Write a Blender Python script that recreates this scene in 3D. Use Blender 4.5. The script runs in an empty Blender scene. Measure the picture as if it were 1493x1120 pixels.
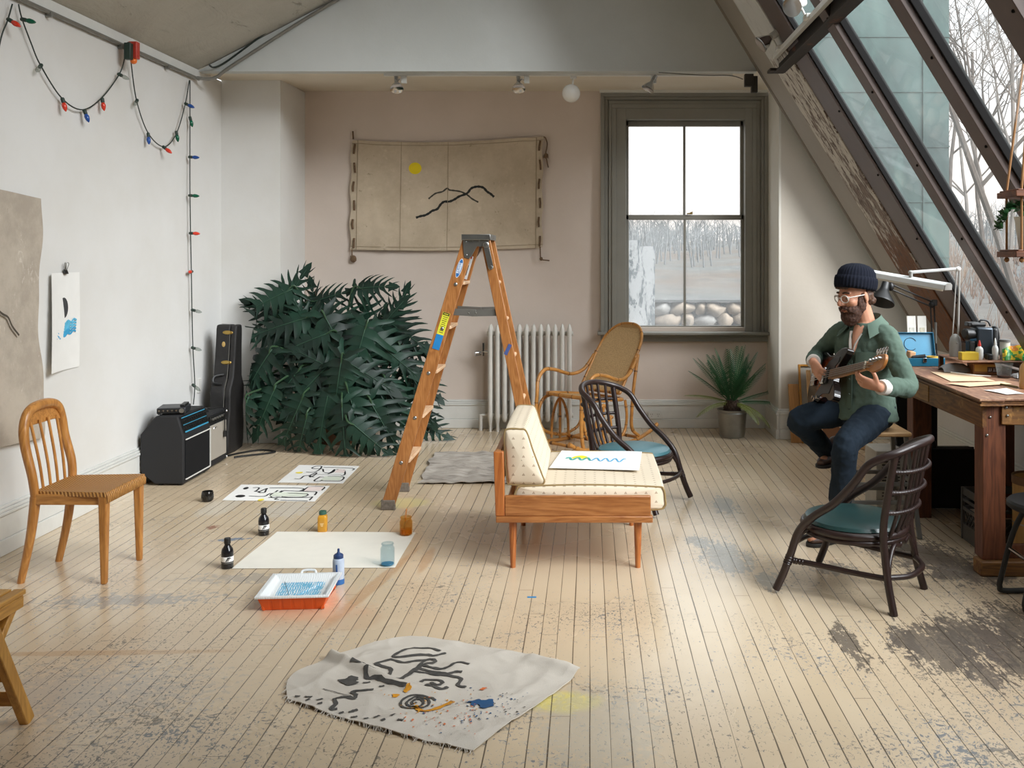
import bpy, bmesh, math, random
from mathutils import Vector, Matrix, Euler, noise
PI = math.pi
random.seed(7)
SC = bpy.context.scene
COL = SC.collection
# room frame: X right, Y away from the viewer's place, Z up, floor at 0, eye height 1.6
FP, PX, PY, EYE = 1400.0, 860.0, 372.0, 1.6
def at(px, py, Y):
    return Vector(((px - PX) * Y / FP, Y, EYE - (py - PY) * Y / FP))
def on(px, py, z=0.0):
    return at(px, py, (EYE - z) * FP / (py - PY))

def lin(c):
    if isinstance(c, str):
        c = tuple(int(c[i:i + 2], 16) for i in (0, 2, 4))
    return tuple(((v / 255) / 12.92 if v / 255 <= .04045 else ((v / 255 + .055) / 1.055) ** 2.4) for v in c) + (1.0,)

# ---------------------------------------------------------------- materials
class NT:
    def __init__(s, name):
        s.m = bpy.data.materials.new(name); s.m.use_nodes = True
        s.t = s.m.node_tree; s.t.nodes.clear()
        s.out = s.n('ShaderNodeOutputMaterial')
        s.b = s.n('ShaderNodeBsdfPrincipled')
        s.l(s.b.outputs[0], s.out.inputs[0])
    def n(s, typ, **kw):
        nd = s.t.nodes.new(typ)
        for k, v in kw.items(): setattr(nd, k, v)
        return nd
    def l(s, a, b): s.t.links.new(a, b)
    def put(s, sock, v):
        if isinstance(v, bpy.types.NodeSocket): s.l(v, sock)
        else: sock.default_value = v
    def math(s, op, a, b=0.0, c=0.0, clamp=False):
        nd = s.n('ShaderNodeMath', operation=op, use_clamp=clamp)
        for i, v in enumerate((a, b, c)): s.put(nd.inputs[i], v)
        return nd.outputs[0]
    def coord(s, kind='Object', scale=(1, 1, 1), rot=(0, 0, 0), loc=(0, 0, 0)):
        tc = s.n('ShaderNodeTexCoord'); mp = s.n('ShaderNodeMapping')
        mp.inputs['Scale'].default_value = scale; mp.inputs['Rotation'].default_value = rot; mp.inputs['Location'].default_value = loc
        s.l(tc.outputs[kind], mp.inputs[0]); return mp.outputs[0]
    def noise(s, vec, scale=5, detail=3, rough=.5, dist=0):
        nd = s.n('ShaderNodeTexNoise'); s.l(vec, nd.inputs['Vector'])
        nd.inputs['Scale'].default_value = scale; nd.inputs['Detail'].default_value = detail
        nd.inputs['Roughness'].default_value = rough; nd.inputs['Distortion'].default_value = dist
        return nd.outputs['Fac']
    def ramp(s, fac, stops, interp='LINEAR'):
        nd = s.n('ShaderNodeValToRGB'); cr = nd.color_ramp; cr.interpolation = interp
        while len(cr.elements) < len(stops): cr.elements.new(.5)
        for e, (p, c) in zip(cr.elements, stops):
            e.position = p; e.color = c if len(c) == 4 else tuple(c) + (1,)
        s.l(fac, nd.inputs[0]); return nd.outputs[0]
    def mix(s, fac, a, b, mode='MIX'):
        nd = s.n('ShaderNodeMix', data_type='RGBA', blend_type=mode)
        s.put(nd.inputs[0], fac); s.put(nd.inputs[6], a); s.put(nd.inputs[7], b); return nd.outputs[2]
    def smooth(s, v, lo, hi):
        nd = s.n('ShaderNodeMapRange', interpolation_type='SMOOTHSTEP')
        s.put(nd.inputs[0], v); nd.inputs[1].default_value = lo; nd.inputs[2].default_value = hi
        return nd.outputs[0]
    def bump(s, h, strength=.3, dist=.01):
        nd = s.n('ShaderNodeBump'); nd.inputs['Strength'].default_value = strength; nd.inputs['Distance'].default_value = dist
        s.l(h, nd.inputs['Height']); s.l(nd.outputs[0], s.b.inputs['Normal'])
    def set(s, color=None, rough=None, metal=None, spec=None):
        if color is not None: s.put(s.b.inputs['Base Color'], color)
        if rough is not None: s.put(s.b.inputs['Roughness'], rough)
        if metal is not None: s.b.inputs['Metallic'].default_value = metal
        if spec is not None: s.b.inputs['Specular IOR Level'].default_value = spec
        return s

def plain(name, c, rough=.5, metal=0.0, var=.08, scale=12, bump=0.0, bscale=60, spec=.5):
    """one colour with a little mottling"""
    t = NT(name); v = t.coord()
    n = t.noise(v, scale, 4)
    a = tuple(x * (1 - var) for x in lin(c)[:3]) + (1,); b = tuple(min(1, x * (1 + var)) for x in lin(c)[:3]) + (1,)
    t.set(t.ramp(n, [(.3, a), (.7, b)]), rough, metal, spec)
    if bump: t.bump(t.noise(v, bscale, 3), bump, .004)
    return t.m

def wood(name, dark, light, axis='Z', scale=1.0, rough=.4, ring=9, wear=None, bump=.12):
    t = NT(name)
    st = {'X': (.12, 1, 1), 'Y': (1, .12, 1), 'Z': (1, 1, .12)}[axis]
    v = t.coord('Object', tuple(x * 14 * scale for x in st))
    n1 = t.noise(v, 1.2, 3, .5, .6)
    g = t.math('FRACT', t.math('MULTIPLY', n1, ring))
    g = t.math('ABSOLUTE', t.math('SUBTRACT', g, .5))
    v2 = t.coord('Object', tuple(x * 160 * scale for x in st))
    fine = t.noise(v2, 1.0, 2)
    f = t.math('ADD', t.math('MULTIPLY', g, .9), t.math('MULTIPLY', fine, .55))
    c = t.ramp(f, [(.15, lin(dark)), (.75, lin(light))])
    if wear:
        w = t.smooth(t.noise(t.coord(), 7, 6, .65), .58, .66)
        c = t.mix(w, c, lin(wear))
    t.set(c, rough); t.bump(f, bump, .002)
    return t.m

def cloth(name, c, c2=None, rough=.95, weave=420, var=.5, bump=.25):
    t = NT(name); v = t.coord()
    n = t.noise(v, 6, 5, .6)
    f = t.noise(v, weave, 2)
    col = t.mix(t.math('MULTIPLY', n, var), lin(c), lin(c2 or c))
    t.set(col, rough, spec=.2); t.bump(f, bump, .002)
    return t.m

def glass(name, tint='ffffff', rough=.02, dirt=.0, haze_dirtc='e8ece8'):
    """thin pane: clear transmission with a mirror film and a pale film of grime or painted haze"""
    t = NT(name); t.t.nodes.remove(t.b)
    tr = t.n('ShaderNodeBsdfTransparent'); tr.inputs[0].default_value = lin(tint)
    gl = t.n('ShaderNodeBsdfGlossy'); gl.inputs['Roughness'].default_value = rough
    ge = t.n('ShaderNodeNewGeometry'); dt = t.n('ShaderNodeVectorMath', operation='DOT_PRODUCT'); t.l(ge.outputs['Incoming'], dt.inputs[0]); t.l(ge.outputs['Normal'], dt.inputs[1])
    g = t.math('POWER', t.math('SUBTRACT', 1.0, t.math('ABSOLUTE', dt.outputs['Value'])), 5.0)
    fr = t.math('ADD', .02, t.math('MULTIPLY', g, .5))
    m1 = t.n('ShaderNodeMixShader'); t.l(fr, m1.inputs[0]); t.l(tr.outputs[0], m1.inputs[1]); t.l(gl.outputs[0], m1.inputs[2])
    sh = m1.outputs[0]
    if dirt:
        df = t.n('ShaderNodeBsdfTranslucent'); df.inputs[0].default_value = lin(haze_dirtc)
        m2 = t.n('ShaderNodeMixShader')
        f = t.math('MULTIPLY', t.noise(t.coord(), 1.5, 5, .65), dirt * 2)
        t.l(f, m2.inputs[0]); t.l(sh, m2.inputs[1]); t.l(df.outputs[0], m2.inputs[2]); sh = m2.outputs[0]
    t.l(sh, t.out.inputs[0]); return t.m

# ---------------------------------------------------------------- mesh building
def cr(pts, n=6, closed=False):
    """smooth path through the points"""
    p = [Vector(q) for q in pts]; out = []; m = len(p)
    for i in range(m if closed else m - 1):
        a, b, c, d = (p[(i - 1) % m], p[i], p[(i + 1) % m], p[(i + 2) % m]) if closed else (p[max(i - 1, 0)], p[i], p[i + 1], p[min(i + 2, m - 1)])
        for k in range(n):
            t = k / n
            out.append(.5 * ((2 * b) + (c - a) * t + (2 * a - 5 * b + 4 * c - d) * t * t + (3 * b - a - 3 * c + d) * t ** 3))
    if not closed: out.append(p[-1])
    return out

def lerp(a, b, t): return a + (b - a) * t

def axes(d, up=(0, 0, 1)):
    """matrix whose Z runs along d"""
    z = Vector(d).normalized(); u = Vector(up)
    if abs(z.dot(u)) > .98: u = Vector((1, 0, 0))
    x = u.cross(z).normalized(); y = z.cross(x)
    return Matrix((x, y, z)).transposed().to_4x4()

class MB:
    def __init__(s): s.v = []; s.f = []; s.m = []
    def add(s, vs, fs, mat=0, M=None):
        b = len(s.v)
        s.v.extend((M @ Vector(q)) if M is not None else Vector(q) for q in vs)
        for f in fs: s.f.append(tuple(b + i for i in f)); s.m.append(mat)
        return s
    def box(s, c, d, rot=None, mat=0, M=None):
        x, y, z = (q / 2 for q in d)
        R = Matrix.Translation(c) @ (Euler(rot).to_matrix().to_4x4() if rot is not None else Matrix())
        if M is not None: R = M @ R
        vs = [(i * x, j * y, k * z) for i in (-1, 1) for j in (-1, 1) for k in (-1, 1)]
        return s.add(vs, [(0, 1, 3, 2), (4, 6, 7, 5), (0, 4, 5, 1), (2, 3, 7, 6), (0, 2, 6, 4), (1, 5, 7, 3)], mat, R)
    def bb(s, x0, x1, y0, y1, z0, z1, mat=0):
        return s.box(((x0 + x1) / 2, (y0 + y1) / 2, (z0 + z1) / 2), (abs(x1 - x0), abs(y1 - y0), abs(z1 - z0)), None, mat)
    def bar(s, a, b, w, h, up=(0, 0, 1), mat=0, w2=None, h2=None):
        """square bar from a to b; w across, h along up"""
        a, b = Vector(a), Vector(b); R = axes(b - a, up).to_3x3(); x, y = R.col[0], R.col[1]
        w2 = w2 or w; h2 = h2 or h; vs = []
        for p, ww, hh in ((a, w, h), (b, w2, h2)):
            vs += [p + x * sx * ww / 2 + y * sy * hh / 2 for sx, sy in ((-1, -1), (1, -1), (1, 1), (-1, 1))]
        return s.add(vs, [(0, 3, 2, 1), (4, 5, 6, 7)] + [(i, (i + 1) % 4, 4 + (i + 1) % 4, 4 + i) for i in range(4)], mat)
    def tube(s, pts, r, n=8, mat=0, closed=False, flat=1.0, up=None):
        p = [Vector(q) for q in pts]; m = len(p)
        rs = r if isinstance(r, (list, tuple)) else [r] * m
        if len(rs) != m: rs = [rs[0] + (rs[-1] - rs[0]) * i / (m - 1) for i in range(m)] if len(rs) == 2 else [rs[min(len(rs) - 1, int(i / (m - 1) * (len(rs) - 1) + .5))] for i in range(m)]
        tg = []
        for i in range(m):
            a = p[i - 1] if (i > 0 or closed) else p[i]; b = p[(i + 1) % m] if (i < m - 1 or closed) else p[i]
            d = b - a
            tg.append(d.normalized() if d.length > 1e-9 else (tg[-1] if tg else Vector((0, 0, 1))))
        u = Vector(up) if up is not None else (Vector((0, 0, 1)) if abs(tg[0].z) < .9 else Vector((1, 0, 0)))
        x = (u - tg[0] * u.dot(tg[0])).normalized(); vs = []
        for i in range(m):
            x = (x - tg[i] * x.dot(tg[i]));
            x = x.normalized() if x.length > 1e-6 else axes(tg[i]).to_3x3().col[0]
            y = tg[i].cross(x)
            for k in range(n):
                a = 2 * PI * k / n
                vs.append(p[i] + x * math.cos(a) * rs[i] * flat + y * math.sin(a) * rs[i])
        fs = []
        for i in range(m if closed else m - 1):
            for k in range(n):
                a, b = i * n + k, i * n + (k + 1) % n; c = ((i + 1) % m) * n
                fs.append((a, b, c + (k + 1) % n, c + k))
        if not closed: fs += [tuple(range(n - 1, -1, -1)), tuple((m - 1) * n + k for k in range(n))]
        return s.add(vs, fs, mat)
    def lathe(s, prof, n=24, c=(0, 0, 0), M=None, mat=0):
        """profile of (radius, height); ends close on the axis when radius is 0"""
        R = Matrix.Translation(c) if M is None else M @ Matrix.Translation(c)
        vs, rows, fs = [], [], []
        for r, z in prof:
            if r < 1e-6: rows.append([len(vs)]); vs.append((0, 0, z))
            else:
                rows.append(list(range(len(vs), len(vs) + n)))
                vs += [(r * math.cos(2 * PI * k / n), r * math.sin(2 * PI * k / n), z) for k in range(n)]
        for a, b in zip(rows, rows[1:]):
            for k in range(n):
                k2 = (k + 1) % n
                if len(a) == 1 and len(b) == 1: continue
                if len(a) == 1: fs.append((a[0], b[k2], b[k]))
                elif len(b) == 1: fs.append((a[k], a[k2], b[0]))
                else: fs.append((a[k], a[k2], b[k2], b[k]))
        return s.add(vs, fs, mat, R)
    def prism(s, poly, h0, h1, M=None, mat=0):
        """polygon in the XY plane raised from h0 to h1"""
        n = len(poly)
        vs = [(x, y, h0) for x, y in poly] + [(x, y, h1) for x, y in poly]
        return s.add(vs, [tuple(range(n - 1, -1, -1)), tuple(range(n, 2 * n))] + [(i, (i + 1) % n, n + (i + 1) % n, n + i) for i in range(n)], mat, M)
    def grid(s, fn, nu, nv, mat=0, thick=0.0):
        """surface fn(u, v); a thickness gives it a back and edges"""
        b = len(s.v)
        vs = [Vector(fn(i / nu, j / nv)) for j in range(nv + 1) for i in range(nu + 1)]
        I = lambda i, j: j * (nu + 1) + i
        fs = [(I(i, j), I(i + 1, j), I(i + 1, j + 1), I(i, j + 1)) for j in range(nv) for i in range(nu)]
        if thick:
            N = len(vs); nr = [Vector() for _ in vs]
            for f in fs:
                q = (vs[f[2]] - vs[f[0]]).cross(vs[f[3]] - vs[f[1]])
                for i in f: nr[i] += q
            vs += [vs[i] - nr[i].normalized() * thick for i in range(N)]
            fs += [tuple(N + i for i in reversed(f)) for f in list(fs)]
            rim = [I(i, 0) for i in range(nu)] + [I(nu, j) for j in range(nv)] + [I(i, nv) for i in range(nu, 0, -1)] + [I(0, j) for j in range(nv, 0, -1)]
            for k in range(len(rim)):
                a, c = rim[k], rim[(k + 1) % len(rim)]
                fs.append((a, N + a, N + c, c))
        return s.add(vs, fs, mat)
    def ell(s, c, r, n=16, m=10, mat=0, M=None, rot=None):
        R = Matrix.Translation(c) @ (Euler(rot).to_matrix().to_4x4() if rot is not None else Matrix()) @ Matrix.Diagonal((r[0], r[1], r[2], 1))
        if M is not None: R = M @ R
        return s.lathe([(math.sin(PI * i / m), -math.cos(PI * i / m)) for i in range(m + 1)], n, M=R, mat=mat)
    def ribbon(s, pts, w, mat=0, nrm=(0, 0, 1), lift=0.0, fn=None):
        """a painted stroke: flat band along pts, optionally laid onto fn(x, y)"""
        p = [Vector(q) for q in pts]; nn = Vector(nrm); vs = []; m = len(p)
        for i in range(m):
            d = (p[min(i + 1, m - 1)] - p[max(i - 1, 0)]); q = d.cross(nn).normalized()
            ww = (w[i] if isinstance(w, (list, tuple)) else w) / 2
            for sg in (-1, 1):
                a = p[i] + q * sg * ww + nn * lift
                vs.append(fn(a) if fn else a)
        return s.add(vs, [(2 * i, 2 * i + 1, 2 * i + 3, 2 * i + 2) for i in range(m - 1)], mat)
    def disc(s, c, rx, ry, n=20, mat=0, M=None, fn=None):
        vs = [Vector(c)] + [Vector((c[0] + rx * math.cos(2 * PI * k / n), c[1] + ry * math.sin(2 * PI * k / n), c[2])) for k in range(n)]
        if fn: vs = [fn(q) for q in vs]
        return s.add(vs, [(0, 1 + k, 1 + (k + 1) % n) for k in range(n)], mat, M)
    def text(s, txt, size, M, mat=0, depth=0.0006):
        cu = bpy.data.curves.new('lettering', 'FONT'); cu.body = txt; cu.size = size; cu.extrude = depth; cu.align_x = 'CENTER'; cu.align_y = 'CENTER'; cu.resolution_u = 3
        o = bpy.data.objects.new('lettering', cu); COL.objects.link(o)
        bpy.context.view_layer.update()
        me = bpy.data.meshes.new_from_object(o.evaluated_get(bpy.context.evaluated_depsgraph_get()))
        s.add([v.co.copy() for v in me.vertices], [tuple(p.vertices) for p in me.polygons], mat, M)
        bpy.data.objects.remove(o); bpy.data.curves.remove(cu); bpy.data.meshes.remove(me)
        return s
    def build(s, name, mats, parent=None, bevel=0.0, angle=38, seg=2, fix=True, sub=0, smooth=True):
        me = bpy.data.meshes.new(name)
        me.from_pydata([tuple(q) for q in s.v], [], s.f)
        for m in (mats if isinstance(mats, (list, tuple)) else [mats]): me.materials.append(m)
        for p, mi in zip(me.polygons, s.m): p.material_index = mi
        if fix:
            bm = bmesh.new(); bm.from_mesh(me)
            bmesh.ops.recalc_face_normals(bm, faces=bm.faces); bm.to_mesh(me); bm.free()
        if smooth:
            for p in me.polygons: p.use_smooth = True
            if angle < 180: me.set_sharp_from_angle(angle=math.radians(angle))
        me.update()
        o = bpy.data.objects.new(name, me); COL.objects.link(o)
        if parent is not None: o.parent = parent
        if bevel:
            b = o.modifiers.new('edge', 'BEVEL'); b.width = bevel; b.segments = seg; b.limit_method = 'ANGLE'; b.angle_limit = math.radians(40); b.use_clamp_overlap = True
        if sub:
            q = o.modifiers.new('sub', 'SUBSURF'); q.levels = sub; q.render_levels = sub
        return o

def tag(o, label=None, cat=None, group=None, kind=None):
    if label: o['label'] = label
    if cat: o['category'] = cat
    if group: o['group'] = group
    if kind: o['kind'] = kind
    return o
def thing(name, label, cat, loc=(0, 0, 0), rz=0.0, group=None):
    o = bpy.data.objects.new(name, None); COL.objects.link(o); o.empty_display_size = .1
    o.location = loc; o.rotation_euler = (0, 0, rz)
    return tag(o, label, cat, group)
def struct(name, mb, mat, parent=None, label=None, **kw):
    o = mb.build(name, mat, parent, **kw); o['kind'] = 'structure'
    if label and parent is None: o['label'] = label; o['category'] = name.split('_')[0]
    return o
def kids(o): return [c for c in bpy.data.objects if c.parent == o]
def dup(o, parent=None):
    c = o.copy(); COL.objects.link(c)
    if parent is not None: c.parent = parent
    for ch in kids(o):
        if ch is not c: dup(ch, c)
    return c

# ---------------------------------------------------------------- shared materials
M = {}
M['black'] = plain('black plastic', '161616', .45)
M['blackmatte'] = plain('black vinyl', '1a1a1b', .75, bump=.3, bscale=300)
M['white'] = plain('white paint', 'dcdad4', .45, var=.03)
M['paper'] = plain('white paper', 'e9e8e4', .8, var=.02)
M['ink'] = plain('black ink', '1b1b1d', .6)
M['chrome'] = plain('chrome', 'c8c8c8', .15, 1.0, .02)
M['steel'] = plain('galvanised steel', '9c9c98', .38, 1.0, .15, 8)
M['greymetal'] = plain('grey metal', '77756f', .5, .6)
M['rope'] = plain('brown rope', '6d5640', .9, var=.25, scale=90, bump=.5, bscale=200)
M['darkcable'] = plain('dark green cable', '26302a', .6)
M['brass'] = plain('brass', 'b79a58', .3, 1.0)
# ================================================================ the setting
XL, YB, YG, YR = -3.145, 8.9, 7.69, 8.36      # left wall, back wall, gable plane, short wall on the right
RZ, RS = 5.285, 1.64                          # right roof slope: z = RZ - RS * x
def slope_x(z): return (RZ - z) / RS
def soff(y): return 3.072 + (y - YG) * .04

def plaster(name, c, c2, bumpy=.08, sc=1.4):
    t = NT(name); v = t.coord()
    n = t.noise(v, sc, 5, .6); f = t.noise(v, 34, 4, .6)
    t.set(t.mix(t.smooth(n, .3, .7), lin(c), lin(c2)), .85, spec=.25)
    t.bump(t.math('ADD', t.math('MULTIPLY', f, .5), n), bumpy, .02); return t.m
M['wall_white'] = plaster('white wall paint', 'dcdbd8', 'd6d4cf')
M['wall_pink'] = plaster('pinkish beige wall paint', 'dccec3', 'd5c7bb')
M['wall_grey'] = plaster('warm grey wall paint', 'c9c1b5', 'c3baad')
M['soffit'] = plaster('cream paint', 'd8cfbf', 'd0c6b4')
M['gable'] = plaster('cool grey paint', 'c6c9c7', 'bec1be', .12)
def rough_ceiling():
    t = NT('rough grey plaster'); v = t.coord()
    n = t.noise(v, 1.6, 6, .65, .5); f = t.noise(t.coord(scale=(1, .35, 1)), 5, 5, .7, 1.0)
    c = t.mix(t.smooth(n, .35, .7), lin('bcb9af'), lin('b0ada3'))
    c = t.mix(t.math('MULTIPLY', t.smooth(f, .60, .68), .6), c, lin('6f6a60'))
    t.set(c, .9, spec=.2); t.bump(t.math('ADD', n, f), .5, .03); return t.m
M['ceiling'] = rough_ceiling()
M['trimwhite'] = plain('white gloss trim paint', 'd9d9d4', .35, var=.03, bump=.05)
M['casing'] = plain('grey-green trim paint', '8a8880', .4, var=.05, scale=5, bump=.08, bscale=40)
M['panel'] = plain('warm grey board paint', '958d81', .55, var=.05, scale=4)
M['mullion'] = plain('brown painted metal', '5a4c47', .45, .1, .06)
M['gasket'] = plain('dark gasket', '1c1b1b', .8, spec=.15)

# ---- floor: painted strip boards, chipped and stained
def floor_mat():
    t = NT('cream painted floorboards'); tc = t.n('ShaderNodeTexCoord'); sp = t.n('ShaderNodeSeparateXYZ')
    t.l(tc.outputs['Object'], sp.inputs[0]); x, y = sp.outputs[0], sp.outputs[1]; P = tc.outputs['Object']
    wob = t.noise(t.coord(scale=(1, .2, 1)), 6, 3)
    q = t.math('DIVIDE', t.math('ADD', x, t.math('MULTIPLY', t.math('SUBTRACT', wob, .5), .006)), .068)
    bi = t.math('FLOOR', q); fx = t.math('FRACT', q)
    wn = t.n('ShaderNodeTexWhiteNoise', noise_dimensions='1D'); t.l(bi, wn.inputs['W']); rnd = wn.outputs['Value']
    ed = t.math('MINIMUM', fx, t.math('SUBTRACT', 1.0, fx))
    gn = t.noise(t.coord(scale=(14.7, .55, 1)), 1.0, 3, .7)
    gw = t.math('MULTIPLY', t.smooth(gn, .3, .75), .036)
    gap = t.math('SUBTRACT', 1.0, t.smooth(t.math('SUBTRACT', ed, gw), 0.0, .018))
    ey = t.math('FRACT', t.math('ADD', t.math('DIVIDE', y, 2.3), t.math('MULTIPLY', rnd, 7.3)))
    end = t.math('LESS_THAN', ey, .0013)
    gap = t.math('MAXIMUM', gap, t.math('MULTIPLY', end, .8))
    base = t.mix(rnd, lin('d2bd9f'), lin('dac7ab'))
    big = t.noise(P, .9, 4, .6)
    base = t.mix(t.smooth(big, .35, .7), base, lin('ccb698'))
    # small chips down to the dark older paint
    zone = t.noise(P, 1.1, 5, .65, .4)
    front = t.smooth(y, 6.2, 3.4)
    zz = t.math('ADD', zone, t.math('MULTIPLY', front, .10))
    c1 = t.noise(t.coord(scale=(1.5, 1.0, 1)), 55, 4, .6, .9); c2 = t.noise(t.coord(scale=(1, 1.3, 1), loc=(4, 9, 0)), 20, 6, .7, 1.2)
    chips = t.math('MAXIMUM', t.smooth(t.math('ADD', c1, t.math('MULTIPLY', zz, .45)), .870, .90), t.smooth(t.math('ADD', c2, t.math('MULTIPLY', zz, .55)), .955, .98))
    hue = t.noise(P, 2.3, 3)
    chipc = t.mix(t.smooth(hue, .45, .6), lin('6a645c'), lin('5d6a76'))
    col = t.mix(t.math('MULTIPLY', chips, .8), base, chipc)
    # worn and stained places and the painted tray glow, each with an outline of its own
    edge = t.noise(t.coord(scale=(1.4, .5, 1)), 7, 6, .68, .5)
    fine = t.noise(P, 30, 4, .6)
    def blob(c, cx, cy, rx, ry, ang, colr, amt=.9, amp=1.7, soft=.12, n=edge):
        nonlocal_c = c
        mp = t.n('ShaderNodeMapping', vector_type='TEXTURE'); t.l(P, mp.inputs[0])
        mp.inputs['Location'].default_value = (cx, cy, 0); mp.inputs['Rotation'].default_value = (0, 0, math.radians(ang)); mp.inputs['Scale'].default_value = (rx, ry, 1)
        vm = t.n('ShaderNodeVectorMath', operation='MULTIPLY'); t.l(mp.outputs[0], vm.inputs[0]); vm.inputs[1].default_value = (1, 1, 0)
        ln = t.n('ShaderNodeVectorMath', operation='LENGTH'); t.l(vm.outputs[0], ln.inputs[0])
        d = t.math('ADD', ln.outputs['Value'], t.math('MULTIPLY', t.math('SUBTRACT', n, .5), amp * 2))
        f = t.math('SUBTRACT', 1.0, t.smooth(d, 1 - soft, 1 + soft))
        return t.mix(t.math('MULTIPLY', f, amt), nonlocal_c, lin(colr))
    W = '655c53'
    streak = t.math('ADD', t.math('MULTIPLY', t.noise(t.coord(scale=(2.2, .6, 1)), 10, 8, .78, .3), 1.0), t.math('MULTIPLY', t.math('SUBTRACT', t.noise(t.coord(scale=(1, .7, 1)), 38, 4, .7), .5), .55))
    for b in [(1.44, 3.93, .17, .24, -6, W), (1.60, 4.02, .15, .24, -4, W), (1.70, 3.86, .15, .30, -3, W), (1.86, 4.10, .16, .26, 0, W), (1.07, 3.95, .05, .18, 0, W), (1.30, 4.0, .05, .14, 0, W), (1.50, 3.70, .06, .16, 0, W),
              (1.78, 5.10, .22, .34, 25, '71675d'), (1.90, 4.84, .22, .16, 0, '71675d'), (1.62, 5.35, .10, .22, 0, '7f756a'), (.72, 5.10, .12, .26, 5, '9a9488'), (.62, 5.35, .08, .12, 0, '9a9488'), (.88, 4.72, .06, .12, 0, '9a9488'), (1.25, 4.9, .10, .10, 0, '8a8175'), (.86, 6.15, .07, .2, 0, 'a29a8c'), (2.0, 3.75, .2, .34, 0, W)]:
        col = blob(col, *b, .85, 2.3, .06, streak)
    for b in [(-.10, 3.44, .13, .08, 0, 'e6d678', .8, .5), (-2.02, 5.40, .08, .028, 12, '3f6f96', .7, 2.0), (-2.22, 5.64, .035, .035, 0, '8a4f38', .8, 1.2), (-1.22, 6.2, .18, .12, 0, 'd9cd8a', .6, .6),
              (-1.05, 4.62, .035, .55, -10, 'b98b5c', .55, .5), (-.86, 5.05, .03, .22, 0, 'b98b5c', .5, .5), (-2.0, 3.86, .55, .025, 2, 'bb9468', .6, .5), (-1.02, 4.20, .10, .12, -25, 'c59873', .25, .6),
              (-1.26, 4.34, .24, .14, 0, 'e0a179', .30, .6), (-2.35, 6.1, .12, .2, 0, 'd9d3c6', .5, .8), (-1.9, 6.05, .14, .2, 0, 'd6cfc4', .6, 1.2), (.02, 3.25, .2, .3, 0, 'b9b3a6', .45, 1.4), (-1.65, 4.75, .3, .06, 0, '7b8288', .4, 3.0), (-1.9, 3.5, .4, .2, 0, '8a8f93', .3, 3.0), (-2.15, 4.45, .34, .07, 5, '7b8288', .55, 3.0)]:  # orange blob beside the tray is its glow put into the floor colour
        col = blob(col, *b[:6], b[6], b[7], .3, fine if b[7] > 1 else edge)
    col = t.mix(t.math('MULTIPLY', gap, .85), col, lin('42362a'))
    rough = t.math('ADD', .20, t.math('MULTIPLY', big, .14)); rough = t.math('ADD', rough, t.math('MULTIPLY', chips, .25))
    t.set(col, rough, spec=.6); t.b.inputs['Coat Weight'].default_value = .28; t.b.inputs['Coat Roughness'].default_value = .20
    cup = t.math('MULTIPLY', t.math('POWER', t.math('SUBTRACT', fx, .5), 2.0), -.8)
    h = t.math('SUBTRACT', t.math('ADD', t.math('ADD', cup, t.math('MULTIPLY', rnd, .12)), t.math('MULTIPLY', big, .6)), t.math('ADD', gap, t.math('MULTIPLY', chips, .12)))
    t.bump(h, .35, .004); return t.m
M['floor'] = floor_mat()
b = MB(); b.bb(-3.4, 3.1, -3.2, 9.15, -.12, 0); struct('floor', b, M['floor'], label='cream painted floor of narrow boards, chipped and stained')

# ---- walls
b = MB(); b.bb(XL - .14, XL, -3.2, 9.15, 0, 3.083); struct('wall_left', b, M['wall_white'])
b = MB(); b.bb(XL, -2.64, 8.19, YB, 0, soff(8.5)); struct('wall_column', b, M['wall_white'])
wx0, wx1, wz0, wz1 = .30, 1.47, .93, 2.98       # window opening in the back wall
b = MB()
b.bb(XL - .1, wx0, YB, YB + .22, 0, 3.4); b.bb(wx1, 1.9, YB, YB + .22, 0, 3.4)
b.bb(wx0, wx1, YB, YB + .22, 0, wz0); b.bb(wx0, wx1, YB, YB + .22, wz1, 3.4)
struct('wall_back', b, M['wall_pink'])
b = MB(); b.prism([(1.665, 0), (2.9, 0), (2.9, .95), (1.665, 2.98)], -(YR + .3), -YR, Matrix(((1, 0, 0, 0), (0, 0, -1, 0), (0, 1, 0, 0), (0, 0, 0, 1)))); struct('wall_right', b, M['wall_grey'])
M['wall_side'] = plaster('white paint beside the window', 'dddad2', 'd3cec2')
b = MB(); b.bb(1.645, 1.665, YR - .002, YB, 0, 3.085); struct('wall_alcove', b, M['wall_side'])
b = MB()
Mx = Matrix(((1, 0, 0, 0), (0, 0, -1, 0), (0, 1, 0, 0), (0, 0, 0, 1)))    # XY polygon stood upright, raised towards the viewer
b.prism([(XL, soff(YG)), (1.34, soff(YG)), (.267, 4.847)], -(YG + .1), -YG, Mx); struct('wall_gable', b, M['gable'])
b = MB()
b.add([(XL, YG, soff(YG)), (1.68, YG, soff(YG)), (1.68, YB + .02, soff(YB)), (XL, YB + .02, soff(YB)), (XL, YG + .1, 3.35), (1.68, YG + .1, 3.35), (1.68, YB + .02, 3.35), (XL, YB + .02, 3.35)],
      [(0, 1, 2, 3), (4, 7, 6, 5), (0, 4, 5, 1), (1, 5, 6, 2), (2, 6, 7, 3), (3, 7, 4, 0)])
struct('ceiling_alcove', b, M['soffit'])
b = MB(); b.prism([(XL - .14, 3.083 - .07), (XL, 3.083), (.267, 4.847), (.267, 5.02), (XL - .14, 3.2)], -(YG + .1), 3.2, Mx); struct('ceiling', b, M['ceiling'])
b = MB(); b.bb(XL, 2.9, -3.3, -3.2, 0, 4.9); struct('wall_rear', b, M['wall_white'])
b = MB(); b.bb(2.75, 2.9, -3.2, YR, 0, .86); struct('wall_knee', b, M['wall_white'])

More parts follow.
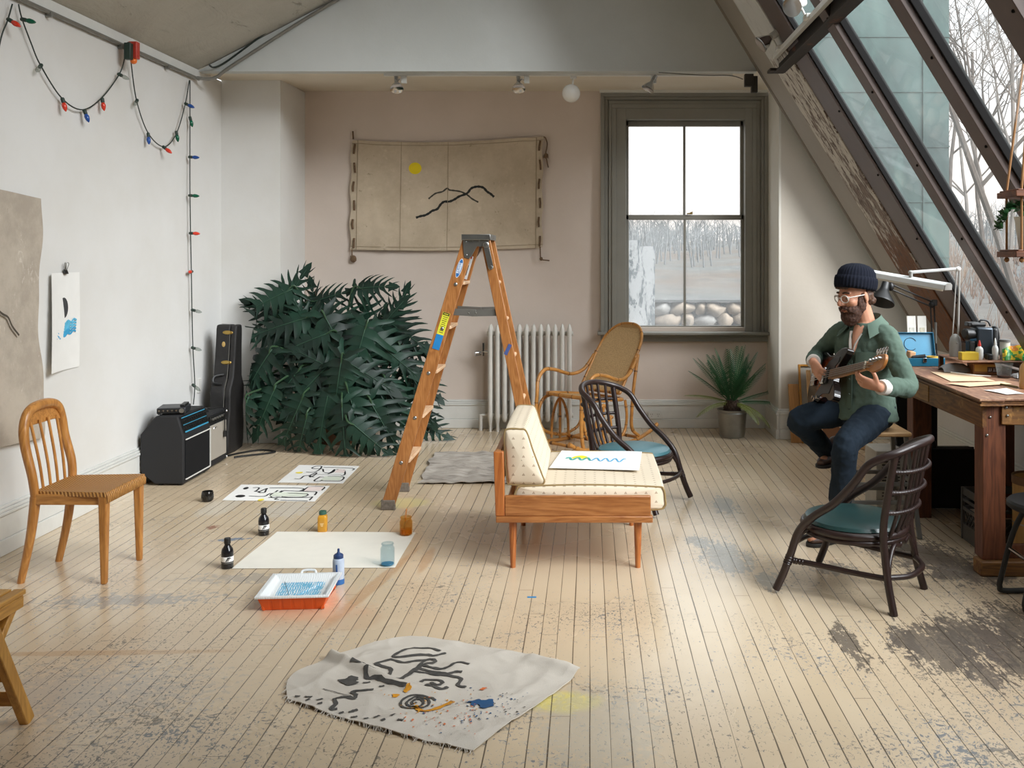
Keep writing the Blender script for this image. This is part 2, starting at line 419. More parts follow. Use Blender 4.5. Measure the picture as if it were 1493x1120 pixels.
# ---- the sloping glazed side
ux, uz = 1 / math.hypot(1, RS), -RS / math.hypot(1, RS)      # down the slope
nx, nz = uz, -ux                                              # into the room
def sl(z, h, y):   # point at height z on the slope, h into the room
    return Vector((slope_x(z) + nx * h, y, z + nz * h))
def slope_bar(mb, z0, z1, y0, y1, h0, h1, mat=0):
    vs = [sl(z, h, y) for z in (z0, z1) for y in (y0, y1) for h in (h0, h1)]
    return mb.add(vs, [(0, 1, 3, 2), (4, 6, 7, 5), (0, 4, 5, 1), (2, 3, 7, 6), (0, 2, 6, 4), (1, 5, 7, 3)], mat)
b = MB(); slope_bar(b, .86, 4.85, 6.59, YG + .03, -.12, 0)
for y in (7.69, 7.655):
    slope_bar(b, .86, 4.85, y - .012, y, 0, .006)
struct('ceiling_slope', b, M['panel'], label='grey boarded sloping lining beside the skylight')
b = MB(); slope_bar(b, .86, 4.85, -3.2, 1.84, -.12, -.02); struct('ceiling_slope_near', b, M['panel'], label='unseen solid slope added this side of the skylight to dim the near floor')  # out of view, added to keep daylight off the near floor
def rafter_mat():
    t = NT('weathered rafter'); sp = t.n('ShaderNodeSeparateXYZ'); tc = t.n('ShaderNodeTexCoord'); t.l(tc.outputs['Object'], sp.inputs[0])
    z = sp.outputs[2]
    dt = t.n('ShaderNodeVectorMath', operation='DOT_PRODUCT'); t.l(tc.outputs['Object'], dt.inputs[0]); dt.inputs[1].default_value = (.5206, 0, -.8538)
    cb = t.n('ShaderNodeCombineXYZ'); t.l(t.math('MULTIPLY', dt.outputs['Value'], 1.7), cb.inputs[0]); t.l(t.math('MULTIPLY', sp.outputs[1], 6.0), cb.inputs[1])
    n = t.noise(cb.outputs[0], 2.0, 8, .72, .3); n2 = t.noise(cb.outputs[0], 5, 6, .7, .2)
    woodc = t.mix(t.smooth(n2, .35, .65), lin('8a5a36'), lin('6a4630'))
    greyc = t.mix(t.smooth(n2, .42, .58), lin('a3978c'), lin('6b5a52'))
    up = t.smooth(t.math('ADD', z, t.math('MULTIPLY', n, .5)), 1.75, 2.2)
    c = t.mix(up, woodc, greyc)
    wp = t.math('ADD', n, t.math('MULTIPLY', t.smooth(z, 1.2, 2.9), .16))
    c = t.mix(t.math('MULTIPLY', t.smooth(wp, .575, .61), t.smooth(z, 1.35, 1.6)), c, lin('cac5bc'))
    c = t.mix(t.math('MULTIPLY', t.smooth(n2, .47, .42), t.smooth(z, 3.1, 3.0)), c, lin('5d4d45'))
    c = t.mix(t.smooth(z, 3.02, 3.06), c, t.mix(t.smooth(n, .5, .7), lin('c4c3be'), lin('aeaca5')))
    t.set(c, .75); t.bump(t.math('ADD', n, n2), .5, .01); return t.m
b = MB(); slope_bar(b, .9, 4.85, 6.61, 7.12, 0, .03)
struct('trim_1', b, rafter_mat(), label='weathered wooden rafter with peeling white paint', bevel=.006)
n_tr = 2
for (y0, y1, h0, h1) in [(6.29, 6.605, -.03, .022), (5.465, 5.60, -.03, .05), (4.51, 4.645, -.03, .05), (3.56, 3.74, -.03, .09), (2.62, 2.76, -.03, .05), (1.81, 1.95, -.03, .05)]:
    b = MB(); slope_bar(b, .98, 4.85, y0, y1, h0, h1)
    slope_bar(b, .98, 4.85, y0 - .016, y0 + .002, -.03, h1 * .35, 1)
    if y0 > 3:
        for k in range(9):
            z = 1.3 + k * .42
            b.ell(sl(z, h1 + .002, y0 + .03), (.008, .008, .008), 8, 5, 1)
    struct('trim_%d' % n_tr, b, [M['mullion'], M['gasket']], label='brown metal glazing bar of the skylight', bevel=.004); n_tr += 1
M['skyglass'] = glass('skylight glass', 'f3f3f3', .01, .02)
ys = [6.29, 5.60, 5.465, 4.645, 4.51, 3.74, 3.56, 2.76, 2.62, 1.95]
for k in range(0, len(ys), 2):
    b = MB(); slope_bar(b, 1.0, 4.82, ys[k + 1], ys[k], -.024, -.018)
    struct('window_%d' % (k // 2 + 2), b, M['skyglass'], label='sloping skylight pane')
b = MB(); slope_bar(b, .93, 1.02, -3.1, 6.8, -.05, .04); struct('trim_%d' % n_tr, b, M['mullion'], label='bottom rail of the skylight'); n_tr += 1
b = MB(); b.bb(2.60, 2.78, -3.1, 6.75, .86, .90); struct('trim_%d' % n_tr, b, wood('brown sill', '5b4636', '7d6450', 'Y'), label='brown wooden ledge under the skylight'); n_tr += 1
b = MB(); slope_bar(b, 4.80, 5.0, -3.2, YG, -.12, .03); struct('trim_%d' % n_tr, b, M['mullion'], label='head rail of the skylight'); n_tr += 1
# ---- steel purlin under the glazing
def rust():
    t = NT('rusty dark steel'); v = t.coord(scale=(1, .4, 1)); n = t.noise(v, 9, 6, .7)
    t.set(t.ramp(n, [(.35, lin('1d1613')), (.60, lin('251c16')), (.68, lin('5b3420'))]), .65, .1); t.bump(n, .3, .01); return t.m
M['rust'] = rust()
b = MB()
for dx, dz, w, h in ((0, 0, .016, .13), (0, .062, .085, .014), (0, -.062, .085, .014)):
    b.box((1.375 + dx, 1.9, 2.985 + dz), (w, 10.1, h))
b.box((1.36, 6.93, 2.93), (.14, .12, .02)); b.box((1.44, 6.93, 2.96), (.05, .1, .08))
struct('beam', b, M['rust'], label='dark rusty steel beam under the skylight', bevel=.003)

# ---- back window
def window_back():
    r = bpy.data.objects.new('window_1', None); COL.objects.link(r); tag(r, 'tall double-hung window in a grey-green frame', 'window', kind='structure')
    C = M['casing']; y = YB
    def p(name, boxes, mat=C, bevel=.004, parent=r):
        mb = MB()
        for q in boxes: mb.bb(*q)
        return struct(name, mb, mat, parent, bevel=bevel)
    x0, x1, zt, zb = .10, 1.645, 3.10, .88
    cas = []
    for a, w, d in ((0, .035, .055), (.035, .028, .032), (.063, .012, .02), (.075, .028, .032), (.103, .04, .04)):
        cas += [(x0 + a, x0 + a + w, y - d, y, zb, zt - a - w), (x1 - a - w, x1 - a, y - d, y, zb, zt - a - w), (x0 + a, x1 - a, y - d, y, zt - a - w, zt - a)]
    p('casing', cas, bevel=.003)
    p('jamb', [(x0 + .14, wx0 + .035, y - .03, y + .16, zb, zt - .14), (wx1 - .035, x1 - .14, y - .03, y + .16, zb, zt - .14), (wx0 + .03, wx1 - .03, y - .028, y + .158, zt - .245, zt - .142)])
    p('sill', [(x0 - .03, x1 + .005, y - .12, y + .12, .865, .893)], bevel=.008)
    p('apron', [(x0 + .0, x1 - .0, y - .035, y, .80, .866), (x0 + .02, x1 - .02, y - .05, y, .845, .866)])
    gx0, gx1 = wx0 + .035, wx1 - .035; mid = 1.95
    def sash(name, z0, z1, yy, top, bot):
        o = p(name, [(gx0, gx0 + .028, yy, yy + .035, z0, z1), (gx1 - .028, gx1, yy, yy + .035, z0, z1), (gx0, gx1, yy, yy + .035, z1 - top, z1), (gx0, gx1, yy, yy + .035, z0, z0 + bot), ((gx0 + gx1) / 2 - .011, (gx0 + gx1) / 2 + .011, yy + .003, yy + .032, z0, z1)])
        mb = MB(); mb.bb(gx0 + .02, gx1 - .02, yy + .016, yy + .02, z0 + .02, z1 - .02)
        g = struct('pane', mb, M['winglass'], o); return o
    M['winglass'] = glass('hazed window glass', 'f7f8f8', .01, .13, 'f2f5f6')  # pale film in the glass stands in for the haze outdoors
    sash('upper_sash', mid - .02, zt - .245, y + .085, .05, .045)
    s2 = sash('lower_sash', .893, mid + .025, y + .045, .045, .05)
    mb = MB(); mb.box((.93, y + .035, mid + .035), (.05, .03, .012)); mb.tube([(.93, y + .03, mid + .04), (.955, y + .02, mid + .05)], .006)
    struct('latch', mb, M['brass'], s2)
    mb = MB(); mb.box((.86, y - .07, 3.105), (1.54, .05, .022)); struct('curtain_rail', mb, M['trimwhite'], r)
window_back()

# ---- skirting boards
def skirting(name, pts, inward):
    """boards along the wall foot: shoe, board, moulded cap"""
    mb = MB()
    for (a, c) in pts:
        a, c = Vector(a), Vector(c); d = (c - a); L = d.length; d.normalize(); n = Vector((-d.y, d.x, 0)) * inward
        Mt = Matrix(((d.x, n.x, 0, a.x), (d.y, n.y, 0, a.y), (0, 0, 1, 0), (0, 0, 0, 1)))
        for dep, z0, z1 in ((.030, 0, .085), (.022, .085, .21), (.030, .21, .228), (.024, .228, .245), (.014, .245, .262)):
            mb.box((L / 2, dep / 2, (z0 + z1) / 2), (L, dep, z1 - z0), None, 0, Mt)
    return struct(name, mb, M['trimwhite'], bevel=.004, label='white skirting board')
skirting('baseboard_left', [((XL, -3.2, 0), (XL, 8.19, 0))], -1)
skirting('baseboard_column', [((XL, 8.19, 0), (-2.64, 8.19, 0)), ((-2.64, 8.19 - .03, 0), (-2.64, YB, 0))], -1)
skirting('baseboard_back', [((-2.64, YB, 0), (1.645, YB, 0))], -1)
skirting('baseboard_right', [((1.645, YB, 0), (1.645, YR - .03, 0)), ((1.645, YR, 0), (2.75, YR, 0))], -1)
skirting('baseboard_knee', [((2.75, YR, 0), (2.75, -3.2, 0))], -1)

# ---- conduit along the top of the left wall, and the pale batten above it
b = MB(); b.bb(XL, XL + .012, -3.2, YG + .05, 3.02, 3.083); struct('trim_%d' % n_tr, b, M['trimwhite'], label='white batten along the top of the wall'); n_tr += 1
g = MB(); yy = 7.66
g.tube(cr([(XL + .02, -3.0, 3.005), (XL + .02, 4, 3.005), (XL + .02, 7.3, 3.005), (XL + .05, 7.60, 3.003), (XL + .16, 7.655, 3.015), (XL + .32, 7.66, 3.13), (-2.0, 7.66, 3.083 + .517 * (XL * -1 - 2.0) - .03), (-.9, 7.66, 3.083 + .517 * (-.9 - XL) - .03), (-.1, 7.66, 4.62)], 8), .014, 8)
for y in (3.0, 4.6, 5.55, 6.4, 7.1): g.box((XL + .02, y, 2.99), (.035, .02, .03))
c = g.build('conduit', plain('grey conduit', '8b8a84', .4, .5)); tag(c, 'grey conduit along the top of the white wall and up the gable', 'pipe')
g = MB(); g.tube(cr([(XL + .12, 7.625, 3.11), (XL + .22, 7.665, 3.13), (-2.4, 7.675, 3.50), (-1.6, 7.675, 3.88)], 8), .008, 6)
c = g.build('ceiling_cable', M['darkcable']); tag(c, 'thin dark cable running up beside the gable conduit', 'cable')

# ---- sockets
def outlet(loc, rot, label):
    r = thing('wall_outlet', label, 'outlet', loc, rot)
    mb = MB(); mb.box((0, -.006, 0), (.125, .012, .072)); mb.build('cover_plate', M['trimwhite'], r, .003)
    for sx in (-.03, .03):
        mb = MB()
        for dx in (-.008, .008): mb.box((sx + dx, -.0125, .006), (.003, .002, .011))
        mb.ell((sx, -.0125, -.012), (.003, .001, .003), 8, 4); mb.build('socket_slot', M['black'], r)
    return r
outlet((.60, YB - .031, .125), 0, 'white double power outlet on the skirting board under the window')
r = thing('wall_outlet', 'white blank plate on the wall behind the guitar case', 'outlet', (XL + .001, 7.72, .55))
mb = MB(); mb.box((.004, 0, 0), (.008, .075, .115)); mb.build('cover_plate', M['white'], r, .003)
# ================================================================ left side
WX = XL + .03
def wl(px, py, x=WX):     # a point hanging in front of the left wall
    return at(px, py, x * FP / (px - PX))
def string_lights():
    r = thing('string_lights', 'string of coloured bulbs swagged along the top of the white wall and down its corner', 'string lights')
    M['bulb_red'] = plain('red lacquered bulb', 'd23a25', .15, var=.02); M['bulb_blue'] = plain('blue lacquered bulb', '1f4a93', .15, var=.02)
    M['bulb_green'] = plain('green lacquered bulb', '0d5a3f', .15, var=.02)
    M['bulb_clear'] = glass('clear bulb glass', 'dfe3e0', .05, .15)
    M['socket'] = plain('green socket', '24352c', .5)
    runs = [[(-14, 150), (0, 62), (11, 30), (18, 6)], [(27, 6), (32, 27), (45, 62), (59, 95), (90, 143), (120, 160), (148, 143), (174, 108), (182, 84)],
            [(191, 90), (199, 146), (216, 194), (239, 214), (257, 195), (270, 152), (276, 117)], [(277, 117), (277, 180), (277, 285), (279, 400), (281, 500), (284, 560), (282, 590)]]
    mb = MB()
    for q in runs: mb.tube(cr([wl(*p) for p in q], 8), .0042, 6)
    mb.build('wire', M['darkcable'], r)
    B = [(12, 28, 30, 41, 'red'), (32, 28, 50, 33, 'green'), (60, 95, 51, 111, 'clear'), (91, 144, 93, 162, 'red'), (123, 161, 127, 179, 'blue'), (149, 144, 149, 160, 'red'), (173, 108, 188, 117, 'clear'),
         (200, 146, 195, 154, 'clear'), (216, 195, 215, 209, 'blue'), (238, 214, 250, 225, 'red'), (257, 192, 257, 205, 'green'), (270, 151, 283, 158, 'blue'), (277, 171, 277, 180, 'green'), (276, 229, 291, 230, 'blue'),
         (276, 285, 288, 286, 'green'), (277, 340, 290, 341, 'red'), (280, 396, 270, 397, 'red'), (280, 452, 286, 454, 'clear'), (280, 507, 285, 509, 'clear'), (281, 561, 286, 567, 'clear')]
    for (a, b_, c, d, col) in B:
        p0 = wl(a, b_); dr = Vector((max(-.3, (c - a)) * p0.y / FP, (.0 if c >= a else (c - a) * p0.y / FP * 2.2), -(d - b_) * p0.y / FP)); dr.x += .012
        dr.normalize(); Mt = Matrix.Translation(p0) @ axes(dr, (1, 0, .01))
        mb = MB(); mb.lathe([(0, -.006), (.009, -.006), (.0115, .0), (.0115, .022), (.010, .026), (0, .026)], 12, M=Mt)
        so_ = mb.build('socket', M['socket'], r)
        mb = MB(); mb.lathe([(.008, .024), (.012, .032), (.0145, .043), (.0125, .058), (.008, .070), (.003, .078), (0, .080)], 14, M=Mt)
        bo = mb.build('bulb', M['bulb_' + col], so_); bo['label'] = {'red': 'red', 'blue': 'blue', 'green': 'green', 'clear': 'clear'}[col] + ' pointed bulb'
string_lights()
r = thing('bulb_tester_box', 'small red box with an orange knob clipped to the conduit between light swags', 'box', wl(191, 77, XL + .075))
mb = MB(); mb.box((.02, 0, .015), (.06, .05, .115)); mb.build('housing', plain('red plastic', 'b3382a', .4), r, .006)
mb = MB(); mb.box((.005, -.045, .0), (.045, .045, .11)); mb.tube([(.01, -.05, -.05), (.01, -.05, .06)], .014, 8); mb.build('socket_pair', M['socket'], r, .008)
mb = MB(); mb.ell((.02, -.005, -.055), (.022, .022, .022)); mb.build('knob', plain('orange plastic', 'e8742a', .3), r)

# ---- raw canvas on the wall
def wall_canvas():
    t = NT('dirty raw canvas'); v = t.coord(); n = t.noise(v, 4, 7, .7); n2 = t.noise(t.coord(scale=(1, 1, .4)), 18, 6, .7, .8); wv = t.noise(v, 260, 2)
    c = t.mix(t.smooth(n, .35, .65), lin('bdb2a3'), lin('aba092')); c = t.mix(t.math('MULTIPLY', t.smooth(n2, .62, .68), .55), c, lin('ddd6ca')); c = t.mix(t.math('MULTIPLY', t.smooth(n2, .34, .28), .7), c, lin('877d70'))
    t.set(c, .95, spec=.15); t.bump(t.math('ADD', wv, t.math('MULTIPLY', n2, 2)), .5, .004); M['canvas'] = t.m
    y0, y1 = 3.75, 5.47
    def fn(u, v_):
        e = .018 * math.sin(v_ * 9) * u + .008 * math.sin(v_ * 23 + 1)
        y = y0 + (y1 - y0) * u + e - .03 * max(0, .05 - v_) * u
        z = .56 + 1.375 * v_ - .02 * math.sin(u * 7) + (.035 * (u - .6) if v_ < .01 else 0)
        return (XL + .012 + .012 * (1 + math.sin(u * 8 + v_ * 5)) * (1 - .6 * v_), y, z)
    mb = MB(); mb.grid(fn, 40, 40, 0, .003)
    q = [wl(*p, XL + .04) for p in cr([(-6, 450, 0), (4, 458, 0), (12, 463, 0), (18, 476, 0), (28, 489, 0)], 4) for p in [(p[0], p[1])]]
    mb.ribbon(q, [.012] * len(q), 1, (1, 0, 0))
    o = mb.build('canvas', [M['canvas'], plain('brown crack line', '4a4238', .9)]); tag(o, 'stained raw canvas hung on the white wall behind the spindle-back chair', 'canvas')
wall_canvas()
def wall_print():
    def fn(u, v):
        lft = (1 - u) ** 3
        return (XL + .006 + .045 * lft * (.4 + .6 * (1 - v)) + .004 * math.sin(v * 3), 5.565 + .34 * u - .045 * lft * (1 - v), .915 + .58 * v - .0 * u)
    mb = MB(); mb.grid(fn, 16, 20, 0, .0006)
    X = XL + .0105
    c = Vector((X + .004, 5.715, 1.285)); n = 28
    mb.add([c] + [c + Vector((0, .047 * math.cos(2 * PI * k / n), .062 * math.sin(2 * PI * k / n))) for k in range(n)], [(0, 1 + k, 1 + (k + 1) % n) for k in range(n)], 1)
    for k in range(5):
        pts = [(X + .004 + .012 * max(0, 1 - i / 6), 5.615 + .0135 * i * (1 - .012 * k), 1.178 - .017 * k + .007 * math.sin(i * 1.25 + .6) + .0018 * i) for i in range(19)]
        mb.ribbon(pts, [.021 - .006 * (i / 18) - .004 * (i > 12) for i in range(19)], 2 if k < 3 else 3, (1, 0, 0), .0004 * k)
    o = mb.build('paper_print', [M['paper'], plain('charcoal paint', '3a3a3b', .8, var=.1), plain('light blue paint', '5bb4d6', .7, var=.15, scale=30), plain('blue paint', '3c9ecb', .7, var=.15, scale=30)], fix=False)
    tag(o, 'white paper with a black oval over blue waves, clipped to the white wall', 'print')
    r = thing('binder_clip', 'small black binder clip holding the wave print on the wall', 'clip', (XL + .012, 5.73, 1.497))
    mb = MB(); mb.prism([(0, -.006), (.014, -.010), (.003, .02)], -.02, .02, Matrix(((1, 0, 0, 0), (0, 0, 1, 0), (0, 1, 0, 0), (0, 0, 0, 1)))); mb.build('clamp', M['black'], r, .002)
    for s in (-1, 1):
        mb = MB(); mb.tube(cr([(.006, s * .010, .012), (.012, s * .022, .05), (.010, s * .012, .058), (.008, s * .003, .05), (.006, s * .004, .014)], 4), .0022, 6); mb.build('wire_arm', M['steel'], r)
wall_print()

# ---- honey coloured spindle-back chair
M['honey'] = wood('honey wood', 'a0672f', 'c48a48', 'Z', 1.0, .32, 6, bump=.05)
M['honeyx'] = wood('honey wood rail', 'a0672f', 'c48a48', 'X', 1.0, .32, 6, bump=.05)
def cord_mat():
    t = NT('woven cord seat'); v = t.coord()
    w1 = t.n('ShaderNodeTexWave', wave_type='BANDS', bands_direction='DIAGONAL'); t.l(t.coord(scale=(1, 1, .2)), w1.inputs[0]); w1.inputs['Scale'].default_value = 38; w1.inputs['Distortion'].default_value = .6
    w2 = t.n('ShaderNodeTexWave', wave_type='BANDS', bands_direction='DIAGONAL'); t.l(t.coord(scale=(1, -1, .2)), w2.inputs[0]); w2.inputs['Scale'].default_value = 30
    f = t.math('MULTIPLY', w1.outputs['Fac'], t.math('ADD', .5, t.math('MULTIPLY', w2.outputs['Fac'], .5)))
    t.set(t.mix(f, lin('8c5a24'), lin('d39d58')), .55); t.bump(f, .7, .006); return t.m
M['cord'] = cord_mat()
def spindle_chair():
    r = thing('spindle_back_chair', 'honey wood chair with a spindle back and woven cord seat before the white wall', 'chair', (-2.555, 4.853, 0))
    z = .445; hw = .178
    def leg(name, pts, w):
        mb = MB(); mb.tube(pts, w, 4 * 3, flat=1.0); mb.build(name, M['honey'], r, 0)
    for s in (-1, 1):
        mb = MB(); mb.bar((.193, s * (hw + .004), 0), (.19, s * hw, z), .028, .028, (1, 0, 0), 0, .044, .044); mb.build('leg', M['honey'], r, .008, seg=3)
    for s in (-1, 1):
        mb = MB(); mb.tube(cr([(-.222, s * (hw - .01), 0), (-.175, s * (hw - .01), .22), (-.150, s * (hw - .012), .42)], 6), [.017, .025], 12); mb.build('leg', M['honey'], r)
    # bent back hoop with its broad crest
    mb = MB()
    hoop = cr([(-.150, -hw + .012, .40), (-.160, -hw + .0, .52), (-.195, -hw + .003, .66), (-.207, -hw + .010, .75), (-.21, -hw + .045, .818), (-.213, -.06, .845), (-.213, .06, .845), (-.21, hw - .045, .818), (-.207, hw - .010, .75), (-.195, hw - .003, .66), (-.160, hw, .52), (-.150, hw - .012, .40)], 8)
    mb.tube(hoop, [.020 + .004 * math.sin(PI * i / (len(hoop) - 1)) for i in range(len(hoop))], 12, flat=1.0, up=(1, 0, 0)); mb.build('back_hoop', M['honey'], r)
    def cf(u, v):
        y = lerp(-hw + .02, hw - .02, u); top = .842 - .055 * abs(2 * u - 1) ** 4
        return (-.199 - .008 * v - .012 * math.sin(PI * u), y, lerp(.760 - .006 * math.sin(PI * u) - .018 * abs(2 * u - 1) ** 6, top, v))
    mb = MB(); mb.grid(cf, 24, 6, 0, .026); mb.build('crest_rail', M['honeyx'], r, .004)
    for k in range(4):
        y0 = lerp(-.098, .098, k / 3); y1 = lerp(-.115, .115, k / 3)
        mb = MB(); mb.tube(cr([(-.150, y0, z - .01), (-.168, lerp(y0, y1, .4), .58), (-.205, y1, .775)], 5), .0072, 8); mb.build('spindle', M['honey'], r)
    # seat
    for s in (-1, 1):
        mb = MB(); mb.bar((-.165, s * (hw - .004), z - .035), (.185, s * (hw - .002), z - .035), .022, .052); mb.build('side_rail', M['honeyx'], r, .004)
    mb = MB(); mb.bar((-.152, -hw, z - .035), (-.152, hw, z - .035), .024, .05); mb.build('back_rail', M['honey'], r, .004)
    def sf(u, v):
        x = lerp(-.155, .212, u); y = lerp(-hw - .012, hw + .012, v) * lerp(.90, 1.06, u)
        e = max(abs(2 * u - 1), abs(2 * v - 1))
        return (x, y, z + .004 - .010 * (1 - e ** 2) + .002 * math.sin(v * 60) * (u > .97))
    mb = MB(); mb.grid(sf, 20, 20, 0, .022)
    for k in range(34):
        y = lerp(-hw - .008, hw + .008, k / 33) * 1.05
        mb.tube([(.207, y, z - .002), (.216, y, z - .016), (.214, y + .003, z - .045), (.200, y + .003, z - .052)], .0062, 6)
    mb.build('woven_seat', M['cord'], r, angle=60)
spindle_chair()

# ---- folding chair at the left edge, seen from behind
def folding_chair():
    pine = wood('golden pine', 'a8752f', 'cf9a4a', 'Z', 1, .35, 5, bump=.05); pinex = wood('golden pine slat', 'a8752f', 'cf9a4a', 'Y', 1, .35, 5, bump=.05)
    r = thing('folding_chair', 'golden wooden folding chair with slatted seat at the left edge, nearest the viewer', 'folding chair', (-2.135, 3.12, 0))
    for s in (1, -1):
        mb = MB(); mb.bar((s * .205, .175, 0), (s * .205, -.255, .84), .030, .045, (0, 1, .5)); mb.build('leg', pine, r, .004)
        mb = MB(); mb.bar((s * .165, -.23, 0), (s * .165, .16, .425), .028, .042, (0, 1, .5)); mb.build('leg', pine, r, .004)
        mb = MB(); mb.bar((s * .185, -.20, .415), (s * .185, .17, .415), .022, .04); mb.build('seat_rail', pinex, r, .003)
        for c_, q_ in (((s * .223, -.035, .405), .009), ((s * .223, -.02, .37), .006)): mb = MB(); mb.ell(c_, (.006, q_, q_), 10, 6); mb.build('pivot_bolt', M['greymetal'], r)
    for k in range(8):
        x = lerp(-.175, .175, k / 7)
        mb = MB(); mb.box((x + .024 * 0, -.005, .443), (.040, .38, .016)); mb.build('seat_slat', pinex, r, .003)
    for z in (.10, .205):
        y = .175 - .43 * z / .84
        mb = MB(); mb.bar((-.205, y, z), (.205, y, z), .016, .045, (0, .4, 1)); mb.build('stretcher', wood('golden pine rung %d' % (z * 100), 'a8752f', 'cf9a4a', 'X', 1, .35, 5, bump=.05), r, .003)
    for z in (.66, .75, .82):
        y = .175 - .43 * z / .84
        mb = MB(); mb.bar((-.205, y, z), (.205, y, z), .014, .05, (0, .4, 1)); mb.build('back_slat', pine, r, .003)
folding_chair()

# ---- amplifiers
def amps():
    tex = plain('black amp vinyl', '19191b', .7, var=.2, scale=200, bump=.5, bscale=400)
    r = thing('bass_amplifier', 'black wedge-cut amplifier with blue control panel, nearer of two amps by the white wall', 'amplifier')
    y0, y1 = 6.65, 7.12
    poly = [(-3.115, .10), (-3.016, .012), (-2.815, .012), (-2.815, .345), (-2.855, .484), (-3.007, .484), (-3.115, .355)]
    Mt = Matrix(((1, 0, 0, 0), (0, 0, 1, 0), (0, 1, 0, 0), (0, 0, 0, 1)))
    mb = MB(); mb.prism(poly, y0, y1, Mt); mb.build('cabinet', tex, r, .010, seg=3)
    for (x, y) in ((-2.85, y0 + .05), (-2.85, y1 - .05), (-2.99, y0 + .05), (-2.99, y1 - .05)):
        mb = MB(); mb.lathe([(0, 0), (.016, 0), (.016, .014), (0, .014)], 12, (x, y, 0)); mb.build('foot', M['black'], r)
    mb = MB(); mb.bb(-2.816, -2.809, y0 + .025, y1 - .025, .045, .315); gr = mb.build('grille_cloth', cloth('black grille cloth', '151516', '202022', weave=500), r)
    mb = MB(); X = -2.806
    for a in (((X, y0 + .022, .318), (X, y1 - .022, .318)), ((X, y0 + .022, .042), (X, y1 - .022, .042)), ((X, y1 - .022, .042), (X, y1 - .022, .318))): mb.bar(*a, .006, .007)
    mb.build('white_piping', M['white'], r)
    # sloped control panel
    a = Vector((-2.815, 0, .345)); c = Vector((-2.855, 0, .484)); d = (c - a).normalized(); n = Vector((d.z, 0, -d.x))
    Pm = Matrix((Vector((0, 1, 0)), d, n)).transposed().to_4x4(); Pm.translation = a + Vector((0, (y0 + y1) / 2, 0))
    mb = MB(); mb.box((0, .075, .002), (.43, .115, .005), None, 0, Pm); mb.box((0, .022, .005), (.40, .010, .004), None, 1, Pm); mb.box((0, .122, .005), (.40, .006, .004), None, 1, Pm); mb.box((-.0, .072, .005), (.40, .004, .004), None, 1, Pm)
    pn = mb.build('control_panel', [M['black'], plain('blue panel print', '3f8fae', .4)], r)
    for row in (.047, .097):
        for k in range(11):
            mb = MB(); mb.lathe([(0, 0), (.010, 0), (.009, .012), (0, .012)], 10, (-.185 + .037 * k, row, .004), Pm); mb.build('knob', M['black'], pn)
    # second amplifier
    r = thing('guitar_amplifier', 'black amplifier with silver grille cloth, farther of two amps, before the guitar case', 'amplifier')
    y0, y1, x1 = 7.15, 7.51, -2.836
    mb = MB(); mb.prism([(-3.08, .012), (x1, .012), (x1 - .012, .405), (-3.06, .405)], y0, y1, Mt); mb.build('cabinet', tex, r, .012, seg=3)
    mb = MB(); mb.bb(x1 - .008, x1 + .004, y0 + .02, y1 - .03, .06, .32); mb.build('silver_grille', cloth('silver grille cloth', 'a29b90', '8f887d', weave=700), r, .003)
    mb = MB(); mb.bb(x1 - .02, x1 + .001, y0 + .02, y1 - .02, .335, .39); pn = mb.build('control_panel', M['black'], r, .002)
    for k in range(6):
        mb = MB(); mb.lathe([(0, 0), (.009, 0), (.008, .014), (0, .014)], 10, M=Matrix.Translation((x1, y0 + .06 + k * .045, .365)) @ Euler((0, PI / 2, 0)).to_matrix().to_4x4()); mb.build('knob', M['greymetal'], pn)
    mb = MB(); mb.tube(cr([(x1 + .006, 7.225, .292), (x1 + .006, 7.235, .306), (x1 + .006, 7.242, .293), (x1 + .006, 7.252, .300), (x1 + .006, 7.262, .293), (x1 + .006, 7.275, .300), (x1 + .006, 7.29, .294)], 4), .0016, 5); mb.build('name_badge', M['chrome'], r)
    for z in (.03, .385):
        mb = MB(); mb.ell((x1 + .001, y1 - .012, z), (.008, .010, .010), 8, 6); mb.build('corner_cap', M['chrome'], r)
    # cord draped over the second amplifier
    g = MB(); X = x1 + .012
    pts = [(-2.99, 7.22, .414), (-2.93, 7.35, .416), (-2.98, 7.44, .415), (-2.92, 7.42, .414), (-2.87, 7.412, .423), (X + .005, 7.4125, .412), (X + .006, 7.4125, .33), (X + .006, 7.4125, .24)]
    g.tube(cr(pts, 8), .0045, 6); g.tube([(X + .007, 7.4125, .245), (X + .007, 7.4125, .20)], [.010, .012], 8); g.tube(cr([(-3.0, 7.2, .414), (-2.92, 7.27, .416), (-3.0, 7.33, .415), (-2.95, 7.22, .42), (-2.9, 7.3, .415)], 8), .0045, 6)
    o = g.build('guitar_lead', M['black']); tag(o, 'black lead lying on the silver-grille amp, its plug hanging down the front', 'cable')
    # small mixer on the first one
    r = thing('audio_recorder', 'small black audio box with knobs on top of the wedge-cut amp', 'recorder', (-2.945, 6.80, .486), .22)
    mb = MB(); mb.box((0, 0, .026), (.19, .20, .040)); mb.build('case', plain('dark grey metal case', '35363a', .4, .4), r, .006)
    mb = MB(); mb.box((0, -.103, .026), (.18, .008, .036)); f = mb.build('front_plate', M['black'], r, .003)
    for k in range(5):
        mb = MB(); mb.lathe([(0, 0), (.007, 0), (.006, .010), (0, .010)], 10, M=Matrix.Translation((-.075 + k * .028, -.106, .030)) @ Euler((PI / 2, 0, 0)).to_matrix().to_4x4()); mb.build('knob', M['chrome'], f)
    mb = MB(); mb.lathe([(0, 0), (.017, 0), (.016, .008), (.010, .009), (0, .007)], 16, M=Matrix.Translation((.07, -.106, .026)) @ Euler((PI / 2, 0, 0)).to_matrix().to_4x4()); mb.build('large_dial', M['steel'], f)
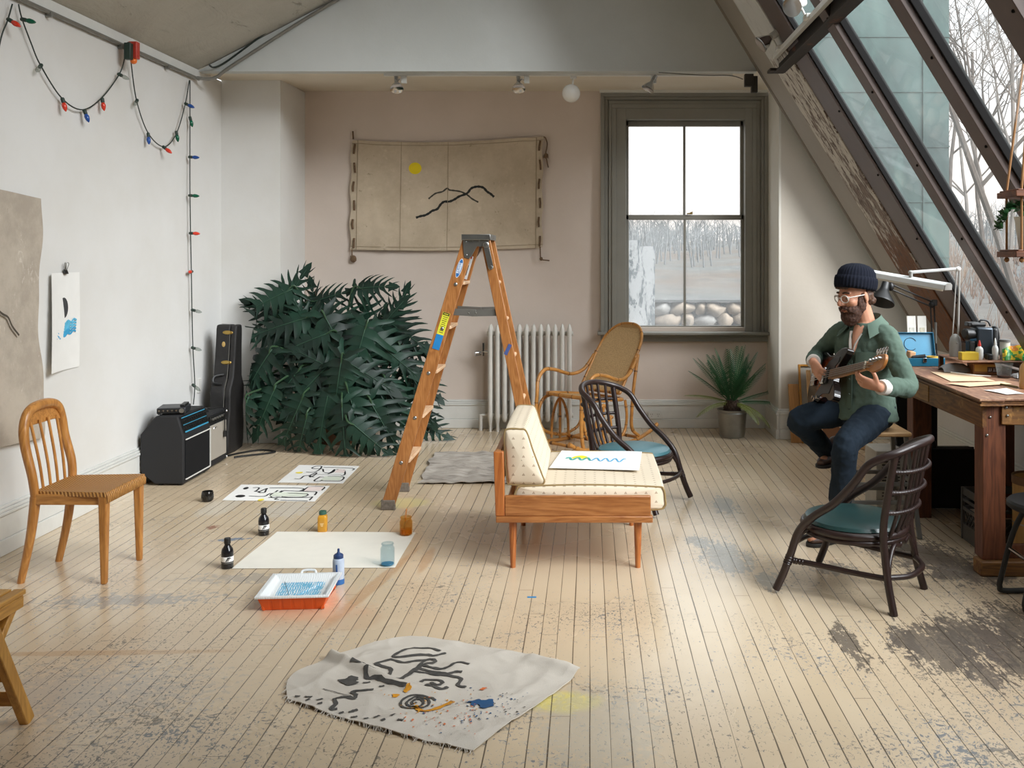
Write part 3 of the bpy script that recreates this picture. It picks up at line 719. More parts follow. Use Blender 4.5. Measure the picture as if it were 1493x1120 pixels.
    for (x, y) in ((-.08, -.08), (.08, -.08), (-.08, .08), (.08, .08)):
        mb = MB(); mb.lathe([(0, 0), (.01, 0), (.01, .007), (0, .007)], 10, (x, y, 0)); mb.build('rubber_foot', M['black'], r)
    mb = MB(); mb.bb(.05, .085, -.06, .09, .046, .062); mb.build('side_module', M['black'], r, .004)
amps()

def guitar_case():
    r = thing('guitar_case', 'tall black guitar case with gold latches standing on end in the corner', 'guitar case', (-2.965, 7.72, 0)); r.rotation_euler = (0, math.radians(1.8), 0)
    tex = plain('worn black case vinyl', '1c1a19', .6, var=.3, scale=30, bump=.5, bscale=300)
    # outline in depth (Y) and height; thickness runs along X
    half = [(.0, .0), (.16, .01), (.175, .08), (.172, .22), (.145, .36), (.155, .46), (.15, .53), (.115, .58), (.092, .62), (.075, .80), (.066, 1.00), (.055, 1.035)]
    poly = [(y, z) for y, z in half] + [(-y, z) for y, z in reversed(half[1:])]
    Mt = Matrix(((0, 0, 1, 0), (1, 0, 0, .10), (0, 1, 0, 0), (0, 0, 0, 1)))
    mb = MB(); mb.prism(poly, -.085, .028, Mt); mb.build('body_shell', tex, r, .012, seg=3)
    mb = MB(); mb.prism(poly, .030, .080, Mt); mb.build('lid', tex, r, .012, seg=3)
    def edge(z):
        for (a, c), (b, d) in zip(half[1:], half[2:]):
            if c <= z <= d: return .10 - lerp(a, b, (z - c) / (d - c))
        return .10 - .06
    mb = MB(); mb.tube([(.029, edge(z) - .002, z) for z in (.05, .15, .3, .45, .55, .6, .7, .85, .99)], .003, 6); mb.build('seam_strip', M['greymetal'], r)
    gold = M['brass']
    for z in (.975, .735):
        mb = MB(); mb.ell((.012, edge(z) - .002, z), (.042, .006, .017), 14, 8); mb.box((.015, edge(z) - .008, z), (.045, .006, .012)); mb.build('latch', gold, r)
    mb = MB(); mb.ell((-.018, edge(.88) - .001, .88), (.014, .003, .022), 14, 8); mb.build('oval_badge', plain('gold sticker', 'b99a5c', .4), r)
    mb = MB(); mb.tube(cr([(-.0, edge(.64) - .004, .64), (-.06, edge(.62) - .035, .625), (-.06, edge(.58) - .035, .58), (0, edge(.56) - .004, .565)], 5), .011, 8); mb.build('carry_handle', M['black'], r)
guitar_case()
g = MB(); g.tube(cr([(-2.80, 7.56, .008), (-2.72, 7.62, .008), (-2.60, 7.70, .008), (-2.55, 7.78, .008), (-2.68, 7.84, .008), (-2.8, 7.74, .008), (-2.88, 7.6, .008)], 8), .008, 6)
o = g.build('cable', M['black']); tag(o, 'loop of black cable on the floor beside the silver-grille amp', 'cable')

# ---- little dark glass on the floor
p = on(302.5, 731)
r = MB(); r.lathe([(0, 0), (.026, 0), (.036, .010), (.040, .030), (.037, .055), (.033, .066), (.031, .064), (.035, .052), (.037, .03), (.033, .013), (0, .008)], 24, p)
o = r.build('votive_glass', plain('smoky dark glass', '2d2a27', .12, .5, .4, 25)); tag(o, 'small dark smoky glass on the floor, left of the drawings', 'glass')
# ================================================================ things lying on the floor
def sheet_on_floor(name, corners, mats, draw, label, cat, wav=.0015, th=.0008, n=14):
    """paper whose corners are floor points: near-left, near-right, far-right, far-left; draw(fn, mb) paints in sheet coordinates"""
    a, b_, c, d = [Vector(q) for q in corners]
    def fn(u, v):
        p = (a * (1 - u) + b_ * u) * (1 - v) + (d * (1 - u) + c * u) * v
        p.z = a.z + .0012 + wav * (1 + math.sin(u * 7 + 1) * math.sin(v * 6))
        return p
    mb = MB(); mb.grid(fn, n, n, 0, -th if (b_ - a).cross(d - a).z < 0 else th)
    S = lambda q: (lambda p: Vector((p.x, p.y, p.z + .0012)))(fn(q.x, q.y))
    if draw: draw(mb, S, (b_ - a).length, (d - a).length)
    o = mb.build(name, mats, fix=False); tag(o, label, cat); return o
def stroke(mb, S, W, Hh, pts, w, mat=1, smooth=3):
    q = cr([(x * W, y * Hh, 0) for x, y in pts], smooth)
    n = Vector((0, 0, 1)); m = len(q); vs = []
    for i in range(m):
        d = q[min(i + 1, m - 1)] - q[max(i - 1, 0)]; k = Vector((d.y, -d.x, 0)).normalized() * w / 2
        for s_ in (-1, 1):
            a = q[i] + k * s_; vs.append(S(Vector((a.x / W, a.y / Hh, 0))))
    mb.add(vs, [(2 * i, 2 * i + 1, 2 * i + 3, 2 * i + 2) for i in range(m - 1)], mat)
def dot(mb, S, W, Hh, x, y, rx, ry, mat=1, n=20):
    vs = [S(Vector((x, y, 0)))] + [S(Vector((x + rx / W * math.cos(2 * PI * k / n), y + ry / Hh * math.sin(2 * PI * k / n), 0))) for k in range(n)]
    mb.add(vs, [(0, 1 + k, 1 + (k + 1) % n) for k in range(n)], mat)
def fillp(mb, S, pts, mat):
    c = Vector((sum(p[0] for p in pts) / len(pts), sum(p[1] for p in pts) / len(pts), 0))
    vs = [S(c)] + [S(Vector((x, y, 0))) for x, y in pts]; n = len(pts)
    mb.add(vs, [(0, 1 + k, 1 + (k + 1) % n) for k in range(n)], mat)
M['yellowp'] = plain('yellow paint', 'ead84a', .7); M['palepink'] = plain('pale pink wash', 'e8d8d2', .8); M['palegreen'] = plain('pale green wash', 'd9dfcf', .8)
def drawing_near(mb, S, W, Hh):
    # u, v read off the sheet; v = 0 is its near edge
    def st(p, w=.012): stroke(mb, S, W, Hh, p, w)
    fillp(mb, S, [(.46, .28), (.84, .28), (.84, .55), (.47, .52)], 3); fillp(mb, S, [(.77, .62), (.95, .66), (.95, .92), (.78, .92)], 4)
    dot(mb, S, W, Hh, .145, .24, .032, .034); dot(mb, S, W, Hh, .10, .76, .017, .034)
    st([(.235, .26), (.40, .26), (.43, .44), (.52, .46), (.55, .62), (.60, .62), (.84, .60), (.92, .58), (.935, .36)]); st([(.17, .80), (.24, .80), (.25, .60), (.235, .56), (.29, .56)])
    st([(.29, .56), (.31, .48), (.36, .50), (.345, .66), (.34, .76), (.31, .64), (.29, .48)]); st([(.36, .78), (.72, .80), (.74, .66), (.72, .62)]); st([(.76, .62), (.77, .84), (.80, .92), (.95, .92), (.955, .70)])
    st([(.48, .64), (.47, .44), (.45, .38), (.50, .20), (.56, .20), (.55, .10), (.60, .08)]); st([(.53, .62), (.52, .32), (.57, .28), (.60, .46), (.60, .26), (.82, .24), (.84, .44), (.56, .48)])
    st([(.46, .20), (.88, .22), (.93, .26), (.93, .06)]); st([(.62, .05), (.92, .03)]); dot(mb, S, W, Hh, .41, .05, .02, .03, 2)
def drawing_far(mb, S, W, Hh):
    def st(p, w=.012): stroke(mb, S, W, Hh, p, w)
    fillp(mb, S, [(.60, .16), (.90, .14), (.90, .34), (.62, .36)], 3); fillp(mb, S, [(.70, .58), (.86, .58), (.84, .76), (.70, .80)], 4)
    dot(mb, S, W, Hh, .16, .54, .024, .03, 2); dot(mb, S, W, Hh, .12, .54, .012, .02, 2)
    st([(.19, .20), (.28, .20), (.29, .36), (.38, .38), (.40, .30), (.44, .46), (.42, .56), (.37, .36), (.46, .32)]); st([(.25, .58), (.38, .58), (.42, .72), (.40, .92), (.30, .92), (.28, .80), (.46, .76), (.50, .66), (.53, .60)])
    st([(.45, .86), (.92, .86), (.95, .74)]); st([(.55, .56), (.64, .56), (.66, .76), (.68, .60), (.62, .50)]); st([(.68, .76), (.80, .76), (.87, .60), (.90, .46), (.86, .40)])
    st([(.55, .34), (.52, .12), (.62, .10), (.64, .30), (.55, .32)]); st([(.64, .12), (.90, .10), (.945, .22), (.90, .34), (.66, .36)]); st([(.40, .46), (.85, .46)], .006)
pm = [M['paper'], M['ink'], M['yellowp'], M['palegreen'], M['palepink']]
sheet_on_floor('line_drawing', [on(324, 730), on(459, 732), on(481, 709), on(352, 707)], pm, drawing_near, 'white sheet with two big black dots, nearer of two line drawings on the floor', 'drawing')
sheet_on_floor('line_drawing', [on(405, 704), on(500, 705.5), on(524, 680), on(436, 678.5)], pm, drawing_far, 'white sheet without big black dots, farther of two line drawings on the floor', 'drawing')
cream = plain('cream blank paper', 'e6e2d6', .85, var=.02)
sheet_on_floor('blank_paper', [on(338, 830), on(576, 828.5), on(606, 777), on(404, 776)], [cream], None, 'large blank cream sheet of paper on the floor among the paint jars', 'paper', .002)

# ---- painted cloth
def painted_cloth():
    cor = [on(416, 1026), on(690, 1098), on(846, 984), on(600, 930)]
    outline = [on(*p) for p in [(419, 1022), (424, 990), (484, 959), (560, 937), (603, 931), (700, 945), (788, 965), (846, 983), (815, 1008), (738, 1062), (690, 1098), (600, 1078), (500, 1050)]]
    def edge_fn(u, v):
        # Coons patch over four sides taken from the outline
        o = outline
        bot = cr([o[0], o[12], o[11], o[10]], 10); top = cr([o[2], o[3], o[4], o[5], o[6], o[7]], 6); lef = cr([o[0], o[1], o[2]], 10); rig = cr([o[10], o[9], o[8], o[7]], 10)
        g = lambda q, t: q[min(int(t * (len(q) - 1)), len(q) - 2)].lerp(q[min(int(t * (len(q) - 1)), len(q) - 2) + 1], t * (len(q) - 1) - min(int(t * (len(q) - 1)), len(q) - 2))
        b0, t0, l0, r0 = g(bot, u), g(top, u), g(lef, v), g(rig, v)
        return b0 * (1 - v) + t0 * v + l0 * (1 - u) + r0 * u - (bot[0] * (1 - u) * (1 - v) + bot[-1] * u * (1 - v) + top[0] * (1 - u) * v + top[-1] * u * v)
    f0, f1 = on(484, 962), on(596, 1008)      # the raised fold
    def hgt(p):
        q = Vector((p.x, p.y, 0)); d = f1 - f0; t = max(0, min(1, (q - f0).dot(d) / d.length_squared)); ds = (q - (f0 + d * t)).length
        h = .036 * math.exp(-(ds / .022) ** 2) * (1 - .6 * t)
        h += .007 * (noise.noise(q * 7) + .6) + .006 * (1 - abs(math.sin(q.x * 7 - q.y * 11 + 2.5 * noise.noise(q * 3)))) ** 2 + .004 * (1 - abs(noise.noise(q * 11 + Vector((3, 1, 0))))) ** 6
        g0, g1 = on(780, 965), on(840, 985)
        d2 = g1 - g0; t2 = max(0, min(1, (q - g0).dot(d2) / d2.length_squared)); h += .02 * math.exp(-((q - (g0 + d2 * t2)).length / .04) ** 2)
        return max(.002, h)
    def fn(u, v):
        p = edge_fn(u, v); p.z = .004 + hgt(p); return p
    mb = MB(); mb.grid(fn, 80, 70, 0, .003)
    # frayed hem
    for k in range(150):
        u = random.random(); side = random.choice('bbbl')
        p = fn(u, 0) if side == 'b' else fn(0, u * .5)
        mb.tube([p, p + Vector((random.uniform(-.012, .012), random.uniform(-.02, .002), -p.z + .003))], .0011, 4)
    top = lambda px, py: (lambda q: Vector((q.x, q.y, .0062 + hgt(q))))(on(px, py, .008))
    Z = lambda x, y: top(400 + x / 3.177, 900 + y / 3.177)
    def st(pts, w=.026, mat=1):
        q = cr([Z(*p) for p in pts], 5)
        q = [Vector((a.x, a.y, .0062 + hgt(a))) for a in q]; m = len(q); vs = []
        for i in range(m):
            d = q[min(i + 1, m - 1)] - q[max(i - 1, 0)]; k = Vector((d.y, -d.x, 0)).normalized() * w * .29 * (1 + .15 * math.sin(i * 1.7))
            for s_ in (-1, 0, 1):
                a = q[i] + k * s_; vs.append((a.x, a.y, .0068 + hgt(a)))
        mb.add(vs, [(3 * i + j, 3 * i + j + 1, 3 * i + j + 4, 3 * i + j + 3) for i in range(m - 1) for j in (0, 1)], mat)
    st([(795, 170), (740, 183), (700, 180), (560, 190), (570, 175), (640, 150), (690, 147), (770, 162)]); st([(720, 200), (660, 205), (600, 213), (540, 202), (470, 220), (490, 228), (540, 245), (530, 280)])
    st([(565, 295), (600, 285), (660, 240), (690, 210), (720, 198), (745, 205), (735, 215), (690, 225), (640, 265), (590, 292)]); st([(690, 228), (760, 245), (810, 238), (850, 220), (905, 228)])
    st([(670, 242), (760, 265), (800, 270), (840, 260), (870, 260)]); st([(650, 258), (760, 272), (810, 278), (865, 290), (850, 315), (888, 328)]); st([(680, 308), (700, 297), (760, 300), (780, 310), (760, 325), (730, 318), (735, 312)])
    st([(700, 325), (770, 340), (805, 327)]); st([(355, 228), (400, 238), (430, 235), (475, 250)]); st([(425, 255), (428, 285), (470, 290), (520, 310), (610, 335)], .03); st([(410, 310), (445, 303)], .018); st([(485, 325), (510, 322)], .018)
    st([(460, 340), (420, 342), (360, 346), (378, 365), (370, 385), (330, 380), (280, 386), (285, 410), (262, 430), (292, 428)], .026); st([(225, 332), (300, 352), (355, 368)], .006)
    st([(660, 395), (640, 402), (640, 390), (665, 382), (690, 392), (680, 410), (650, 415), (615, 405), (620, 388), (660, 374), (710, 385), (715, 405), (680, 420), (610, 420), (585, 405), (600, 380), (660, 366), (720, 378), (745, 388)], .017)
    for (x, y, dx, dy) in [(95, 372, 25, -2), (140, 370, 35, 4), (145, 393, 20, -8), (195, 390, 30, -10), (200, 412, 22, -4), (300, 448, 22, -6), (345, 445, 42, -12), (355, 466, 30, -6), (415, 478, 22, -8), (460, 470, 28, -12), (495, 490, 18, -6), (540, 472, 22, -14), (570, 485, 28, 4)]:
        st([(x, y), (x + dx * .5, y + dy * .5), (x + dx, y + dy)], .020)
    def blot(x, y, rx, ry, mat):
        c = Z(x, y); n = 22; vs = [c] + [Vector((c.x + (rx * (1 + .3 * math.sin(3 * a + x) + .2 * math.sin(7 * a))) * math.cos(a), c.y + ry * (1 + .3 * math.sin(2 * a + y)) * math.sin(a), 0)) for a in [2 * PI * k / n for k in range(n)]]
        vs = [Vector((q.x, q.y, .0075 + hgt(q))) for q in vs]; mb.add(vs, [(0, 1 + k, 1 + (k + 1) % n) for k in range(n)], mat)
    blot(350, 300, .036, .03, 1)
    st([(650, 410), (680, 435), (730, 432), (790, 410), (828, 390)], .034, 2); blot(560, 372, .012, .014, 2); blot(618, 345, .012, .02, 2)
    st([(895, 402), (940, 405), (990, 412), (1005, 425)], .04, 3); blot(985, 415, .025, .03, 3); blot(930, 408, .02, .02, 3)
    rnd = random.Random(3)
    for k in range(230):
        a, b_ = rnd.choice([((720, 420), 2), ((950, 415), 3), ((900, 440), 3), ((830, 470), 4), ((1050, 430), 1)]), 0
        x, y = rnd.gauss(a[0][0], 130), rnd.gauss(a[0][1], 42)
        if 480 < x < 1180 and 330 < y < 560 and not (x > 1000 and y > 470): blot(x, y, rnd.uniform(.0012, .0045), rnd.uniform(.0012, .0045), a[1])
    blot(965, 338, .009, .008, 4); blot(978, 335, .006, .005, 4)
    o = mb.build('painted_cloth', [cloth('raw off-white cloth', 'cdc5b9', 'bfb5a8', weave=330, bump=.4), plain('dark grey brush paint', '4b4844', .9, var=.25, scale=40), plain('ochre paint', 'cf8d1c', .6), plain('deep blue paint', '1f4d77', .6), plain('orange paint drop', 'd4703a', .6)], fix=False, angle=70)
    tag(o, 'off-white cloth with dark painted lines, a spiral and spatters spread on the floor in front', 'painted cloth')
painted_cloth()
# grey drop cloth
def drop_cloth():
    a, b_, c, d = on(609, 707), on(742, 706), on(742, 662), on(636, 662)
    def fn(u, v):
        p = (a * (1 - u) + b_ * u) * (1 - v) + (d * (1 - u) + c * u) * v
        if v < .12: p.y -= .03 * noise.noise(Vector((u * 6, 0, 1)))
        if u < .2: p.x += .05 * noise.noise(Vector((0, v * 5, 3))) * (1 - u * 5)
        p.z = .006 + .012 * (1 + noise.noise(Vector((u * 7, v * 4, 2)))) + .014 * max(0, noise.noise(Vector((u * 3.5, v * 9, 7)))) ; return p
    t = NT('grubby grey drop cloth'); n = t.noise(t.coord(scale=(1, 3, 1)), 5, 7, .72, .7); t.set(t.ramp(n, [(.3, lin('6a625b')), (.5, lin('a59d93')), (.68, lin('b9b2a8'))]), .95); t.bump(n, .5, .01)
    mb = MB(); mb.grid(fn, 46, 30, 0, .005); o = mb.build('drop_cloth', t.m, angle=80); tag(o, 'grubby grey drop cloth on the floor between ladder and upholstered seat', 'cloth')
drop_cloth()

# ---- paint jars and bottles
def ink_bottle(px, py, label):
    r = thing('ink_bottle', label, 'bottle', on(px, py), 0, 'black ink bottles on the floor')
    mb = MB(); mb.lathe([(0, 0), (.027, 0), (.030, .004), (.030, .082), (.027, .098), (.017, .112), (.014, .118), (.014, .128), (0, .128)], 24); mb.build('body', plain('dark brown bottle', '17171a', .15), r)
    mb = MB(); mb.lathe([(.0, .126), (.0165, .126), (.0165, .150), (.014, .153), (0, .153)], 24); mb.build('cap', M['black'], r)
    mb = MB(); mb.lathe([(.0304, .030), (.0308, .031), (.0308, .061), (.0304, .062)], 32); lb = mb.build('paper_label', M['paper'], r)
    mb = MB(); mb.lathe([(.0309, .031), (.0311, .032), (.0311, .036), (.0309, .037)], 32)
    for k, (a, z) in enumerate([(-1.35, .049), (-1.25, .049), (-1.05, .049)]):
        c = Vector((.0312 * math.cos(a), .0312 * math.sin(a), z)); n = Vector((math.cos(a), math.sin(a), 0)); s_ = Vector((-n.y, n.x, 0))
        mb.tube(cr([c - s_ * .004 - Vector((0, 0, .009)), c + s_ * .002, c + s_ * .006 + Vector((0, 0, .010)), c + s_ * .012 + Vector((0, 0, .004))], 4), .0015, 5)
    mb.build('script_lettering', M['ink'], lb); return r
ink_bottle(384.5, 780, 'black ink bottle with white label standing behind the blank sheet')
ink_bottle(331.5, 828, 'black ink bottle with white label beside the near left corner of the blank sheet')
def juice_bottle():
    r = thing('paint_bottle', 'square bottle of mustard yellow paint with green cap behind the blank sheet', 'bottle', on(470.5, 775), .1)
    Mt = Matrix.Diagonal((1, 1, 1, 1))
    sq = lambda w, z, k=.3: [(w * sx * (1 - k * (i in (0, 3))), w * sy * (1 - k * (i in (1, 2))), z) for i, (sx, sy) in enumerate([])]
    mb = MB(); n = 32; rows = [(.024, 0), (.027, .004), (.027, .080), (.024, .092), (.018, .099), (.018, .103)]; vs = []
    for w, z in rows:
        for k in range(n):
            a = 2 * PI * k / n; c, s_ = math.cos(a), math.sin(a); p = 5 if w > .02 else 2; q = (abs(c) ** p + abs(s_) ** p) ** (-1 / p); vs.append((w * c * q, w * s_ * q, z))
    fs = [(i * n + k, i * n + (k + 1) % n, (i + 1) * n + (k + 1) % n, (i + 1) * n + k) for i in range(len(rows) - 1) for k in range(n)] + [tuple(range(n)), tuple((len(rows) - 1) * n + k for k in range(n))]
    mb.add(vs, fs); mb.build('body', plain('mustard paint in glass', 'c78f2c', .15, var=.12, scale=20), r)
    mb = MB(); mb.lathe([(0, .101), (.0215, .101), (.0215, .117), (.019, .120), (0, .120)], 24); mb.build('cap', plain('dark green cap', '2f5a4a', .4), r)
    mb = MB()
    for k, z in enumerate((.052, .045, .038)): mb.box((0, -.0274, z), (.020 - .004 * k, .001, .003))
    mb.build('printed_lines', plain('pale print', 'e6cf98', .5), r)
juice_bottle()
def jar(px, py, label, glassm, liquid, lv, rim=.028, R=.036, hh=.105, smear=None):
    r = thing('glass_jar', label, 'jar', on(px, py))
    mb = MB(); mb.lathe([(0, .0), (R - .005, 0), (R, .006), (R, hh - .028), (R - .004, hh - .018), (R - .007, hh - .014), (R - .006, hh), (R - .009, hh), (R - .010, hh - .014), (R - .007, hh - .02), (R - .003, hh - .03), (R - .003, .009), (0, .006)], 32)
    for z in (hh - .003, hh - .008): mb.lathe([(R - .006, z - .002), (R - .0035, z), (R - .006, z + .002)], 32)
    mb.build('glass', glassm, r)
    mb = MB(); mb.lathe([(0, .007), (R - .0045, .009), (R - .004, lv), (0, lv - .001)], 28); mb.build('paint', liquid, r)
    return r
amber = glass('jar smeared with yellow paint', 'fdf6e4', .05, .34, 'f0bf55')
ja = jar(592, 780, 'glass jar smeared with amber yellow paint, a brush in it, by the ladder foot', amber, plain('amber paint', 'c08518', .25), .035)
r = thing('paint_brush', 'paintbrush with wooden handle standing in the amber yellow jar', 'brush', ja.location + Vector((0, 0, 0)))
mb = MB(); mb.bar((-.006, .004, .075), (.004, -.004, .150), .012, .006, (1, 0, 0), 0, .016, .006); mb.build('handle', plain('pale orange wood', 'd8955a', .5), r, .002)
mb = MB(); mb.bar((-.010, .006, .040), (-.005, .004, .078), .024, .010, (1, 0, 0)); mb.build('ferrule', M['steel'], r)
mb = MB(); mb.bar((-.014, .008, .0095), (-.010, .006, .042), .022, .008, (1, 0, 0)); mb.build('bristles', plain('dirty bristles', '5a4a2a', .9), r)
jar(565, 825, 'clear glass mason jar with blue paint in the bottom on the blank sheet', glass('pale aqua jar glass', 'f0f6f8', .03, .05, 'd8e6ea'), plain('blue paint wash', '3b87ab', .2), .014, hh=.118)
def squeeze():
    r = thing('squeeze_bottle', 'translucent squeeze bottle with dark blue nozzle cap behind the paint tray', 'bottle', on(493.5, 851))
    mb = MB(); mb.lathe([(0, 0), (.026, 0), (.028, .004), (.028, .112), (.026, .122), (.020, .127), (0, .127)], 28); mb.build('body', plain('milky blue plastic', 'b9c6d8', .3, var=.2, scale=14), r)
    mb = MB(); mb.lathe([(.0284, .001), (.0288, .004), (.0288, .022), (.0284, .026)], 28); mb.build('paint_residue', plain('blue paint residue', '2a62a0', .3), r)
    mb = MB(); mb.bar((.0, -.0285, .055), (-.002, -.0285, .10), .007, .002, (0, 1, 0)); mb.build('paint_streak', plain('dark blue streak', '1f4f8e', .3), r)
    mb = MB(); mb.lathe([(0, .125), (.0235, .125), (.0235, .139), (.019, .144), (.009, .149), (.0055, .155), (.0055, .168), (.003, .171), (0, .171)], 24); mb.build('cap', plain('dark blue cap', '203a66', .4), r)
squeeze()
# ---- paint tray
def tray():
    r = thing('paint_tray', 'orange plastic paint tray with white liner smeared blue, in front of the blank sheet', 'paint tray', on(437, 874), math.radians(4))
    org = plain('orange plastic', 'dc5b1c', .4, var=.06); lin_m = plain('white liner plastic', 'dfe2e2', .35, var=.03)
    W, L, hh = .155, .155, .066
    def wallring(z0, z1, w0, w1, th, n=8):
        pass
    mb = MB()
    o0, o1 = .84, 1.0
    ring = lambda k, z: [(-W * k, -L * k, z), (W * k, -L * k, z), (W * k, L * k, z), (-W * k, L * k, z)]
    vs = ring(o0, 0) + ring(o1, hh) + ring(o1 - .02, hh) + ring(o0 - .02, .004)
    fs = [(0, 1, 2, 3), (12, 15, 14, 13)]
    for a in (0, 4, 8): fs += [(a + i, a + (i + 1) % 4, a + 4 + (i + 1) % 4, a + 4 + i) for i in range(4)]
    mb.add(vs, fs)
    for side in range(4):
        R = Matrix.Rotation(side * PI / 2, 4, 'Z')
        for k in range(6):
            x = lerp(-W * .78, W * .78, k / 5)
            mb.add([R @ Vector(q) for q in [(x - .018, -L * o0 - .002, .002), (x + .018, -L * o0 - .002, .002), (x + .019, -L * o1 + .004 - .004, hh * .96), (x - .019, -L * o1 + .004 - .004, hh * .96), (x - .018, -L * o0 + .008, .002), (x + .018, -L * o0 + .008, .002), (x + .019, -L * o1 + .01, hh * .96), (x - .019, -L * o1 + .01, hh * .96)]],
                   [(0, 1, 2, 3), (4, 7, 6, 5), (0, 4, 5, 1), (1, 5, 6, 2), (2, 6, 7, 3), (3, 7, 4, 0)])
    mb.build('tray_body', org, r, .003)
    t = NT('white liner with blue paint'); v = t.coord(); n = t.noise(v, 22, 6, .7, 1.0)
    sp = t.n('ShaderNodeSeparateXYZ'); t.l(v, sp.inputs[0])
    inn = t.math('MULTIPLY', t.smooth(t.math('ABSOLUTE', sp.outputs[0]), .125, .09), t.smooth(t.math('ABSOLUTE', t.math('ADD', sp.outputs[1], .01)), .125, .09))
    wv = t.n('ShaderNodeTexWave'); wv.inputs['Scale'].default_value = 30; wv.inputs['Distortion'].default_value = 6; t.l(v, wv.inputs[0])
    f = t.smooth(t.math('ADD', t.math('MULTIPLY', inn, t.math('ADD', n, t.math('MULTIPLY', wv.outputs['Fac'], .3))), 0), .50, .62)
    t.set(t.mix(t.math('MULTIPLY', f, .9), lin('dfe2e2'), lin('4aa3c6')), .3); t.bump(wv.outputs['Fac'], .25, .004)
    mb = MB()
    vs = ring(1.05, hh - .004) + ring(1.06, hh + .004) + ring(.94, hh + .005) + [(-W * .78, -L * .78, .030), (W * .78, -L * .78, .030), (W * .78, L * .78, .052), (-W * .78, L * .78, .052)]
    fs = [(12, 13, 14, 15)]
    for a in (0, 4, 8): fs += [(a + i, a + (i + 1) % 4, a + 4 + (i + 1) % 4, a + 4 + i) for i in range(4)]
    mb.add(vs, fs)
    mb.bar((-.09, .10, .051), (-.02, -.09, .034), .006, .005); mb.bar((.10, .09, .051), (.0, -.05, .037), .006, .005)
    mb.build('liner', t.m, r, .004)
    mb = MB(); mb.tube(cr([(-.03, L * 1.05, hh), (-.02, L * 1.12, hh + .012), (.03, L * 1.12, hh + .012), (.04, L * 1.05, hh)], 5), .006, 8); mb.build('clip_handle', lin_m, r)
tray()
# ---- tape
mb = MB(); p = on(775.5, 871); mb.bb(p.x - .021, p.x + .021, p.y - .008, p.y + .008, .0004, .0016); o = mb.build('masking_tape', plain('blue masking tape', '2f80b4', .7)); tag(o, 'short strip of blue tape stuck to the floor before the upholstered seat', 'tape')
# ================================================================ middle of the room
# ---- split-leaf plant
def leaf_mat(name, a, b_, c):
    t = NT(name); n = t.noise(t.coord(), 3.5, 3); t.set(t.mix(t.smooth(n, .35, .65), lin(a), lin(b_)), .50, spec=.35)
    return t.m
def split_leaf(mb, base, tip, nrm, width, lobes=8, droop=.25, mat=0):
    """deeply cut leaf from base to tip; nrm is the side it shows"""
    base, tip = Vector(base), Vector(tip); d = tip - base; L = d.length; d.normalize(); n = Vector(nrm); n = (n - d * n.dot(d)).normalized(); s_ = d.cross(n)
    def pt(x, y):   # x along the midrib 0..1, y sideways in metres
        h = -droop * L * (x * x * .55) - abs(y) ** 2 * 1.3 / max(width, .05) * .6 + abs(y) * .18
        return base + d * (x * L) + s_ * y + n * h
    def prof(x): return width * (math.sin(PI * min(1, max(0, .10 + .90 * x) ** .62)) ** .8) * (1.05 - .25 * x)
    p = 1.0 / lobes
    for sg in (-1, 1):
        for i in range(lobes):
            x0 = -.10 + i * p; x1 = x0 + p; xm = (x0 + x1) / 2; r0, r1 = max(0, x0), max(.02, x1)
            w = prof(max(0.02, xm + .05)) * random.uniform(.86, 1.1) * (.85 if i == 0 else 1)
            sw = (.13 + .14 * xm) if i else -.12
            jt = random.uniform(-.02, .02)
            rows = [(0, r0, r1, 0), (.30, x0 + sw * .14, x1 + sw * .14, 0), (.50, x0 + p * .26 + sw * .38, x1 - p * .16 + sw * .38, 0), (.72, x0 + p * .25 + sw * .66 + jt, x1 - p * .20 + sw * .66 + jt, .004), (.92, x0 + p * .32 + sw * .92 + jt, x1 - p * .26 + sw * .92 + jt, .002), (1.06, x0 + p * .50 + sw * 1.15 + jt, x1 - p * .40 + sw * 1.15 + jt, 0)]
            vs = []
            for f, a, c, h in rows: vs += [pt(a, sg * w * f), pt((a + c) / 2, sg * w * f) - n * (.007 if 0 < f < 1 else 0), pt(c, sg * w * f)]
            mb.add(vs, [(3 * r_ + k, 3 * r_ + k + 1, 3 * r_ + k + 4, 3 * r_ + k + 3) for r_ in range(len(rows) - 1) for k in (0, 1)], mat)
    w = width * .42; vs = [pt(.86, -w * .62), pt(.86, w * .62), pt(.96, w * .40), pt(.96, -w * .40), pt(1.06, w * .30), pt(1.06, -w * .30), pt(1.15, 0)]
    mb.add(vs, [(0, 1, 2, 3), (3, 2, 4, 5), (5, 4, 6)], mat)
    mb.tube([pt(i / 6 * .98, 0) + n * .004 for i in range(7)], [.0042 - .0005 * i for i in range(7)], 5, 1)
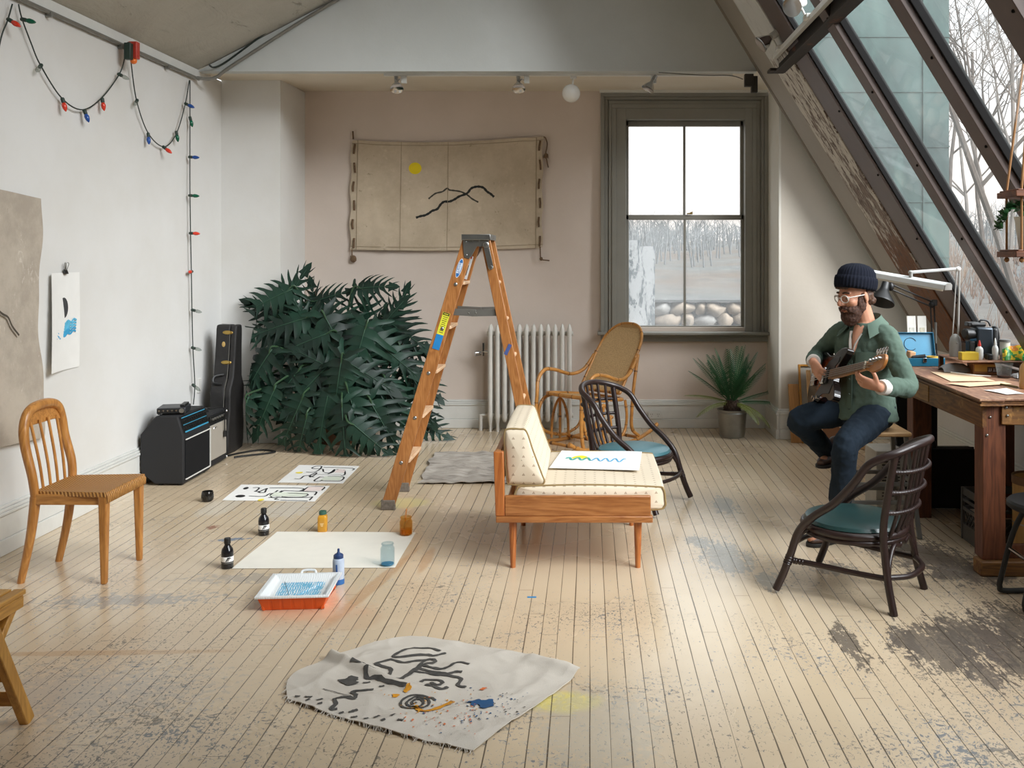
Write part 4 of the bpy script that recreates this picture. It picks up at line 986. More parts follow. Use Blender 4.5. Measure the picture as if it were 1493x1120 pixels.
def big_plant():
    random.seed(11)
    r = thing('split_leaf_plant', 'huge dark green split-leaf plant filling the corner between the guitar case and the ladder', 'plant', (0, 0, 0))
    hub = Vector((-2.16, 8.22, .0))
    mb = MB(); mb.lathe([(0, 0), (.15, 0), (.20, .26), (.205, .28), (.185, .28), (.17, .25), (0, .24)], 28, hub); mb.build('pot', plain('terracotta pot', '6b4a30', .8), r)
    fol = MB(); stm = MB()
    def leaf(px, py, Y, L, ang, w=None, face=.35, tilt=None, droop=.25):
        """centre of the leaf, its length, and the way its tip points (0 right, 90 up)"""
        c = at(px, py, Y); a = math.radians(ang)
        tilt = random.uniform(-.35, .05) if tilt is None else tilt      # tip towards the viewer (-) or away
        d = Vector((math.cos(a), tilt, math.sin(a))).normalized()
        n = Vector((random.uniform(-.25, .25), -1, face + random.uniform(-.1, .3)))
        L *= 1.1; base = c - d * L * .5; split_leaf(fol, base, c + d * L * .5, n, w or L * random.uniform(.40, .48), random.choice((7, 7, 8)), droop)
        o = hub + Vector((random.uniform(-.14, .14), random.uniform(-.1, .1), .22)); m1 = o.lerp(base, .55) + Vector((0, .05, .12 + .1 * random.random()))
        stm.tube(cr([o, m1, base - d * .03, base + d * .05], 6), [.012, .006], 6)
    spec = [(545, 418, 8.15, .30, 8, .20), (480, 432, 8.25, .34, 20), (425, 425, 8.05, .40, 60), (385, 440, 8.0, .46, 205), (405, 475, 7.9, .5, 195), (395, 520, 7.85, .52, 215), (372, 545, 7.8, .44, 235), (385, 600, 7.75, .42, 245), (350, 612, 7.75, .36, 250),
            (445, 465, 8.0, .42, 120), (505, 470, 8.05, .46, 350), (560, 470, 8.1, .44, 55), (590, 485, 8.15, .46, 330), (575, 520, 7.95, .48, 320), (600, 540, 8.05, .44, 300), (555, 565, 7.85, .5, 300), (520, 520, 7.8, .5, 255), (470, 530, 7.8, .46, 150),
            (450, 560, 7.75, .5, 225), (490, 570, 7.65, .5, 260), (520, 612, 7.6, .52, 290), (470, 610, 7.65, .5, 260), (425, 615, 7.7, .44, 245), (560, 622, 7.65, .46, 300), (590, 600, 7.9, .42, 310), (540, 640, 7.55, .40, 320), (615, 590, 8.1, .38, 300),
            (628, 625, 8.2, .34, 335), (410, 570, 7.8, .44, 230), (440, 500, 7.85, .46, 200), (530, 455, 8.2, .40, 80), (495, 500, 7.9, .5, 300), (460, 445, 8.3, .36, 100), (565, 595, 7.8, .44, 280), (380, 490, 8.0, .4, 190), (500, 630, 7.55, .44, 275), (355, 575, 7.9, .36, 220), (605, 510, 8.2, .38, 350), (580, 450, 8.25, .36, 70), (440, 635, 7.7, .34, 255), (620, 560, 8.2, .34, 320), (395, 455, 8.15, .4, 150), (475, 590, 7.7, .48, 240), (535, 545, 7.75, .48, 330)]
    for q in spec: leaf(*q[:5], w=q[5] if len(q) > 5 else None)
    for k in range(14):
        a = random.uniform(0, 2 * PI); rr = random.uniform(.25, .75); x = 485 + 118 * rr * math.cos(a); y = 545 - 95 * rr * math.sin(a)
        leaf(x, y, random.uniform(8.05, 8.4), random.uniform(.36, .46), math.degrees(a) + random.uniform(-30, 30), tilt=random.uniform(-.5, .1))
    for k in range(26):      # dry aerial roots and old petioles
        a = hub + Vector((random.uniform(-.16, .16), random.uniform(-.1, .15), .25)); e = at(random.uniform(440, 500), random.uniform(415, 470), 8.3)
        stm.tube(cr([a, a.lerp(e, .5) + Vector((random.uniform(-.06, .06), 0, 0)), e], 5), [.004, .0015], 5, 1)
    for v in fol.v + stm.v:
        v.z = max(.012, v.z); v.y = min(v.y, 8.84); v.x = max(v.x, -3.07)
        if v.x < -2.54 and v.y > 8.12: v.y = 8.12
        if v.y < 8.06 and v.z < 1.16: v.x = max(v.x, -2.78)
        if v.y < 7.90 and v.z < .06: v.z = .06 if v.x < -2.48 else v.z
    fol.build('foliage', [leaf_mat('dark glossy leaf', '0e2219', '19382a', ''), plain('leaf rib', '2d4f3b', .5)], r, angle=180, fix=False)
    stm.build('stems', [plain('green stem', '2f4a2f', .5), plain('dry brown root', '5a4030', .9)], r)
big_plant()

# ---- painted hanging on the back wall
def hanging():
    r = thing('wall_hanging', 'old canvas hanging with a painted yellow sun and black mountain lines on the back wall', 'wall hanging')
    Yh = YB - .02
    TL, TR, BR, BL = at(513, 205, Yh), at(791.5, 199, Yh), at(790.5, 361, Yh), at(511, 364, Yh)
    def fn(u, v):
        p = (BL * (1 - u) + BR * u) * (1 - v) + (TL * (1 - u) + TR * u) * v
        p.z += -.034 * math.sin(PI * u) * v - .018 * math.sin(PI * u) * (1 - v) + .006 * math.sin(u * 31) * v * (u < .08 or u > .92)
        p.x += .008 * math.sin(v * 20) * (u < .02 or u > .98)
        p.y += -.006 - .008 * (1 + math.sin(u * 5 + v * 4)) - .012 * math.exp(-((u - .06 - .12 * (1 - v)) / .03) ** 2) * (1 - v); return p
    t = NT('stained linen canvas'); v = t.coord(); n = t.noise(v, 3.2, 7, .7); n2 = t.noise(v, 11, 6, .75); wv = t.noise(v, 240, 2)
    c = t.mix(t.smooth(n, .3, .7), lin('cdbda6'), lin('b9a992')); c = t.mix(t.math('MULTIPLY', t.smooth(n2, .55, .70), .6), c, lin('d8c9b2')); c = t.mix(t.math('MULTIPLY', t.smooth(n2, .38, .28), .8), c, lin('8e7f68'))
    t.set(c, .95, spec=.15); t.bump(t.math('ADD', wv, n2), .4, .003)
    mb = MB(); mb.grid(fn, 60, 36, 0, .004)
    wy = Yh - .036
    def Z(x, y): p = at(480 + x / 3.929, 170 + y / 3.929, Yh); u = (p.x - TL.x) / (TR.x - TL.x); q = fn(u, max(0, min(1, (p.z - BL.z) / (TL.z - BL.z)))); return Vector((p.x, q.y - .0022, p.z))
    c0 = Z(493, 297); n_ = 36
    vs = [Z(493, 297)] + [Z(493 + 36.5 * math.cos(2 * PI * k / n_), 297 + 33.5 * math.sin(2 * PI * k / n_)) for k in range(n_)]
    mb.add(vs, [(0, 1 + (k + 1) % n_, 1 + k) for k in range(n_)], 1)
    def st(pts, w, mat):
        q = cr([(x, y, 0) for x, y in pts], 6); vs = []; m = len(q)
        for i in range(m):
            d = q[min(i + 1, m - 1)] - q[max(i - 1, 0)]; k = Vector((d.y, -d.x, 0)).normalized() * w / 2 * (1 + .12 * math.sin(i * 1.3))
            vs += [Z(q[i].x - k.x, q[i].y - k.y), Z(q[i].x + k.x, q[i].y + k.y)]
        mb.add(vs, [(2 * i, 2 * i + 1, 2 * i + 3, 2 * i + 2) for i in range(m - 1)], mat)
    st([(570, 472), (590, 455), (612, 440), (650, 430), (675, 412), (690, 421), (715, 424), (755, 431), (790, 448), (820, 472), (855, 491)], 9, 3)
    st([(499, 580), (525, 571), (550, 566), (575, 553), (590, 541), (620, 530), (640, 503), (660, 488), (690, 487), (720, 474), (745, 458), (790, 440), (812, 414), (835, 404), (860, 402), (885, 409), (905, 430), (925, 443), (945, 461)], 13, 2)
    # hem seams
    for u0 in (.033, .967): mb.tube([fn(u0, k / 12) + Vector((0, -.003, 0)) for k in range(13)], .0025, 4, 4)
    for v0 in (.03, .97): mb.tube([fn(k / 20, v0) + Vector((0, -.003, 0)) for k in range(21)], .002, 4, 4)
    for u0 in (.26, .505): mb.tube([fn(u0, k / 12) + Vector((0, -.0028, 0)) for k in range(13)], .0018, 4, 4)
    mb.build('canvas', [t.m, plain('yellow sun paint', 'e8cf12', .7, var=.04), plain('black mountain paint', '22231f', .8), plain('thin grey-black paint', '46423a', .85), plain('canvas seam', 'a09078', .95)], r, angle=80)
    # laced ropes
    for side, X0 in ((0, .017), (1, .985)):
        mb = MB()
        for k in range(6):
            v0 = .92 - k * .172; mb.tube([fn(X0, v0 + .045) + Vector((0, -.004, 0)), fn(X0, v0) + Vector((0, -.012, 0)), fn(X0, v0 - .045) + Vector((0, -.004, 0))], .009, 7)
        mb.build('laced_rope', M['rope'], r)
    A = lambda x, y: at(480 + x / 3.929, 170 + y / 3.929, YB - .03)
    mb = MB(); mb.tube([A(135, 84), A(138, 130)], .008, 7); mb.build('rope_end', M['rope'], r)
    mb = MB(); mb.tube([A(130, 755), A(131, 805)], .006, 7); mb.ell(A(138, 815), (.030, .016, .034), 12, 8); mb.tube(cr([A(122, 800), A(150, 810), A(128, 832), A(155, 822)], 4), .007, 6); mb.build('rope_knot', M['rope'], r)
    mb = MB(); mb.tube(cr([A(1218, 118), A(1236, 120), A(1248, 150), A(1246, 180), A(1240, 215), A(1246, 250), A(1255, 292)], 5), .006, 7); mb.ell(A(1241, 224), (.018, .014, .026), 10, 8); mb.tube(cr([A(1228, 235), A(1250, 215), A(1252, 240)], 4), .005, 6); mb.build('rope_knot', M['rope'], r)
    mb = MB(); mb.tube([A(1208, 745), A(1210, 808)], .006, 7); mb.ell(A(1214, 815), (.016, .014, .018), 10, 8); mb.tube([A(1214, 820), A(1262, 825)], .0055, 6); mb.build('rope_knot', M['rope'], r)
hanging()

# ---- step ladder
def ladder():
    M['ladderwood'] = wood('orange-brown ladder wood', '8a5427', 'ad7541', 'Z', .8, .42, 10, wear=None, bump=.05)
    M['rungwood'] = wood('worn pale rung wood', 'c79b74', 'dcbb98', 'Y', 1, .5, 6)
    r = thing('step_ladder', 'open orange-brown wooden step ladder with metal top, astride the floor before the back wall', 'ladder')
    yn0, yf0, yn1, yf1 = 6.03, 6.50, 6.10, 6.40       # near and far rails, at the foot and at the top
    top = 1.70
    def fr(z, y0, y1): # front rail centre line
        t = z / top; return Vector((lerp(-1.275, -.765, t), lerp(y0, y1, t), z))
    def bk(z, y0, y1):
        t = z / top; return Vector((lerp(-.30, -.665, t), lerp(y0, y1, t), z))
    def rail(name, f, y0, y1, w, t_, z0=.0):
        a, c = f(z0, y0, y1), f(top, y0, y1); mb = MB(); mb.bar(a, c, t_, w, (1, 0, .3)); return mb.build(name, M['ladderwood'], r, .003)
    for (a, c) in ((yn0, yn1), (yf0, yf1)): rail('front_rail', fr, a, c, .082, .022, .02)
    for (a, c) in ((yn0 + .02, yn1 + .01), (yf0 - .02, yf1 - .01)): rail('rear_rail', bk, a, c, .062, .020, .02)
    for (f, a, c, n) in ((fr, yn0, yn1, 'front'), (fr, yf0, yf1, 'front'), (bk, yn0 + .02, yn1 + .01, 'rear'), (bk, yf0 - .02, yf1 - .01, 'rear')):
        p = f(.03, a, c); mb = MB(); mb.box((p.x, p.y, .032), (.088, .030, .062)); mb.build('foot_shoe', plain('scuffed grey shoe %s %.1f' % (n, p.y), '6f675e', .8, var=.3, scale=60), r, .004)
    for z in (.30, .58, .86, 1.14, 1.42):
        a, c = fr(z, yn0, yn1), fr(z, yf0, yf1)
        mb = MB(); mb.bar(a + Vector((.008, .012, 0)), c + Vector((.008, -.012, 0)), .085, .020, (0, 0, 1)); st = mb.build('step', M['rungwood'], r, .003)
        mb = MB(); mb.tube([a + Vector((0, -.014, -.005)), c + Vector((0, .014, -.005))], .004, 8); mb.ell(a + Vector((0, -.012, -.005)), (.012, .006, .012), 12, 6); mb.build('tie_rod', M['steel'], st)
    for z in (.36, .66, .94, 1.18, 1.42):
        mb = MB(); mb.tube([bk(z, yn0 + .02, yn1 + .01), bk(z, yf0 - .02, yf1 - .01)], .014, 12); mb.build('round_rung', M['rungwood'], r)
    # metal head
    x0, x1 = -.812, -.628
    mb = MB(); mb.bb(x0, x1, yn1 - .03, yf1 + .03, 1.715, 1.732); mb.bb(x0, x0 + .006, yn1 - .03, yf1 + .03, 1.70, 1.72); mb.bb(x1 - .006, x1, yn1 - .03, yf1 + .03, 1.695, 1.72); mb.bb(x0, x1, yn1 - .034, yn1 - .028, 1.695, 1.732); mb.bb(x0, x1, yf1 + .028, yf1 + .034, 1.695, 1.732)
    mb.build('top_cap', M['steel'], r, .003)
    for yy, sg in ((yn1 - .018, -1), (yf1 + .018, 1)):
        Mt = Matrix(((1, 0, 0, 0), (0, 0, 1, yy), (0, 1, 0, 0), (0, 0, 0, 1)))
        mb = MB(); mb.prism([(-.805, 1.715), (-.640, 1.715), (-.640, 1.665), (-.678, 1.655), (-.715, 1.655), (-.745, 1.60), (-.765, 1.575), (-.795, 1.585), (-.80, 1.62)], -.0025, .0025, Mt)
        for q in ((-.785, 1.685), (-.745, 1.69), (-.78, 1.60), (-.70, 1.69)): mb.ell((q[0], yy + sg * .003, q[1]), (.006, .003, .006), 8, 5)
        mb.build('head_bracket', M['steel'], r, .001)
        mb = MB(); d = (bk(1.0, 0, 0) - bk(1.6, 0, 0)).normalized(); a = bk(1.665, 0, 0); a.y = yy + sg * .004; c = a + Vector((d.x, 0, d.z)) * .145
        mb.bar(a, c, .005, .034, (1, 0, 0)); mb.ell(a + Vector((0, sg * .003, 0)), (.021, .005, .021), 14, 6); mb.ell(c, (.017, .004, .017), 12, 6); mb.build('hinge_strap', M['steel'], r, .001)
    for (y0, y1, s_) in ((yn0, yn1, .016), (yf0, yf1, -.016)):
        a = fr(1.24, y0, y1) + Vector((.02, s_, 0)); c = bk(1.235, y0, y1) + Vector((-.0, s_, 0)); m = (a + c) / 2 + Vector((0, 0, -.006))
        mb = MB(); mb.bar(a, m, .004, .042); mb.bar(m - Vector((.03, -.004, 0)), c, .004, .042); mb.ell(m, (.006, .006, .006), 8, 5); mb.ell(m - Vector((.045, 0, 0)), (.006, .006, .006), 8, 5); mb.build('spreader', M['greymetal'], r, .001)
    # stickers on the near front rail
    def sticker(name, z0, z1, w, mats, fn, off=0, y_=None, lab=None):
        a, c = fr(z0, yn0, yn1), fr(z1, yn0, yn1); d = (c - a); L = d.length; d.normalize(); n = Vector((0, -1, 0)); n = (n - d * n.dot(d)).normalized(); s_ = d.cross(n) * -1
        s_ = n.cross(d) * -1
        Mt = Matrix((s_ * -1, d, n)).transposed().to_4x4(); Mt.translation = (a + c) / 2 + n * .0125 + s_ * off
        mb = MB(); fn(mb, L, w, Mt); o = mb.build(name, mats, r, fix=False); return o
    wht, blu, yel, blk = plain('white sticker', 'dfe3e6', .4), plain('blue sticker print', '2c6aa8', .4), plain('yellow sticker', 'd6d33a', .5), M['black']
    def oval(mb, L, w, Mt):
        n = 36
        for k, (rx, ry, m, h) in enumerate(((w / 2, L / 2, 0, 0), (w / 2 * .86, L / 2 * .93, 1, .0004))):
            mb.add([(0, 0, h)] + [(rx * math.cos(2 * PI * i / n), ry * math.sin(2 * PI * i / n), h) for i in range(n)], [(0, 1 + i, 1 + (i + 1) % n) for i in range(n)], m, Mt)
        mb.box((0, 0, .0006), (w * .62, L * .56, .0004), None, 0, Mt)
        mb.text('Werner', .026, Mt @ Matrix.Translation((0, 0, .0010)) @ Matrix.Rotation(PI / 2, 4, 'Z'), 1)
    sticker('maker_sticker', 1.455, 1.575, .034, [wht, blu], oval, -.006)
    def warn(mb, L, w, Mt):
        mb.box((0, 0, 0), (w, L, .0005), None, 0, Mt); mb.box((0, L * .46, .0004), (w * .9, L * .07, .0004), None, 1, Mt); mb.box((0, -L * .30, .0004), (w, L * .40, .0004), None, 2, Mt)
        for k in range(9): mb.box((random.uniform(-.003, .003), L * (.38 - .052 * k), .0005), (w * random.uniform(.35, .7), L * .014, .0003), None, 1, Mt)
        mb.box((0, L * .46, .0007), (w * .62, L * .018, .0003), None, 0, Mt)
    sticker('warning_sticker', 1.005, 1.235, .046, [yel, blk, plain('blue sticker field', '1f78b4', .5)], warn)
    a, c = fr(1.47, yf0, yf1), fr(1.57, yf0, yf1); d = (c - a).normalized(); n = Vector((0, -1, 0)); n = (n - d * n.dot(d)).normalized(); s_ = d.cross(n)
    Mt = Matrix((s_, d, n)).transposed().to_4x4(); Mt.translation = (a + c) / 2 + n * .0125
    mb = MB(); mb.box((0, 0, 0), (.046, .16, .0005), None, 0, Mt); mb.box((0, .07, .0004), (.030, .018, .0004), None, 1, Mt)
    mb.box((-.002, .03, .0004), (.012, .045, .0004), None, 2, Mt); mb.box((.008, -.02, .0004), (.004, .07, .0004), None, 2, Mt); mb.build('rating_sticker', [wht, plain('red print', '9a2a2a', .5), blk], r, fix=False)
    # blue mark and paint drips on the near rear rail
    a = bk(1.0, yn0 + .02, yn1 + .01); mb = MB(); mb.bar(a + Vector((-.02, -.0115, -.03)), a + Vector((.012, -.0115, .035)), .001, .022, (1, 0, 0)); mb.build('paint_mark', plain('blue paint mark', '3d4f86', .7), r)
ladder()

# ---- radiator
def radiator():
    M['radwhite'] = plain('off-white radiator enamel', 'd0cdc5', .4, var=.04, bump=.06, bscale=60)
    r = thing('radiator', 'white cast-iron column radiator under the wall hanging', 'radiator', (-.545, 8.755, 0))
    for k in range(12):
        x = (k - 5.5) * .0652
        mb = MB()
        for y in (-.045, .045):
            pr = [(0, .085), (.012, .088), (.020, .10), (.022, .13), (.0205, .18), (.0205, .86), (.022, .90), (.020, .925), (.011, .955), (.004, .968), (0, .970)]
            mb.lathe(pr, 12, (x, y, 0))
        for z in (.14, .885): mb.bar((x, -.05, z), (x, .05, z), .026, .05)
        for z in (.14, .885): mb.tube([(x - .034, 0, z), (x + .034, 0, z)], .021, 10)
        if k in (0, 1, 10, 11):
            for y in (-.045, .045): mb.lathe([(0, 0), (.014, 0), (.011, .012), (.013, .06), (.021, .10), (0, .12)], 10, (x, y, 0))
        mb.build('section', M['radwhite'], r)
    mb = MB(); mb.tube([(-.38, 0, .72), (-.44, 0, .72)], .010, 8); mb.tube([(-.425, 0, .68), (-.425, 0, .80)], .010, 8); mb.tube([(-.45, -.0, .705), (-.50, -.03, .705)], [.020, .024], 12); mb.build('air_valve', M['chrome'], r)
    mb = MB(); mb.tube([(-.38, 0, .14), (-.45, 0, .14), (-.45, 0, 0)], .016, 10); mb.build('supply_pipe', M['radwhite'], r)
radiator()

# ---- low upholstered seat
def dotted(name):
    t = NT(name); v = t.coord(); sp = t.n('ShaderNodeSeparateXYZ'); t.l(v, sp.inputs[0])
    ge = t.n('ShaderNodeNewGeometry'); ns = t.n('ShaderNodeSeparateXYZ'); t.l(ge.outputs['Normal'], ns.inputs[0])
    def cells(a, b_, sa, sb):
        ia = t.math('DIVIDE', a, sa); ib = t.math('DIVIDE', b_, sb)
        row = t.math('MODULO', t.math('FLOOR', ib), 2.0)
        fa = t.math('SUBTRACT', t.math('FRACT', t.math('ADD', ia, 0)), .5); fb = t.math('SUBTRACT', t.math('FRACT', ib), .5)
        tri = t.math('ADD', t.math('MULTIPLY', t.math('ABSOLUTE', fa), 2.0), t.math('MULTIPLY', fb, 1.2))
        d = t.math('MAXIMUM', t.math('ABSOLUTE', fa), t.math('ABSOLUTE', fb))
        return t.math('MULTIPLY', t.math('LESS_THAN', tri, .18), t.math('LESS_THAN', d, .145))
    X, Y, Z = sp.outputs
    top = cells(X, Y, .052, .046); front = cells(X, Z, .052, .046); side = cells(Y, Z, .052, .046)
    az = t.math('GREATER_THAN', t.math('ABSOLUTE', ns.outputs[2]), .75); ax = t.math('GREATER_THAN', t.math('ABSOLUTE', ns.outputs[0]), .7)
    f = t.math('ADD', t.math('MULTIPLY', az, top), t.math('MULTIPLY', t.math('SUBTRACT', 1.0, az), t.math('ADD', t.math('MULTIPLY', ax, side), t.math('MULTIPLY', t.math('SUBTRACT', 1.0, ax), front))))
    wv = t.noise(v, 420, 2); n = t.noise(v, 4, 4)
    c = t.mix(n, lin('dacdb8'), lin('cfc0a8')); c = t.mix(t.math('MULTIPLY', f, .55), c, lin('76583f'))
    t.set(c, .95, spec=.15); t.bump(wv, .3, .002); return t.m
def low_seat():
    M['teak'] = wood('teak frame', '814b24', 'a87040', 'X', .8, .3, 8, bump=.04); M['teaky'] = wood('teak rail', '8a4f22', 'b57a3c', 'Y', .8, .3, 8, bump=.04); M['teakz'] = wood('teak post', '8f4c22', 'b06b36', 'Z', .8, .3, 6, bump=.04)
    fab = dotted('dotted cream upholstery'); pip = plain('brown piping', '8f7850', .9)
    y0, y1 = 4.85, 5.78; xl, xr = -.475, .318
    r = thing('upholstered_seat', 'low teak-framed seat with dotted cream cushions, its back to the left, in mid floor', 'seat')
    for yy in (y0, y1 - .032):
        mb = MB(); mb.bb(xl + .045, xr - .01, yy, yy + .03, .280, .382); mb.build('side_rail', M['teak'], r, .004)
        mb = MB(); mb.bb(xl, xr, yy - .006, yy + .036, .248, .281); mb.build('base_rail', M['teak'], r, .004)
    mb = MB(); mb.bb(xl + .03, xr - .03, y0 + .03, y1 - .03, .262, .285); mb.build('seat_platform', M['teaky'], r)
    mb = MB(); mb.bb(xr - .04, xr - .008, y0 + .03, y1 - .03, .25, .30); mb.build('front_rail', M['teaky'], r, .004)
    for yy in (y0 - .001, y1 - .041):
        mb = MB(); mb.prism([(xl - .012, .605), (xl + .038, .605), (xl + .045, .281), (xl - .002, .281)], yy, yy + .04, Matrix(((1, 0, 0, 0), (0, 0, 1, 0), (0, 1, 0, 0), (0, 0, 0, 1)))); mb.build('back_post', M['teakz'], r, .004)
    for z in (.575, .44):
        mb = MB(); mb.bb(xl - .008, xl + .022, y0 + .04, y1 - .04, z - .03, z + .03); mb.build('back_slat', M['teaky'], r, .004)
    for x in (-.394, .246):
        for yy in (y0 + .07, y1 - .095):
            mb = MB(); mb.tube([(x, yy, 0), (x, yy, .25)], [.0135, .0215], 16); mb.build('leg', M['teakz'], r)
    # seat cushion
    def cushion(name, box, mat, rad, puff):
        pass
    def pillow(name, poly, ya, yb, rad, puff):
        """cushion with outline poly in XZ, stretched from ya to yb, edges piped"""
        mb = MB(); n = 8; ins = []
        def outl(k): # inset outline
            c = Vector((sum(p[0] for p in poly) / len(poly), sum(p[1] for p in poly) / len(poly)))
            out = []
            pl = cr([(p[0], p[1], 0) for p in poly], 8, True)
            for p in pl:
                d = Vector((p.x, p.y)) - c; out.append(c + d * k)
            return out
        rings = []
        ys_ = [ya + .004, ya, ya + .002, ya + .014] + [lerp(ya + .014, yb - .014, i / 10) for i in range(1, 10)] + [yb - .014, yb - .002, yb, yb - .004]
        ks = [.0, .80, .955, 1.0] + [1 + puff * math.sin(PI * i / 10) for i in range(1, 10)] + [1.0, .955, .80, .0]
        vs = []; m = len(outl(1))
        for y, k in zip(ys_, ks): vs += [(q.x, y - (.010 if (k < .9 and y < (ya + yb) / 2) else 0) * (1 if k > 0 else 1.6), q.y) for q in outl(max(k, .02))]
        fs = [(i * m + k, i * m + (k + 1) % m, (i + 1) * m + (k + 1) % m, (i + 1) * m + k) for i in range(len(ys_) - 1) for k in range(m)]
        mb.add(vs, fs); o = mb.build(name, fab, r, angle=180)
        for y in (ya + .006, yb - .006): g = MB(); g.tube([(q.x, y, q.y) for q in outl(.992)], .0052, 6, closed=True); g.build('piping', pip, o)
        return o
    pillow('seat_cushion', [(-.385, .30), (-.392, .35), (-.375, .405), (-.33, .420), (.0, .428), (.33, .418), (.378, .405), (.388, .35), (.385, .318), (.33, .300), (.0, .292), (-.33, .292)], y0 + .045, y1 - .04, .02, .012)
    pillow('back_cushion', [(-.422, .445), (-.435, .60), (-.436, .69), (-.42, .712), (-.36, .712), (-.325, .70), (-.29, .60), (-.245, .48), (-.232, .440), (-.26, .424), (-.34, .424), (-.405, .428)], y0 + .05, y1 - .10, .02, .030)
    return r
low_seat()
def wave_sheet():
    z = .4345
    def fn(u, v):
        a, b_, c, d = [on(px, py, z) for px, py in ((801, 683.5), (932, 687), (936, 660), (819, 658))]
        p = (a * (1 - u) + b_ * u) * (1 - v) + (d * (1 - u) + c * u) * v
        p.z = z + .0045 + .003 * math.sin(u * 6) * math.sin(v * 5); return p
    mb = MB(); mb.grid(fn, 16, 12, 0, .0007)
    A = fn(0, 0); W = (fn(1, 0) - A).length; Hh = (fn(0, 1) - A).length
    S = lambda q: (lambda p: Vector((p.x, p.y, p.z + .0012)))(fn(q.x, q.y))
    fillp(mb, S, [(.28 + .10 * math.cos(a), .52 + .20 * math.sin(a)) for a in [PI * k / 10 for k in range(11)]], 1)
    S2 = lambda q: (lambda p: Vector((p.x, p.y, p.z + .0018)))(fn(q.x, q.y))
    pts = [(.12 + .70 * k / 40, .50 + .085 * math.sin(k * 1.0)) for k in range(41)]
    stroke(mb, S2, W, Hh, pts[:18], .014, 2, 2); stroke(mb, S2, W, Hh, pts[17:], .011, 3, 2)
    o = mb.build('wave_painting', [M['paper'], plain('bright yellow paint', 'f0dc2e', .7), plain('turquoise paint', '37a7a0', .7), plain('sky blue paint', '5aa9d2', .7)], fix=False)
    tag(o, 'white sheet with a blue wavy line over a yellow sun, lying on the upholstered seat', 'painting')
wave_sheet()

